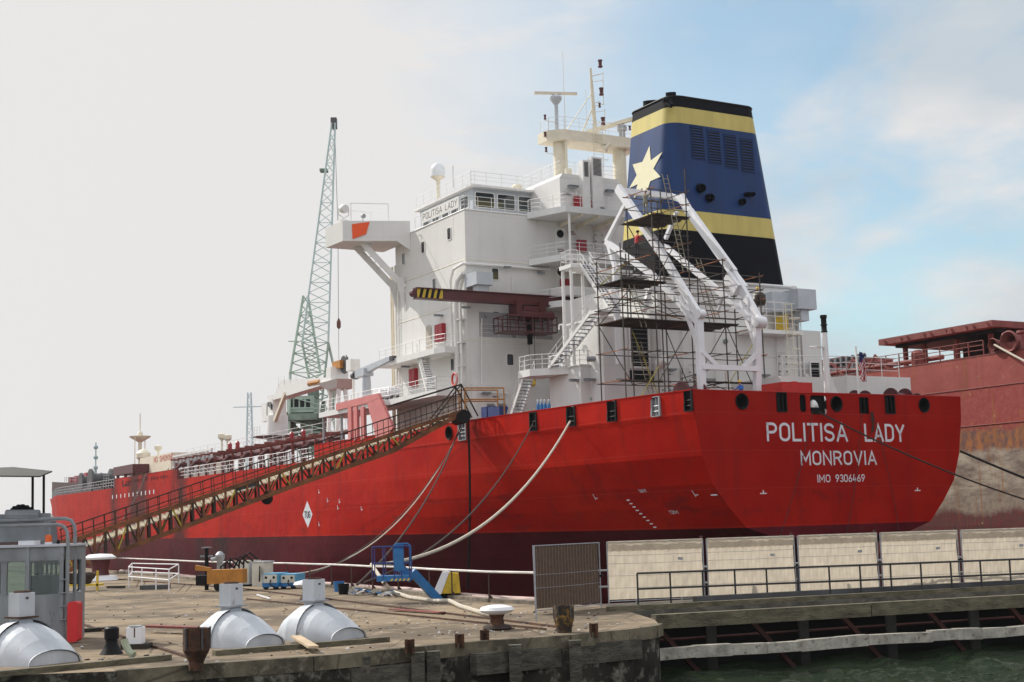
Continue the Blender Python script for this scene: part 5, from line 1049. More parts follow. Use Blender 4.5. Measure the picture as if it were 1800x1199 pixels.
# ---------------------------------------------------------------- dock gate with walkway
gate = thing('dock_gate', 'timber faced dock gate with dark recess and rusty braces above the green water', 'dock gate', GT(0, 0), 'world')
mb = MB(); mb.prism([GT(-1.0, 1.5, -.02), GT(70, 1.5, -.02), GT(70, 5.6, -.02), GT(-1.2, 5.6, -.02)], (0, 0, -.35)); mb.build('walkway_deck', conc('walkway_concrete', (.13, .12, .10), (.08, .075, .065), (.2, .18, .15), s1=.6), gate)
mb = MB(); mb.prism([GT(-1, 2.6, -.4), GT(70, 2.6, -.4), GT(70, 5.5, -.4), GT(-1, 5.5, -.4)], (0, 0, -8.8)); mb.build('gate_body', DRK, gate)  # black body, with the shade behind the timbers put into its colour
for a in (0, 7.7, 15.4, 23, 31): 
    mb = MB(); mb.bar(GT(a, .17, -.28), GT(a+7.66, .17, -.28+random.uniform(-.02, .02)), .34, .42); mb.build('fender_timber', WOD, gate)
for i, a in enumerate((.1, 10.0, 17.9, 26.5)):
    q = [GT(a+k*(1.24 if i == 0 else 1.0), .2+.02*math.sin(k*2+i), -1.26+.025*math.sin(k*1.3+i)) for k in range(9)]; mb = MB(); [mb.bar(u_, v_, .30+.03*math.sin(k_*2.2), .33+.03*math.sin(k_*1.7)) for k_, (u_, v_) in enumerate(zip(q, q[1:]))]; mb.build('floating_timber', FTM, gate, smooth=True)
for i in range(12):
    a = 2.4+i*3.35; mb = MB(); mb.bar(GT(a, 1.0, -.3), GT(a, 1.0, -3), .26, .3); mb.build('gate_post', mat('recess_dark_timber', (.024, .024, .021), .8, var=.4), gate)  # posts near black; shade of the gate recess put into their colour
    mb = MB(); mb.bar(GT(a+1.3-3.3, .8, -.5), GT(a+2.9-3.3, .7, -2.2), .14, .14); mb.build('brace', mat('dull_red_steel', (.055, .016, .013), .8, var=.4), gate)
mb = MB(); mb.tube([GT(0, 1.4, -.95), GT(40, 1.4, -.9)], .05, 6); mb.build('pipe', mat('dull_red_steel', (0, 0, 0)), gate)
mb = MB(); mb.bar(GT(-.8, 1.7, .06), GT(45, 1.7, .06), .22, .16); mb.build('kerb_timber', WOD, gate)
mb = MB(); mb.bar(GT(3, 3.1, .12), GT(45, 2.9, .12), .3, .22); mb.build('pipe_duct', DKG, gate)
# black handrail in front of the fence
def world_rail(name, label, cat, pts, h, mids, posts, r, M, postM=None, rM=None, foot=False, group=None):
    t_ = thing(name, label, cat, pts[0], 'world', group)
    P = [V(p) for p in pts]
    for k in range(mids+1):
        z = h*(k+1)/(mids+1); mb = MB(); mb.tube([p+V((0, 0, z)) for p in P], r, 7); mb.build('handrail' if k == mids else 'mid_rail', rM or M, t_, smooth=True)
    for q in posts:
        mb = MB(); mb.tube([q, q+V((0, 0, h))], r*.95, 6) if not foot else mb.bar(q, q+V((0, 0, h)), .09, .05)
        if foot: mb.prism([q+V((-.02, .03, 0)), q+V((.28, .03, 0)), q+V((-.02, .03, .34))], (0, .03, 0))
        mb.build('post', postM or M, t_)
    return t_
BRL = mat('black_handrail_paint', (.02, .02, .022), .4, var=.3)
a0, a1 = W(1122, 1063), W(1880, 1031); pp = [lerp(a0, a1, i/14) for i in range(15)]
world_rail('handrail', 'black two bar handrail along the walkway in front of the pale fence', 'railing', [a0, a1], 1.02, 1, pp, .035, BRL)
# fence
CL = mat('fence_cloth', (.66, .58, .46), .9, var=.08, sc_=2.5, trans=.62, dirt=(.42, .35, .27), damt=-.06, bump=.3, bsc=3)
CLD = mat('fence_dark_net', (.078, .050, .034), .9, var=.2, sc_=9, trans=.2)
def fence_panel(p, q, label, h=2.08, dark=False, seed=0):
    p, q = V(p), V(q); u = (q-p).normalized(); n = V((-u.y, u.x, 0)); L = (q-p).length; rnd = random.Random(seed)
    t_ = thing('site_fence', label, 'fence', p, 'world', 'temporary fence panels beside the dock')
    fr = MB(); z0 = .12
    for a in (.04, L-.04): fr.tube([p+u*a, p+u*a+V((0, 0, h))], .024, 6)
    for z in (z0, h-.02): fr.tube([p+u*.04+V((0, 0, z)), p+u*(L-.04)+V((0, 0, z))], .02, 6)
    fr.build('frame', GAL, t_)
    c = MB(); nx, nz = 36, 16; rows = []
    for j in range(nz+1):
        z = z0+.05+(h-z0-.1)*j/nz
        rows.append([p+u*(.06+(L-.12)*i/nx)+n*(.035+.018*math.sin(i*1.7+seed)*math.sin(j*.9+seed)+rnd.uniform(-.005, .005)+.02*math.sin(i*.5+j*.2))+V((0, 0, z)) for i in range(nx+1)])
    for a, b in zip(rows, rows[1:]): c.strip(a, b)
    cl = c.build('cloth', CLD if dark else CL, t_, smooth=True)
    if not dark:
        c = MB(); zt0 = h-.32; rows = []
        for j in range(4):
            z = zt0+(h+.015-zt0)*j/3; rows.append([p+u*(.05+(L-.1)*i/40)-n*(.02+.012*math.sin(i*1.3+seed*2)*(1 if j < 3 else .3)+rnd.uniform(0, .006))+V((0, 0, z+(.012*math.sin(i*2.1+seed) if j == 0 else 0))) for i in range(41)])
        for a, b in zip(rows, rows[1:]): c.strip(a, b)
        c.build('cloth_fold', mat('folded_fence_cloth', (.52, .46, .38), .9, var=.1, sc_=4, trans=.45), t_, smooth=True)
        mb = MB(); k = .72+.04*math.sin(seed*3); mb.box((0, 0, 0), (.16, .01, .09)); 
        o = MB(); c0 = p+u*(L*k)-n*.03+V((0, 0, h-.62)); o.bar(c0, c0+u*.17+V((0, 0, .02*math.sin(seed*5))), .008, .09); o.build('name_plate', GAL, t_)
    w_ = MB()
    for z in ((.55, .95, 1.35, 1.62) if not dark else (.8, 1.2)): w_.tube([p+u*.05-n*.004+V((0, 0, z)), p+u*(L/2)-n*.004+V((0, 0, z-.012)), p+u*(L-.05)-n*.004+V((0, 0, z))], .006, 4)
    for i in range(1, 22): a = L*i/22; w_.tube([p+u*a-n*.003+V((0, 0, z0)), p+u*a-n*.003+V((0, 0, h))], .0022, 3, cap=False)
    w_.build('mesh_wire', GAL, t_)
    mb = MB(); mb.box(tuple(p+u*(L-.02)-n*.0-V((.06, .06, -.0))), tuple(p+u*(L-.02)+V((.06, .06, .03)))) ; 
    mb = MB(); c0 = p+u*L+V((0, 0, 1.02)); mb.bar(c0-n*.04-u*.07, c0-n*.04+u*.09, .06, .07); mb.build('clamp', DRK, t_)
    return t_
FP = [W(1067, 1064), W(1243, 1056.5), W(1404, 1049), W(1550, 1042), W(1692, 1035), W(1832, 1029)]
lbl = ['beige cloth fence panel next to the dark net panel', 'second beige fence panel, its name plate hanging crooked', 'third beige fence panel, below the stern lettering', 'beige fence panel below the right edge of the stern', 'last beige fence panel, with dark drips on its top fold']
for i, (a, b) in enumerate(zip(FP, FP[1:])): fence_panel(a+V((.03, 0, 0)), b-V((.03, 0, 0)), lbl[i], seed=i+1)
fence_panel(W(941, 1081), W(1058, 1068), 'dark brown net fence panel standing askew at the quay end', 2.1, dark=True, seed=9)
mb = MB(); p = W(943, 1093); mb.tube([p, p+V((-.03, 0, 2.15))], .03, 6); o = mb.build('fence_pole', GAL, None, p, frame='world'); tag(o, 'grey steel pole at the free edge of the dark net panel', 'pole')
for i, px in enumerate((1239, 1399, 1546, 1688)):
    p = W(px, 1052-(px-1239)*.048)+V((0, .12, 0)); mb = MB(); mb.bar(p+V((0, 0, -.02)), p+V((-.02, 0, 2.16)), .09, .09); o = mb.build('fence_post', mat('dark_red_post', (.06, .018, .02), .7, var=.3), None, p, frame='world')
    tag(o, ['dark red post between the first two beige fence panels', 'dark red post between the second and third beige fence panels', 'dark red post between the third and fourth beige fence panels', 'dark red post between the last two beige fence panels'][i], 'post', 'dark posts behind the fence panels')
# rail behind the fence (its shadow falls on the cloth)
a0, a1 = FP[0]+V((-.5, 1.0, 0)), FP[5]+V((1, 1.0, 0)); pp = [lerp(a0, a1, i/11) for i in range(12)]
world_rail('dock_railing', 'pale dock edge railing just behind the beige fence, seen as shadows', 'railing', [a0, a1], 1.1, 1, pp, .035, GAL)

# ---------------------------------------------------------------- quay edge railing along the dock
pl = [(960, 1064), (860, 1059), (795, 1053), (755, 1049), (700, 1042), (655, 1040), (618, 1036), (583, 1033), (545, 1031), (505, 1028), (430, 1025), (345, 1020), (305, 1016), (270, 1013), (235, 1010), (200, 1007)]
pts = [W(*p) for p in pl]; pts[0].z = 0
tr = world_rail('quay_railing', 'long single bar quay railing with dark posts along the dock edge', 'railing', pts, 1.08, 0, pts[1:-1], .045, mat('bare_rail_white', (.62, .58, .55), .6, var=.2, dirt=(.2, .1, .06), damt=0), postM=mat('dark_post_steel', (.07, .04, .03), .7, var=.4), foot=True)
# service pipes + kerb stones along dock edge
mb = MB(); mb.tube([p+V((.35, .45, .12)) for p in pts], .09, 8); o = mb.build('service_pipe', mat('pale_pink_pipe', (.50, .36, .32), .7, var=.25, dirt=(.15, .06, .05), damt=.05), None, pts[0], smooth=True, frame='world'); tag(o, 'pale service pipe lying along the dock edge beyond the railing', 'pipe')
mb = MB()
for a, b in zip(pts, pts[1:]): mb.bar(a+V((.12, .15, .06)), b+V((.12, .15, .06)), .4, .14)
struct('dock_kerb', mb, conc('kerb_stone', (.26, .22, .17), (.14, .12, .10), (.36, .31, .25), s1=1.2))
# rail tracks in the quay
for (a, b), nm, w_ in ((((430, 1036), (1000, 1106)), 'crane_rail', .08), (((433, 1054), (960, 1108)), 'crane_rail', .03), (((110, 1088), (335, 1158)), 'crane_rail', .09), (((0, 1003), (430, 1036)), 'crane_rail', .08)):
    mb = MB(); mb.bar(W(*a)+V((0, 0, .02)), W(*b)+V((0, 0, .02)), w_, .07); struct(nm, mb, RST)
# timber edging beams
for i, (a, b, w_, h_, lab) in enumerate((((-60, 1196), (298, 1160), .2, .12, 'long brown timber on the quay beside the left vent hood'), ((376, 1153), (682, 1128), .2, .12, 'long brown timber on the quay in front of the two vent hoods'), ((125, 1113), (205, 1108), .25, .1, 'dark timber on the quay by the red fender'))):
    mb = MB(); mb.bar(W(*a)+V((0, 0, .06)), W(*b)+V((0, 0, .06)), w_, h_); o = mb.build('timber', WOD if i != 2 else PLK, None, W(*a), frame='world'); tag(o, lab, 'timber')
# face fenders along the quay side
for i, (a, b, z, hh_, M, lab) in enumerate((((610, 1147), (728, 1136), -.55, .42, WOD, 'short dark timber fender on the quay face below the vent hoods'), ((828, 1129), (1116, 1104), -.50, .50, WOD, 'long grey timber fender on the quay face near the corner'))):
    p, q = W(*a), W(*b); off = V((.05, -.22, 0)); mb = MB(); mb.bar(p+off+V((0, 0, z)), q+off+V((0, 0, z)), .3, hh_); o = mb.build('fender_timber', mat('dark_wet_timber', (.085, .078, .06), .9, var=.5, sc_=2.2, dirt=(.02, .018, .014), damt=.3, bump=.8, bsc=10, stretch=(1, 1, 3)), None, p+off, frame='world'); tag(o, lab, 'fender')
for i, px in enumerate((735, 762, 640, 905, 1010)):
    y = 1138-(px-735)*.075; p = W(px, y); mb = MB(); mb.bar(p+V((0, -.1, -.1)), p+V((0, -.1, -3.2)), .28, .3)
    o = mb.build('fender_pile', mat('dark_wet_timber', (0, 0, 0)), None, p, frame='world'); tag(o, 'dark timber pile standing in the water against the quay face', 'pile', 'timber piles on the quay face')
# ---------------------------------------------------------------- vent hoods
HOODM = mat('hood_grey_white_paint', (.50, .53, .565), .6, var=.14, sc_=1.1, dirt=(.23, .15, .09), damt=.02, bump=.15, bsc=4, stretch=(1.6, 1.6, .6))
def vent_hood(base, s_=1.0, label='', ax=(.80, -.60), rust=False):
    b = V(base); t_ = thing('vent_hood', label, 'vent hood', b, 'world', 'white rounded vent hoods on the quay'); a = V((ax[0], ax[1], 0)); c = V((-ax[1], ax[0], 0))
    def arches(st):
        rows = []
        for d, hw, h in st: rows.append([b+a*d*s_+c*(-hw*math.cos(R(180*i/16)))*s_+V((0, 0, h*s_*math.sin(R(180*i/16))**.85)) for i in range(17)])
        return rows
    mb = MB(); rw = arches([(-1.12, .40, .05), (-1.05, .55, .30), (-.7, .80, .68), (-.3, .92, .92), (.12, .94, .96)])
    for p, q in zip(rw, rw[1:]): mb.strip(p, q)
    mb.add(rw[0], [tuple(range(17))]); hd = mb.build('hood', HOODM, t_, smooth=True)
    mb = MB(); rw = arches([(.06, .90, .90), (.45, .87, .79), (.85, .77, .55), (1.15, .67, .31)])
    for p, q in zip(rw, rw[1:]): mb.strip(p, q)
    mb.build('hood_front', HOODM, t_, smooth=True)
    mb = MB(); rr = arches([(1.15, .68, .32), (1.19, .68, .32)]); mb.strip(rr[0], rr[1]); mb.add(arches([(1.12, .65, .29)])[0], [tuple(range(17))]); mb.build('end_plate', HOODM, t_)
    z = .93*s_; w_ = .27; bx = V((ax[0], ax[1], 0))
    mb = MB(); cc_ = b-a*.12*s_
    def rb(z0, z1, r_): mb.prism([cc_+a*r_*i+c*r_*j+V((0, 0, z0)) for i, j in ((-1, -1), (1, -1), (1, 1), (-1, 1))], (0, 0, z1-z0))
    rb(z-.22, z+.05, .18); mb.build('neck', LGR, t_); mb = MB(); rb(z+.05, z+.09, .27); mb.build('flange', RST if rust else GAL, t_); mb = MB(); rb(z+.09, z+.62, .205); bo_ = mb.build('box', HOODM, t_)
    mb = MB(); mb.lathe(cc_+V((0, 0, z+.62)), [(.17, 0), (.19, .0), (.19, .035), (.165, .04), (.16, .01), (.01, .01)], 20); mb.build('ring', RST, bo_, smooth=True)
    mb = MB(); pz = cc_-c*0+a*.21; mb.bar(pz-c*.035+V((0, 0, z+.5)), pz+c*.035+V((0, 0, z+.5)), .012, .05); mb.build('name_plate', DKG, bo_)
    return t_
vent_hood(W(558, 1122), .95, 'white vent hood with ribbed shell, right of the other two large ones')
vent_hood(W(412, 1134), .95, 'white vent hood with smooth shell behind the rusty pile')
vent_hood(W(42, 1164), 1.0, 'rust stained white vent hood at the left edge in front of the grey cabin', rust=True)
p = W(238, 1140); sv = thing('small_vent_box', 'small white square vent box with ring top and rust streak', 'vent box', p, 'world')
mb = MB(); mb.box(tuple(p+V((-.19, -.15, .12))), tuple(p+V((.19, .2, .52)))); mb.build('box', WHB, sv); mb = MB(); mb.lathe(p+V((0, 0, .52)), [(.14, 0), (.17, 0), (.17, .035), (.13, .04), (.01, .0)], 16); mb.build('ring', GAL, sv); mb = MB(); mb.box(tuple(p+V((-.3, -.25, 0))), tuple(p+V((.35, .3, .12)))); mb.build('plinth', PLK, sv); mb = MB(); mb.box(tuple(p+V((.0, -.155, .28))), tuple(p+V((.03, -.15, .5)))); mb.build('rust_streak', RST, sv)
# ---------------------------------------------------------------- bollards and piles
def bollard(p, s_, label, cap=WHB, body=RST, low=False):
    t_ = thing('bollard', label, 'bollard', p, 'world'); p = V(p)
    mb = MB(); mb.lathe(p, [(.30*s_, 0), (.26*s_, .08*s_), (.20*s_, .14*s_), (.17*s_, .3*s_), (.22*s_, .42*s_)], 16); mb.build('stem', body, t_, smooth=True)
    mb = MB(); mb.lathe(p+V((0, 0, .4*s_)), [(.2*s_, 0), (.40*s_, .05*s_), (.47*s_, .12*s_), (.42*s_, .2*s_), (.2*s_, .25*s_), (.02, .26*s_)], 20); mb.build('cap', cap, t_, smooth=True)
    return t_
b1 = bollard(W(874, 1107), 1.0, 'white capped mushroom bollard near the quay edge')
mb = MB(); p = W(874, 1107); mb.lathe(p, [(.36, .0), (.40, .05), (.36, .11), (.30, .13)], 14); mb.build('base_ring', DRP, b1, smooth=True)
p = W(176, 1020); b2 = thing('bollard', 'dark red bollard on a white base below the gangway', 'bollard', p, 'world')
mb = MB(); mb.lathe(p, [(1.15, 0), (1.0, .25), (.75, .3)], 16); mb.build('base', WHB, b2, smooth=True); mb = MB(); mb.lathe(p+V((0, 0, .3)), [(.55, 0), (.5, .3), (.62, .9), (.65, 1.0)], 16); mb.build('stem', MAR, b2, smooth=True); mb = MB(); mb.lathe(p+V((0, 0, 1.28)), [(.9, 0), (.95, .12), (.7, .3), (.05, .34)], 16); mb.build('cap', WHB, b2, smooth=True)
p = Y(394, 1036, 40.5); p.z = 0; b3 = bollard((p.x, p.y+16, 0), 1.2, 'white bollard cap showing behind the box of the middle vent hood')
def rust_pile(px, py, w0, w1, h, label, seed=1, drum=False):
    p = W(px, py); t_ = thing('rusty_pile', label, 'pile', p, 'world'); mb = MB()
    mb.lathe(p-V((0, 0, .1)), [(w0, 0), (w0, .18), (w1, .42), (w1, h+.1), (w1*.9, h+.1), (w1*.88, h*.5), (.01, h*.5)], 10); mb.build('shell', YELR if drum else RST, t_)
    mb = MB()
    for k in range(5): a = R(k*72+20); mb.bar(p+V((w1*1.02*math.cos(a), w1*1.02*math.sin(a), .35)), p+V((w1*1.04*math.cos(a), w1*1.04*math.sin(a), h+.02)), .05, .03)
    mb.build('rib', DKG, t_); return t_
YELR = mat('rusty_yellow_paint', (.030, .02, .013), .8, var=.4, sc_=2.2, dirt=(.36, .19, .025), damt=.4, bump=.6)
rust_pile(345, 1170, .16, .28, .78, 'flared rusty black pile on the quay edge before the middle vent hood')
rust_pile(992, 1112, .20, .26, .68, 'rusty yellow and black pile at the quay edge before the dark net panel', drum=True)
p = W(196, 1150); mb = MB(); mb.lathe(p, [(.28, 0), (.2, .12), (.14, .25), (.14, .34), (.17, .36), (.17, .6), (.12, .64), (.02, .6)], 12); o = mb.build('vent_stump', DRK, None, p, smooth=True, frame='world'); tag(o, 'black pipe stump on the quay left of the small vent box', 'pipe stump')
p = W(222, 1156); mb = MB(); mb.tube([p+V((-.05, 0, .42)), p+V((-.02, 0, .3)), p+V((.08, -.05, .12)), p+V((.2, -.1, .06))], .085, 8); o = mb.build('hose_end', mat('pale_green_plastic', (.38, .42, .30), .6, var=.3), None, p, smooth=True, frame='world'); tag(o, 'bent pale green hose end between pipe stump and small vent box', 'hose')
for i, (px, py, h, lab) in enumerate(((720, 1141, .22, 'short rusty channel stub, leftmost of the four small ones on the edge'), (808, 1131, .22, 'short rusty channel stub left of the pair before the bollard'), (852, 1126, .25, 'short rusty channel stub just below the white capped bollard'), (1044, 1113, .24, 'short rusty channel stub right of the rusty yellow pile'))):
    p = W(px, py); mb = MB(); mb.box(tuple(p+V((-.11, -.03, -.1))), tuple(p+V((-.05, .12, h)))); mb.box(tuple(p+V((.05, -.03, -.1))), tuple(p+V((.11, .12, h)))); mb.box(tuple(p+V((-.05, .06, -.1))), tuple(p+V((.05, .10, h-.01)))); o = mb.build('channel_stub', RST, None, p, frame='world'); tag(o, lab, 'steel stub')
p = W(600, 1122); 
def plank(a, b, w_, h_, M, lab, nm='plank', z=.06, cat='plank'):
    a, b = W(*a), W(*b); mb = MB(); mb.bar(a+V((0, 0, z)), b+V((0, 0, z)), w_, h_); o = mb.build(nm, M, None, a, frame='world'); return tag(o, lab, cat)
plank((520, 1129), (551, 1149), .24, .05, BRD, 'new pale board lying across the brown timber', z=.145)
plank((262, 1112), (365, 1116), .34, .06, RPK, 'reddish brown flat beam on the quay behind the small vent box', 'beam', .18, 'beam')
plank((452, 1048), (475, 1055), .06, .05, WHB, 'short white pipe lying on the open quay behind the middle hood', 'pipe_piece', cat='pipe')
plank((192, 1034), (216, 1034), .35, .12, PLK, 'short dark timber block on the quay left of the white railing frame', cat='timber')
plank((690, 1074), (777, 1080), .3, .03, RPK, 'rusty flat plate on the quay under the thick hose', 'steel_plate', cat='plate')
# ---------------------------------------------------------------- equipment on the quay
def eqbox(px0, px1, pyt, pyb, y_, dep, ang, name, label, cat, M, top=None):
    """box thing whose front spans px0..px1 at the ground row pyb"""
    a, b = W(px0, pyb), W(px1, pyb); w_ = (b-a).length; c = a; d = c.y; h = (pyb-pyt)/F*d
    t_ = thing(name, label, cat, c, 'world'); t_.rotation_euler = (0, 0, ang); return t_, w_, h
def lbox(par, a, b, nm, M): mb = MB(); o_ = ORGN[par.name]; mb.box(tuple(V(a)+o_), tuple(V(b)+o_)); return mb.build(nm, M, par)
t_, w_, h = eqbox(412, 436, 987, 1031, 0, 0, R(-22), 'electric_cabinet', 'tall two door grey cabinet with sloping top among the quay machines', 'cabinet', None)
k_ = h/1.0
lbox(t_, (0, 0, .1), (w_*.95, .9, h-.06), 'body', LGR); lbox(t_, (-.06, -.06, h-.06), (w_+.02, .98, h), 'roof', mat('dirty_roof_steel', (.45, .40, .32), .7)); lbox(t_, (.03, -.02, .16), (w_*.46, 0, h-.12), 'door', mat('cabinet_beige', (.55, .53, .46), .6)); lbox(t_, (w_*.49, -.02, .16), (w_*.92, 0, h-.12), 'door', mat('cabinet_beige', (0, 0, 0))); lbox(t_, (w_*.43, -.04, h*.4), (w_*.45, -.02, h*.5), 'handle', DRK); lbox(t_, (.02, .05, 0), (w_*.93, .8, .1), 'plinth', DRK)
t_, w_, h = eqbox(443, 462, 988, 1031, 0, 0, R(-25), 'switch_cabinet', 'grey cabinet with cables behind the blue welding machines', 'cabinet', None)
lbox(t_, (0, 0, 0), (w_, .8, h-.05), 'body', mat('cabinet_beige', (0, 0, 0))); lbox(t_, (-.05, -.05, h-.05), (w_+.05, .85, h), 'roof', LGR)
mb = MB(); o_ = ORGN[t_.name]
for i in range(4): mb.tube([o_+V((w_*.7, -.05, h*.8-i*.1)), o_+V((w_*.9, -.25, h*.6-i*.12)), o_+V((w_*.8, -.2, h*.2))], .035, 5)
mb.build('cable', DRK, t_)
t_, w_, h = eqbox(397, 413, 998, 1030, 0, 0, R(-30), 'small_cabinet', 'small grey cabinet with slanted lid left of the tall two door cabinet', 'cabinet', None)
lbox(t_, (0, 0, 0), (w_, .8, h-.1), 'body', LGR); mb = MB(); o_ = ORGN[t_.name]; mb.prism([o_+V((-.05, -.06, h-.18)), o_+V((w_+.05, -.06, h-.05)), o_+V((w_+.05, -.06, h)), o_+V((-.05, -.06, h-.12))], (0, .95, 0)); mb.build('lid', WHB, t_)
def welder(px0, px1, pyt, pyb, ang, label):
    t_, w_, h = eqbox(px0, px1, pyt, pyb, 0, 0, ang, 'welding_machine', label, 'welding machine', None); t_['group'] = 'blue welding machines on the quay'
    lbox(t_, (0, 0, .12), (w_, 1.3, h*.42), 'lower_body', BLU); lbox(t_, (.02, .01, h*.42), (w_-.02, 1.28, h), 'upper_body', LBL); lbox(t_, (.06, -.012, h*.42), (w_-.06, .01, h*.92), 'panel', mat('cabinet_beige', (0, 0, 0)))
    mb = MB(); o_ = ORGN[t_.name]
    for u in (.25, .75): mb.lathe(o_+V((w_*u, -.012, h*.75)), [(.06, 0), (.06, -.03), (.01, -.03)], 10, ax=(0, 1, 0))
    mb.build('socket', DRK, t_); mb = MB(); mb.tube([o_+V((w_*.55, -.03, h*.6)), o_+V((w_*.6, -.2, h*.35)), o_+V((w_*.9, -.15, .1))], .03, 5); mb.build('cable', DRK, t_)
    for x in (.15, w_-.15): mb = MB(); mb.lathe(o_+V((x, .1, .13)), [(.13, -.06), (.13, .06)], 12, ax=(0, 1, 0)); mb.build('wheel', DRK, t_)
welder(461, 484, 1009, 1037, R(-15), 'blue welding machine standing nearer the grey cabinets'); welder(492, 515, 1010, 1036, R(-12), 'blue welding machine, right one of the pair')
p = W(377, 1040); t_ = thing('generator_set', 'orange machine body with pumps and hoses on the quay', 'generator', p, 'world')
lbox(t_, (-.35, 0, .35), (1.35, 1.0, 1.0), 'body', ORY); mb = MB(); mb.box(tuple(p+V((-.9, .1, .3))), tuple(p+V((-.35, .8, .75)))); mb.build('engine_block', DRK, t_)
mb = MB(); mb.prism([p+V((-.9, -.02, 1.0)), p+V((-.2, -.02, .95)), p+V((-.2, -.02, 1.1)), p+V((-.9, -.02, 1.25))], (0, .3, 0)); mb.build('cover', ORY, t_)
for x in (.2, 1.0): mb = MB(); mb.lathe(p+V((x, .1, .25)), [(.25, -.08), (.25, .08)], 14, ax=(0, 1, 0)); mb.build('wheel', DRK, t_)
mb = MB()
for i in range(6): x = .0+i*.22; mb.tube([p+V((x, 1.2, .4)), p+V((x+.05, 1.2, 1.1+.2*(i % 3))), p+V((x+.3, 1.25, 1.35+.08*i)), p+V((x+.7, 1.3, 1.0+.08*i))], .045, 5)
mb.build('hose', DRK, t_, smooth=True)
p = W(351, 1040)+V((0, 1.5, 0)); t_ = thing('valve_stand', 'dark valve stand with handwheels left of the orange machine', 'valve', p, 'world'); mb = MB(); mb.tube([p, p+V((0, 0, 2.0))], .1, 8); mb.box(tuple(p+V((-.3, -.2, .5))), tuple(p+V((.3, .2, .75)))); mb.build('stem', DRK, t_); mb = MB(); mb.lathe(p+V((0, 0, 2.0)), [(.24, 0), (.24, .05), (.02, .06)], 12); mb.tube([p+V((-.3, 0, 1.6)), p+V((.3, 0, 1.6))], .07, 6); mb.build('handwheel', GRY, t_)
p = W(372, 1034)+V((0, 2, 0)); t_ = thing('hydrant', 'grey hydrant standing behind the orange machine', 'hydrant', p, 'world'); mb = MB(); mb.lathe(p, [(.2, 0), (.16, .2), (.16, 1.3), (.24, 1.4), (.24, 1.6), (.1, 1.75), (.02, 1.78)], 12); mb.build('body', GAL, t_, smooth=True); mb = MB(); mb.tube([p+V((0, 0, 1.45)), p+V((-.45, 0, 1.35))], .1, 8); mb.build('outlet', GAL, t_)
# yellow cabinet with white lid
p = W(790, 1052); t_ = thing('yellow_cabinet', 'rusty yellow box with slanted white lid beside the quay railing', 'cabinet', p, 'world')
mb = MB(); mb.prism([p+V((-.42, -.25, .2)), p+V((.42, -.25, .2)), p+V((.36, -.25, .95)), p+V((-.02, -.25, .98))], (0, .6, 0)); mb.build('body', YEL, t_); mb = MB(); mb.prism([p+V((-.62, -.3, .22)), p+V((-.30, -.3, .18)), p+V((.03, -.3, 1.0)), p+V((-.24, -.3, 1.02))], (0, .7, 0)); mb.build('lid', WHB, t_); lbox(t_, (-.35, -.1, 0), (.3, .3, .2), 'plinth', DRK)
# white frame around hatch
p = W(265, 1037); t_ = thing('hatch_railing', 'white tubular guard frame around an open hatch on the quay', 'railing', p, 'world'); P4 = [W(226, 1032), W(232, 1022), W(314, 1026), W(297, 1040)]
for i in range(4):
    a, b = P4[i], P4[(i+1) % 4]; mb = MB(); mb.tube([a, a+V((0, 0, 1.05))], .032, 6); mb.build('post', WHB, t_)
    mb = MB(); mb.tube([a+V((0, 0, 1.05)), b+V((0, 0, 1.05))], .032, 6); mb.build('top_rail', WHB, t_); mb = MB(); mb.tube([a+V((0, 0, .55)), b+V((0, 0, .55))], .035, 6); mb.build('mid_rail', WHB, t_)
for u in (.35, .7): a = lerp(P4[0], P4[3], u); mb = MB(); mb.tube([a, a+V((0, 0, 1.05))], .032, 6); mb.build('post', WHB, t_)
mb = MB(); mb.box(tuple(p+V((-.6, .2, 0))), tuple(p+V((.7, 1.2, .22)))); mb.build('hatch_coaming', DKG, t_)
# coil / trolley left
p = W(132, 1040); t_ = thing('hose_cart', 'low yellow cart loaded with dark tangled hose next to the cabin', 'cart', p, 'world'); lbox(t_, (-.9, 0, .25), (1.2, .9, .35), 'platform', YEL)
for x in (-.8, 1.1): lbox(t_, (x-.05, 0, 0), (x+.05, .1, 1.0), 'leg', YEL)
mb = MB()
for i in range(7): mb.tube([p+V((.1+(.55+.04*i)*math.cos(a), .45+.3*math.sin(a), .42+.07*i+.04*math.sin(a*2+i))) for a in [k*.55 for k in range(12)]], .05, 5)
mb.build('hose_coil', DRP, t_, smooth=True)
# debris heap by railing
deb = [('blue_bucket', (596, 1040), BLU, 'blue bucket by the railing behind the right vent hood', 'bucket'), ('black_bucket', (604, 1045), DRK, 'black bucket beside the blue bucket', 'bucket')]
for nm, px, M, lab, cat in deb:
    p = W(*px); mb = MB(); mb.lathe(p, [(.2, 0), (.25, .45), (.23, .45), (.19, .05), (.01, .05)], 12); o = mb.build(nm, M, None, p, smooth=True, frame='world'); tag(o, lab, cat)
rnd = random.Random(3)
DM = [WHB, GRY, PLK, RST, GAL, BLU, mat('cabinet_beige', (0, 0, 0))]
mb = MB()
for i in range(46):
    u = rnd.random(); p = lerp(W(610, 1044), W(700, 1050), u)+V((0, rnd.uniform(-1, 1), 0)); a = rnd.uniform(0, 3.1); L = rnd.uniform(.1, .55); d = V((math.cos(a)*L, math.sin(a)*L, 0)); z = rnd.uniform(.03, .22)
    mb.bar(p+V((0, 0, z)), p+d+V((0, 0, rnd.uniform(.03, .2))), rnd.uniform(.04, .2), rnd.uniform(.02, .08), mi=rnd.randrange(7))
o = mb.build('rubble', DM, None, W(650, 1046), frame='world'); tag(o, 'heap of scrap, rags and offcuts by the quay railing', 'scrap', kind='stuff')
mb = MB()
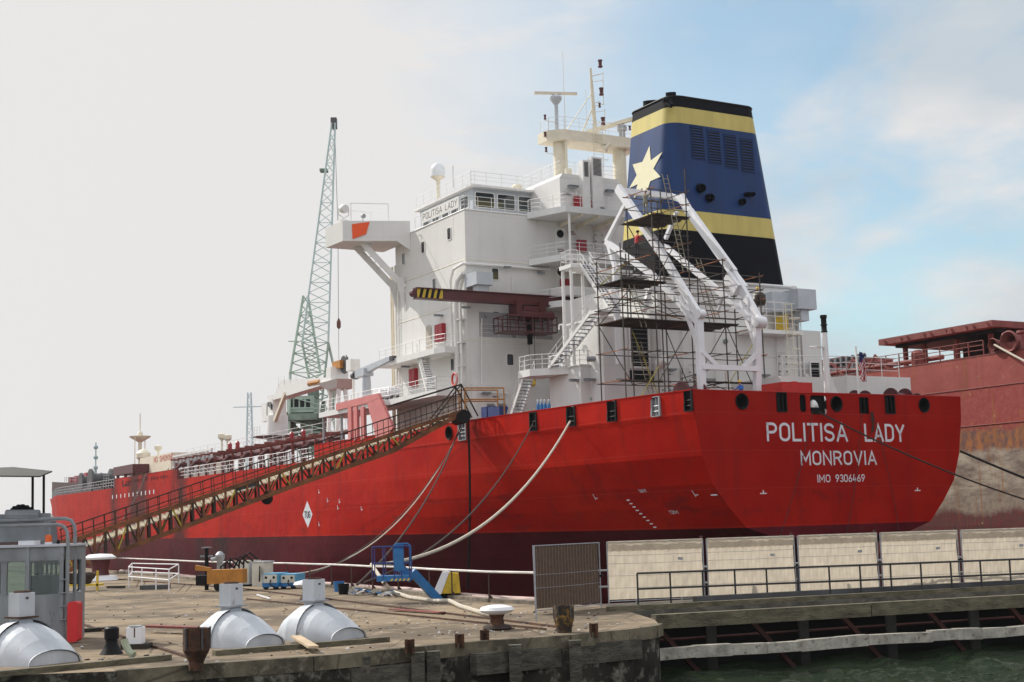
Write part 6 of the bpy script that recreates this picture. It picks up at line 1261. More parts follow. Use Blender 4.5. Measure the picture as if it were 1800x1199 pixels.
for i in range(420):
    px = rnd.uniform(120, 1130); py = rnd.uniform(1030 if px < 500 else 1060, 1165 if px < 700 else 1120); p = W(px, py)
    if py > 1180-(px-200)*.082: continue
    if px > 940 and py < 1075: continue
    a = rnd.uniform(0, 3.1); L = rnd.uniform(.02, .11); mb.bar(p+V((0, 0, .012)), p+V((math.cos(a)*L, math.sin(a)*L, .015)), rnd.uniform(.015, .07), rnd.uniform(.01, .035), mi=rnd.choice((0, 2, 2, 3, 4, 6, 6)))
o = mb.build('litter', DM, None, W(650, 1100), frame='world'); tag(o, 'scattered stones and litter over the quay surface', 'litter', kind='stuff')
# ---------------------------------------------------------------- blue boom lift in the dock beyond the railing
by = 52.5; bo = Y(700, 1030, by); bl = thing('boom_lift', 'blue boom lift basket rising beyond the quay railing', 'boom lift', (bo.x, bo.y, -3), 'world')
a, b = Y(664, 1017, by), Y(722, 1017, by); z0 = a.z; H = 1.05
mb = MB(); mb.box((a.x, by-.45, z0-.1), (b.x, by+.45, z0+.1)); bs = mb.build('basket_floor', BLU, bl); 
mb = MB()
for i in range(5): x = a.x+.5+i*.15; mb.prism([(x, by-.455, z0-.09), (x+.07, by-.455, z0-.09), (x+.12, by-.455, z0-.01), (x+.05, by-.455, z0-.01)], (0, -.004, 0))
mb.build('warning_stripe', YEL, bs)
mb = MB()
for z in (.55, 1.15): mb.tube([(a.x-.15, by-.45, z0+z), (b.x, by-.45, z0+z), (b.x, by+.45, z0+z), (a.x-.15, by+.45, z0+z), (a.x-.15, by-.45, z0+z)], .028, 6)
for x in (a.x-.15, a.x+.25, a.x+.65, b.x-.3, b.x): 
    for y in (by-.45, by+.45): mb.tube([(x, y, z0), (x, y, z0+1.15)], .022, 5)
mb.build('basket_rail', DBL, bl)
a2, b2 = Y(694, 965, by), Y(709, 1002, by); mb = MB(); mb.box((a2.x, by-.5, b2.z), (b2.x+.05, by-.2, a2.z)); mb.build('control_panel', BLU, bl)
c1, c2 = Y(693, 956, by), Y(722, 985, by); mb = MB(); mb.tube([(c1.x, by-.3, c2.z), (c1.x, by-.3, c1.z-.08), (c1.x+.08, by-.3, c1.z), (c2.x-.08, by-.3, c1.z), (c2.x, by-.3, c1.z-.08), (c2.x, by-.3, c2.z-.2)], .035, 6); mb.box((c1.x, by-.33, c2.z+.35), (c1.x+.35, by-.15, c1.z-.02)); mb.build('guard_hoop', BLU, bl)
mb = MB(); mb.bar(Y(704, 998, by+.3), Y(724, 1018, by+.4), .25, .3); mb.bar(Y(724, 1005, by+.5), Y(768, 1052, by+1.0), .22, .30); mb.bar(Y(768, 1052, by+1.0), V((3, by+4, -8)), .22, .30); mb.build('boom', BLU, bl)
mb = MB(); mb.box((0, by+1.5, -9.2), (5, by+4.5, -7.8)); mb.build('chassis', BLU, bl)
# ---------------------------------------------------------------- grey cabin at left
cy = 38.0; cb_ = Y(60, 1112, cy); cb_.z = 0; cab = thing('grey_cabin', 'grey wheelhouse like cabin with wide windows and pipe rail on its roof', 'cabin', cb_, 'world')
def yb(px0, py0, px1, py1, y0, y1): a, b = Y(px0, py0, y0), Y(px1, py1, y0); return (min(a.x, b.x), y0, min(a.z, b.z)), (max(a.x, b.x), y1, max(a.z, b.z))
lo_, hi_ = yb(-60, 1050, 112, 1112, cy, cy+1.8); lo_ = (lo_[0], lo_[1], 0.02)
mb = MB(); mb.box(lo_, hi_); mb.build('lower_body', GRY, cab)
wall = []
x0 = lo_[0]; x1 = hi_[0]; zb = hi_[2]; zt1 = Y(50, 962, cy).z
wins = [rrect(Y(a, 1000, cy).x, Y(50, 1046, cy).z, Y(b, 1000, cy).x, Y(50, 987, cy).z, .07) for a, b in ((-50, 2), (12, 44), (54, 104))]
plate([(x0, zb), (x1, zb), (x1, zt1), (x0, zt1)], wins, lambda x, y, d: V((x, cy+d, y)), .07, 'front_wall', GRY, cab)
ws = [rrect(cy+.25, Y(50, 1046, cy).z, cy+1.5, Y(50, 987, cy).z, .1)]
plate([(cy, zb), (cy+1.8, zb), (cy+1.8, zt1), (cy, zt1)], ws, lambda x, y, d: V((x1-d, x, y)), .06, 'side_wall', GRY, cab)
plate([(cy, zb), (cy+1.8, zb), (cy+1.8, zt1), (cy, zt1)], ws, lambda x, y, d: V((x0+d, x, y)), .06, 'side_wall', GRY, cab)
wb = [rrect(x0+.3, Y(50, 1046, cy).z, x0+1.2, Y(50, 987, cy).z, .1), rrect(x0+1.4, Y(50, 1046, cy).z, x1-.2, Y(50, 987, cy).z, .1)]
plate([(x0, zb), (x1, zb), (x1, zt1), (x0, zt1)], wb, lambda x, y, d: V((x, cy+1.8+d, y)), .06, 'rear_wall', GRY, cab)
CG = bpy.data.materials.new('cabin_glass'); CG.use_nodes = True; t = CG.node_tree; bb_ = t.nodes['Principled BSDF']; bb_.inputs['Roughness'].default_value = .02
gl = t.nodes.new('ShaderNodeBsdfGlossy'); gl.inputs['Roughness'].default_value = .02; tr_ = t.nodes.new('ShaderNodeBsdfTransparent'); tr_.inputs[0].default_value = (.55, .68, .66, 1); fm = t.nodes.new('ShaderNodeMixShader'); fm.inputs[0].default_value = .12; t.links.new(tr_.outputs[0], fm.inputs[1]); t.links.new(gl.outputs[0], fm.inputs[2]); t.links.new(fm.outputs[0], t.nodes['Material Output'].inputs[0])
for w__ in wins: mb = MB(); mb.prism([V((x, cy+.04, z)) for x, z in w__], (0, .012, 0)); mb.build('window', CG, cab)
mb = MB(); mb.box((x0-.05, cy-.08, zt1), (x1+.06, cy+1.9, zt1+.06)); mb.build('roof', LGR, cab)
mb = MB(); X = Y(49, 1000, cy).x
for px in (49, 109): x = Y(px, 1000, cy).x; mb.box((x-.05, cy-.05, .6), (x+.05, cy, zt1))
mb.box((x0, cy-.02, zt1-.36), (x1, cy-.005, zt1-.02)); mb.build('wall_stiffener', GRY, cab)
mb = MB(); c = Y(95, 1048, cy+.9); mb.box((c.x-.5, cy+.4, zb), (c.x+.1, cy+1.3, zb+.5)); mb.tube([(c.x-.2, cy+.3, zb+.45), (c.x-.2, cy+.05, zb+.6)], .06, 6)
for i in range(6): xx = Y(64+i*8, 1000, cy+1.6).x; mb.box((xx, cy+1.62, zb), (xx+.05, cy+1.68, zt1))
mb.build('cabin_interior', DKG, cab)
mb = MB(); p = Y(85, 958, cy+.5); mb.lathe((p.x, cy+.5, zt1+.06), [(.10, 0), (.10, .06)], 12); bc_ = mb.build('beacon_base', WHB, cab); mb = MB(); mb.lathe((p.x, cy+.5, zt1+.12), [(.085, 0), (.09, .12), (.07, .19), (.01, .2)], 12); mb.build('beacon', mat('orange_lens', (.8, .12, .01), .25), bc_, smooth=True)
mb = MB(); a, b = yb(32, 951, 60, 961, cy+.2, cy+.7); mb.box(a, b); mb.build('roof_box', WHB, cab)
mb = MB(); xr = Y(113, 1000, cy).x; zt_a, zt_b = Y(110, 911, cy).z, Y(110, 922, cy).z; xl = x0
for dx, z, y in ((0, zt_a, cy+.9), (.08, zt_b, cy+.02)):
    mb.tube([(xl, y, z), (xr-.28+dx, y, z), (xr-.12+dx, y, z-.05), (xr-.02+dx, y, z-.2), (xr+dx, y, z-.4), (xr+dx, y, .4)], .05, 8)
mb.build('pipe_rail', GRY, cab, smooth=True)
mb = MB()
for z in (.6, .95, 1.3, 1.65): mb.tube([(xr-.06, cy-.02, z), (xr-.06, cy-.12, z), (xr+.1, cy-.12, z)], .02, 5)
mb.build('step', GRY, cab)
mb = MB(); a, b = yb(-30, 905, 76, 951, cy+1.0, cy+1.6); mb.box(a, b); mb.box((a[0], cy+.95, a[2]-.0), (b[0], cy+1.0, a[2]+.12)); mb.tube([(Y(12, 905, cy+1).x, cy+.95, Y(12, 905, cy+1).z), (Y(70, 905, cy+1).x, cy+.95, Y(70, 905, cy+1).z)], .14, 8); mb.build('roof_machine', GRY, cab)
mb = MB(); mb.box((a[0], cy+.9, a[2]-.22), (b[0]+.02, cy+1.5, a[2]-.14)); [mb.bar((x, cy+1.2, zt1), (x, cy+1.2, a[2]), .07, .07) for x in (Y(8, 950, cy).x, Y(56, 950, cy).x, Y(77, 950, cy).x)]; mb.build('machine_frame', DRK, cab)
mb = MB(); 
for k in range(10): q = Y(22+k*3.6, 899-5*math.sin(k*.35)-2*(k % 2), cy+1.2); mb.lathe(q, [(.09, -.1), (.11, 0), (.05, .09)], 6)
mb.build('tarpaulin', DRK, cab)
mb = MB()
for px, py0 in ((57.5, 836), (77, 832)): q = Y(px, py0, cy+1.2); mb.tube([(q.x+.02, q.y, Y(px, 950, cy+1.2).z), (q.x, q.y, q.z)], .035, 6)
mb.build('canopy_post', DRK, cab)
mb = MB(); q = [Y(-40, 824, cy+.6), Y(20, 822, cy+.6), Y(93, 829, cy+.6), Y(78, 838, cy+.6), Y(-40, 836, cy+.6)]; q = [Y(-60, 838, cy+.4), Y(70, 839, cy+.4), Y(92, 830, cy+1.4), Y(24, 823, cy+2.6), Y(-60, 826, cy+2.6)]
mb.prism(q, (0, 0, .035)); mb.build('canopy', mat('canopy_steel', (.035, .035, .03), .7, var=.2), cab)
p = Y(127, 1118, 37.6); p.z = 0; mb = MB(); c = V((p.x, 37.6, 0)); mb.prism([c+V((u, 0, v)) for u, v in rrect(-.14, .03, .14, 1.08, .1)], (0, .4, 0)); fd = mb.build('fender', mat('red_rubber', (.60, .015, .02), .45, var=.12), None, c, frame='world'); tag(fd, 'upright bright red fender at the corner of the grey cabin', 'fender')
mb = MB(); c = Y(148, 1122, 37.4); 
# ---------------------------------------------------------------- thick hoses and mooring lines
def line(name, a, b, sag, r_, M, label, cat, n=22, sx=0, n_t=6):
    a, b = V(a), V(b); P = []
    for i in range(n+1): u = i/n; P.append(lerp(a, b, u)+V((sx*4*u*(1-u), 0, -sag*4*u*(1-u))))
    mb = MB(); mb.tube(P, r_, n_t); o = mb.build(name, M, None, a, smooth=True, frame='world'); return tag(o, label, cat)
def SG(px, py, t=None, s=None): q = T(px, py, t) if t is not None else S(px, py, s); return G(*q)
hp = W(655, 1040)+V((0, 0, 1.12))
line('mooring_hose', SG(1002, 741, t=-1.6), hp+V((0, .3, 0)), 2.2, .085, ROP, 'thick pale hose sagging from the stern quarter to the quay railing', 'hose')
mb = MB(); hpts = [hp+V((0, .3, 0)), hp+V((-.02, -.1, .05))]+[W(*p)+V((0, 0, z)) for p, z in (((664, 1024), .0), ((690, 1046), .15), ((720, 1054), .08), ((765, 1060), .07), ((790, 1062), .12), ((810, 1070), .08), ((850, 1082), .07), ((868, 1087), .1))]
hpts[2] = W(676, 1050)+V((0, 0, .55)); mb.tube(hpts, .075, 8); o = mb.build('hose', ROP, None, hp, smooth=True, frame='world'); tag(o, 'thick pale hose running over the quay from railing to bollard', 'hose')
line('mooring_line', SG(938, 742, t=-1.4), W(640, 1046)+V((0, 0, .5)), 1.8, .05, DRP, 'dark mooring line from the bulwark opening left of the thick hose', 'rope')
line('mooring_line', SG(806, 757, t=-2.7), W(628, 1040)+V((0, 0, .3)), 1.2, .055, DRP, 'dark mooring line leading from the round port chock to the quay', 'rope')
line('mooring_line', SG(808, 757, t=-2.7), W(470, 1028)+V((0, 0, .5)), 3.0, .045, ROP, 'pale mooring line sagging from the round port chock far along the quay', 'rope')
line('mooring_line', SG(812, 752, t=-2.7), W(500, 1031)+V((0, 0, .2)), 2.2, .03, DRP, 'thin dark line beside the pale one from the port chock', 'rope')
line('hanging_cable', SG(823, 742, t=-2.8), SG(822, 1035, t=-3.6), 0, .10, DRK, 'black cable hanging straight down the hull below the gangway head', 'cable', sx=.15)
line('mooring_line', SG(257, 795+38, t=-2.6), W(150, 1010)+V((0, 0, .8)), 1.2, .06, DRP, 'dark line from the bow bulwark down to the quay', 'rope')
line('stern_line', SG(1440, 725, s=-.3), G(39.0, -6.0, .5), 1.2, .06, DRP, 'long dark stern line running right across the painted name', 'rope')
line('stern_line', SG(1688, 793, s=8), G(39.5, -12, -1.0), .5, .10, DRK, 'thick dark stern line behind the right edge of the stern', 'rope')
for px, x2, y2, lab in ((1429, 1370, 945, 'thin rope hanging over the stern left of the lettering'), (1515, 1488, 938, 'thin rope hanging over the stern through the space between the words'), (1533, 1580, 935, 'thin rope hanging over the stern below the frayed knot')):
    a, b = S(px, 722, -.12), S(x2, y2, -.25); mb = MB(); mb.tube([lerp(a, b, u)+V((.25*math.sin(u*3.1), 0, 0)) for u in [i/12 for i in range(13)]], .022, 5); o = mb.build('hanging_rope', DRP, None, a, smooth=True); tag(o, lab, 'rope')
mb = MB(); c = S(1532, 735, -.12); [mb.tube([c+V((.1*math.sin(i*2), -.05, .4)), c+V((.12*math.cos(i*1.7), -.1, 0)), c+V((.15*math.sin(i*1.1), -.05, -.7-.1*i))], .03, 5) for i in range(5)]; o = mb.build('frayed_knot', DRP, None, c); tag(o, 'frayed dark rope knot hanging from the stern opening', 'rope')
# ---------------------------------------------------------------- gangway from quay to ship
gA = W(98, 1012); gB = G(*T(818, 728, -3.2)); gw = thing('gangway', 'long rusty yellow brown lattice gangway sloping from the quay up to the ship', 'gangway', gA, 'world')
hd = V((gB.x-gA.x, gB.y-gA.y, 0)); gL = hd.length; gu_ = hd.normalized(); gn_ = V((-gu_.y, gu_.x, 0)); gn_ = gn_ if gn_.y < 0 else -gn_     # gn_ towards the camera
def GP(px, py, off=0):   # point on the vertical plane of the near truss
    q = _pl(px, py, gA, gn_); return q - gn_*off
wd = 1.7
def xat(px, A, B): return A[1]+(B[1]-A[1])*(px-A[0])/(B[0]-A[0])
top_c = lambda px: xat(px, (120, 953), (800, 727)); rail_t = lambda px: xat(px, (117, 927), (810, 692)); 
def bot_c(px): return xat(px, (120, 1003), (506, 858)) if px < 506 else (xat(px, (506, 858), (690, 793)) if px < 690 else xat(px, (690, 793), (820, 722)))
tread = lambda px: xat(px, (120, 973), (798, 734))
for k, nm in ((0, 'near'), (1, 'far')):
    mb = MB(); mb.bar(GP(104, top_c(104), k*wd), GP(815, top_c(815), k*wd), .2, .3); mb.build('top_chord', GRU, gw)
    mb = MB(); q = [GP(px, bot_c(px), k*wd) for px in (104, 300, 506, 600, 690, 760, 820)]; [mb.bar(a, b, .22, .32) for a, b in zip(q, q[1:])]; mb.build('bottom_chord', GRU, gw)
    mb = MB(); mb.tube([GP(104, rail_t(104), k*wd), GP(812, rail_t(812), k*wd)], .05, 6); mb.build('handrail', GDK, gw)
    mb = MB(); mb.tube([GP(104, rail_t(104)*.25+top_c(104)*.75, k*wd), GP(812, rail_t(812)*.25+top_c(812)*.75, k*wd)], .035, 5); mb.build('mid_rail', GRU, gw)
    mb = MB(); mb.tube([GP(104, (rail_t(104)+top_c(104))/2, k*wd), GP(812, (rail_t(812)+top_c(812))/2, k*wd)], .04, 6); mb.build('mid_rail', GDK, gw)
    xs_ = [110+i*(800-110)/36 for i in range(37)]
    for i, px in enumerate(xs_):
        mb = MB(); mb.bar(GP(px, bot_c(px), k*wd), GP(px-1.5, top_c(px-1.5), k*wd), .15, .15); mb.build('truss_post', GRU if i % 2 else GDK, gw)
        mb = MB(); mb.bar(GP(px-1.5, top_c(px-1.5), k*wd), GP(px-3, rail_t(px-3), k*wd), .05, .05); mb.build('rail_post', GDK, gw)
    for i in range(36):
        a, b = xs_[i], xs_[i+1]; mb = MB()
        if i % 2: mb.bar(GP(a, bot_c(a), k*wd), GP(b, top_c(b), k*wd), .11, .11)
        else: mb.bar(GP(a, top_c(a), k*wd), GP(b, bot_c(b), k*wd), .11, .11)
        mb.build('truss_diagonal', (GRU if (i+k) % 2 else GDK) if (i+k) % 5 else mat('gangway_yellow', (.36, .27, .02), .6, var=.3, dirt=(.1, .04, .02), damt=.1), gw)
for i in range(90):
    px = 112+i*(800-112)/89; a = GP(px, tread(px), .12); b = GP(px, tread(px), wd-.12); a.z = b.z; o = a-b; mb = MB(); mb.box((0, 0, 0), (0, 0, 0)) if False else None
    d = gu_*.15; tl = V((0, 0, .0)); mb.prism([a-d, a+d, b+d+V((0, 0, .34)), b-d+V((0, 0, .34))], (0, 0, .10)); mb.build('tread', TRD, gw)
for i in range(0, 37, 2):
    px = xs_[i]; mb = MB(); mb.bar(GP(px, bot_c(px), 0), GP(px, bot_c(px), wd), .1, .12); mb.build('cross_beam', GDK, gw)
mb = MB(); c = GP(813, 733, .6); mb.lathe(c-gn_*1.0, [(.55, 0), (.55, 2.0)], 14, ax=tuple(gn_)); mb.build('roller', DRK, gw, smooth=True)
mb = MB(); q = [GP(470, bot_c(470)+5, .3), GP(470, bot_c(470)+5, 1.2)]; mb.lathe(q[0], [(.4, -.1), (.45, .1), (.1, .15)], 12, ax=tuple(gn_)); mb.build('winch_wheel', DRK, gw)
mb = MB(); a = GP(812, 727, .0)
for off in (0, wd):
    q = GP(812, 727, off); mb.tube([q, q+V((0, 0, 2.3))], .06, 6); mb.tube([q+V((0, 0, 2.3)), q+V((0, 0, 2.3))-gu_*5.5-V((0, 0, 1.6))], .06, 6); mb.tube([q+V((0, 0, 2.3)), q-gu_*2.2-V((0, 0, .4))], .06, 6); mb.tube([q+V((0, 0, 2.3)), q+gu_*1.3-V((0, 0, .2))], .06, 6)
mb.tube([GP(812, 727, 0)+V((0, 0, 2.3)), GP(812, 727, wd)+V((0, 0, 2.3))], .06, 6); mb.build('head_frame', GDK, gw)
mb = MB(); q0 = GP(818, 729, 0); q1 = q0+gu_*3.2
for a, b in ((q0, q1), (q0-gn_*wd, q1-gn_*wd)):
    for z in (1.2, 2.1): mb.tube([a+V((0, 0, z)), b+V((0, 0, z))], .06, 6)
    for q in (a, b): mb.tube([q-V((0, 0, .2)), q+V((0, 0, 2.1))], .06, 6)
mb.build('landing_guard', ORY, gw)
mb = MB(); q = GP(435, 847, .1); mb.bar(q-gu_*.8+V((0, 0, -.4)), q+gu_*.8+V((0, 0, 0)), .05, .55); mb.build('sign_plate', DKG, gw)
# ---------------------------------------------------------------- scaffold around the davit frame
sf = thing('scaffold', 'tube scaffold with dark plank floors and ladders wrapped round the white frame', 'scaffold', (6, 8, 9.4), 'ship')
s0, s1 = 6.6, 9.6
C_ = [S(px, py, s0).x for px, py in ((1097, 600), (1155, 600), (1217, 600), (1277, 600), (1341, 600))]
zA, zC, zB, zL_ = S(1165, 380, s0).z, S(1140, 496, s0).z, S(1200, 568, s0).z, S(1100, 668, s0).z
tops_ = {0: zC+2.6, 1: zA+1.9, 2: zA+3.6, 3: S(1275, 455, s0).z, 4: S(1341, 480, s0).z}
np_ = [0]
def pole(a, b, nm='scaffold_pole', r_=.05, M=SCF): mb = MB(); mb.tube([a, b], r_, 5); mb.build(nm, M, sf)
for i, x in enumerate(C_):
    for y in (s0, s1):
        pole((x, y, 9.45), (x-.02, y, tops_[i]-(.8 if y == s1 else 0)))
lev = [zL_, (zL_+zB)/2, zB, zB+1.0, zB+2.0, zC, zC+1.0, zC+2.0, (zC+zA)/2+.6, zA, zA+1.0, zA+1.9]
for z in lev:
    ok = [i for i in range(5) if tops_[i] > z-.2]
    if len(ok) > 1:
        for y in (s0, s1): pole((C_[ok[0]]-.3, y+.06, z), (C_[ok[-1]]+.3, y+.06, z), 'ledger', .036)
        for i in ok: pole((C_[i]+.06, s0-.35, z+.06), (C_[i]+.06, s1+.4, z+.06), 'transom_tube', .036, SCF if (i+int(z)) % 2 else mat('orange_rust_tube', (.32, .11, .03), .7, var=.4))
for (xa, xb, zlo, zhi) in ((C_[0], C_[1], zB, zC+2.2), (C_[1], C_[2], 9.45, zA+1.4), (C_[2], C_[3], 9.45, zB+1.5)):
    xm = (xa+xb)/2; pole((xm, s0+1.4, zlo), (xm, s0+1.4, zhi))
for z in [v+.5 for v in lev[2:-2]]:
    ok = [i for i in range(5) if tops_[i] > z+.3]
    if len(ok) > 1: pole((C_[ok[0]]-.2, s0-.05, z), (C_[ok[-1]]+.1, s0-.05, z), 'guard_rail', .032)
for k in range(16):
    i = k % 3; z_ = (zB if i < 2 else 10)+random.random()*4.5; pole((C_[i]+.1, s0+random.random()*2, z_), (C_[i+1]-.1, s0+random.random()*2.5, z_+random.choice((-1, 1))*random.uniform(.1, 1.4)), 'brace', .032, SCF if k % 4 else mat('orange_rust_tube', (0, 0, 0)))
for k, (i, j, za, zb_) in enumerate(((0, 1, 9.6, zL_+1), (1, 0, zL_, zB), (1, 2, zL_, zB), (2, 1, 9.6, zB), (2, 3, zL_, zB), (3, 2, 9.6, zB), (3, 4, zL_, zB), (0, 1, zB, zC), (1, 2, zC, zA), (0, 1, zC, zC+2), (4, 3, 9.6, zB), (2, 1, zC, zA))):
    y = s0-.08 if k % 2 == 0 else s1+.08; pole((C_[i], y, za), (C_[j], y, zb_), 'brace', .036, SCF if k % 3 else mat('yellow_tube', (.42, .36, .06), .6, var=.3))
for x0_, x1_, z, y0_, y1_ in ((C_[1], C_[2]+.1, zA, s0-.2, s1+.9), (C_[0], C_[1]+.9, zC, s0-.2, s1), (C_[0], C_[3]+.9, zB, s0-.4, s1+.2), (C_[0]-.2, C_[1]+.4, zL_-.1, s0, s0+.7), (C_[2]+.6, C_[4], zL_, s0, s0+.8)):
    n_b = max(2, int((y1_-y0_)/.28)); 
    mb = MB()
    for i in range(n_b): y = y0_+(y1_-y0_)*i/n_b; mb.box((x0_, y, z+.04+.01*(i % 2)), (x1_+.15*(i % 3), y+.25, z+.10))
    mb.build('plank_floor', PLK, sf)
def ladder(a, b, nm='ladder'):
    a, b = V(a), V(b); mb = MB(); w_ = V((.42, 0, 0)); mb.tube([a, b], .035, 5); mb.tube([a+w_, b+w_], .035, 5); n = int((b-a).length/.32)
    for i in range(1, n): p = lerp(a, b, i/n); mb.tube([p, p+w_], .022, 4)
    mb.build(nm, mat('ladder_alu', (.30, .27, .20), .5, .3, var=.3), sf)
ladder(S(1201, 478, s0-.3), S(1164, 306, s0-.5)); ladder(S(1258, 560, 11), S(1223, 455, 11)); ladder(S(1128, 575, s0), S(1105, 500, s0)); ladder(S(1140, 690, 10), S(1118, 600, 10)); ladder(S(1250, 575, s1), S(1230, 500, s1))
# ---------------------------------------------------------------- people
def person(base, label, frame='ship', face=0, arms='down', top=None, legs=None, helm=None, h=1.75, lean=0, crouch=0):
    t_ = thing('person', label, 'person', base, frame); t_.rotation_euler.z += face
    k = h/1.75; J = {}
    def j(n, x, y, z, r_): J[n] = (V((x, y, z))*k, r_*k)
    hz = .94-.35*crouch
    j('pel', 0, 0, hz, .15); j('ch', 0, .03+lean*.5, hz+.36, .165); j('nk', 0, .04+lean*.7, hz+.54, .06); j('hd', 0, .05+lean*.8, hz+.68, .095); j('hd2', 0, .07+lean*.8, hz+.78, .09)
    ed = [('pel', 'ch'), ('ch', 'nk'), ('nk', 'hd'), ('hd', 'hd2')]
    j('nose', 0, .15+lean*.8, hz+.68, .03); ed.append(('hd', 'nose'))
    for s_, n in ((-1, 'l'), (1, 'r')):
        j(n+'hip', s_*.10, 0, hz-.06, .105); j(n+'kn', s_*.13, .06+.28*crouch, hz*.5+.02, .07); j(n+'an', s_*.14, -.02, .08, .05); j(n+'to', s_*.15, .15, .04, .045)
        j(n+'sh', s_*.19, .03+lean*.5, hz+.47, .075)
        if arms == 'up': e, w_ = (s_*.30, .28, hz+.55), (s_*.12, .40, hz+.75)
        elif arms == 'fwd': e, w_ = (s_*.26, .20+lean*.5, hz+.28), (s_*.18, .48+lean*.5, hz+.25)
        else: e, w_ = (s_*.27, .02+lean*.3, hz+.20), (s_*.25, .14+lean*.3, hz-.04)
        j(n+'el', *e, .05); j(n+'wr', *w_, .035); wv = V(w_)-V(e); wv.normalize(); p = V(w_)+wv*.07; j(n+'pm', *p, .034)
        ed += [('pel', n+'hip'), (n+'hip', n+'kn'), (n+'kn', n+'an'), (n+'an', n+'to'), ('ch', n+'sh'), (n+'sh', n+'el'), (n+'el', n+'wr'), (n+'wr', n+'pm')]
        for f in range(5):
            q = p+wv*(.075 if f else .03)+V(((f-2.2)*.018 if f else s_*-.045, .0, -.01*f)); j(n+'f%d' % f, *q, .009); ed.append((n+'pm', n+'f%d' % f))
    names = list(J); me = bpy.data.meshes.new('body'); me.from_pydata([J[n][0] for n in names], [(names.index(a), names.index(b)) for a, b in ed], [])
    o = bpy.data.objects.new('body', me); col.objects.link(o); md = o.modifiers.new('s', 'SKIN'); md.use_smooth_shade = True
    for i, n in enumerate(names): sv_ = me.skin_vertices[0].data[i]; sv_.radius = (J[n][1], J[n][1]*.85); sv_.use_root = (i == 0)
    o.modifiers.new('u', 'SUBSURF').levels = 1
    bpy.context.view_layer.update(); m2 = bpy.data.meshes.new_from_object(o.evaluated_get(bpy.context.evaluated_depsgraph_get())); bpy.data.objects.remove(o)
    for M in (top, legs, SKN, DRK): m2.materials.append(M)
    for p in m2.polygons:
        c = p.center/k; hand = (c.length and any((c-J[n][0]/k).length < .1 for n in ('lpm', 'rpm')))
        p.material_index = 2 if (c.z > hz+.56 or hand) and not (arms == 'up' and not hand and abs(c.x) > .12) else (0 if c.z > hz-.02 else (3 if c.z < .12 else 1))
    b = bpy.data.objects.new('body', m2); col.objects.link(b); b.parent = t_; ORGN[b.name] = V(base)
    mb = MB(); hc_ = J['hd2'][0]+V(base); mb.lathe(hc_+V((0, 0, -.0)), [(.15*k, -.01), (.125*k, .01), (.12*k, .06), (.09*k, .11), (.03, .135*k), (.005, .137*k)], 14); 
    if helm: mb.build('helmet', helm, t_, smooth=True)
    else: mb.build('hair', DRK, t_, smooth=True)
    return t_
KH = mat('khaki_cloth', (.26, .24, .19), .9, var=.15); BCL = mat('blue_overalls', (.03, .12, .42), .9, var=.15); WCL = mat('white_overalls', (.62, .60, .56), .9, var=.1); RCL = mat('red_shirt', (.45, .05, .05), .9, var=.1); DCL = mat('dark_cloth', (.04, .04, .045), .9, var=.2)
hY = mat('yellow_helmet', (.75, .48, .03), .35, var=.04); hW = mat('white_helmet', (.75, .75, .73), .35, var=.04)
p = S(1135, 376, s0+.5); person((p.x, s0+.5, zA+.1), 'worker in khaki with white helmet on the top scaffold floor, arms raised', face=R(-60), arms='up', top=KH, legs=KH, helm=hW)
p = S(1119, 440, s0+1.2); person((p.x, s0+1.2, p.z-.4), 'worker in red shirt and dark trousers half hidden in the scaffold', face=R(-90), arms='fwd', top=RCL, legs=DCL, lean=.1)
p = S(1328, 545, s0+.6); person((p.x, s0+.6, p.z), 'worker with yellow helmet and white jacket bending at the right frame head', face=R(-80), arms='fwd', top=WCL, legs=KH, helm=hY, lean=.35, crouch=.3)
p = S(1303, 690, 1.6); person((p.x, 1.6, p.z-1.0), 'worker in blue overalls and yellow helmet behind the stern bulwark', face=R(100), arms='fwd', top=BCL, legs=BCL, helm=hY, lean=.05)
p = T(293, 838, -1.8); person((-1.6, p.y, 9.4), 'person in white overalls on the far deck left of the other one', face=R(150), top=WCL, legs=WCL, helm=hW, arms='fwd'); p = T(299, 838, -1.8); person((-1.3, p.y, 9.4), 'person in white overalls on the far deck nearer the manifold frame', face=R(90), top=WCL, legs=WCL, helm=hW)
# dark barrel like tool the worker leans on
c = S(1336, 524, s0+.4); mb = MB(); mb.lathe(c-V((0, 0, .55)), [(.3, 0), (.42, .2), (.42, .75), (.25, .95), (.02, 1.0)], 14); o = mb.build('paint_hopper', mat('dark_brown_metal', (.06, .04, .03), .5, var=.3), None, c, smooth=True); tag(o, 'round dark brown hopper hanging at the head of the right frame', 'hopper')
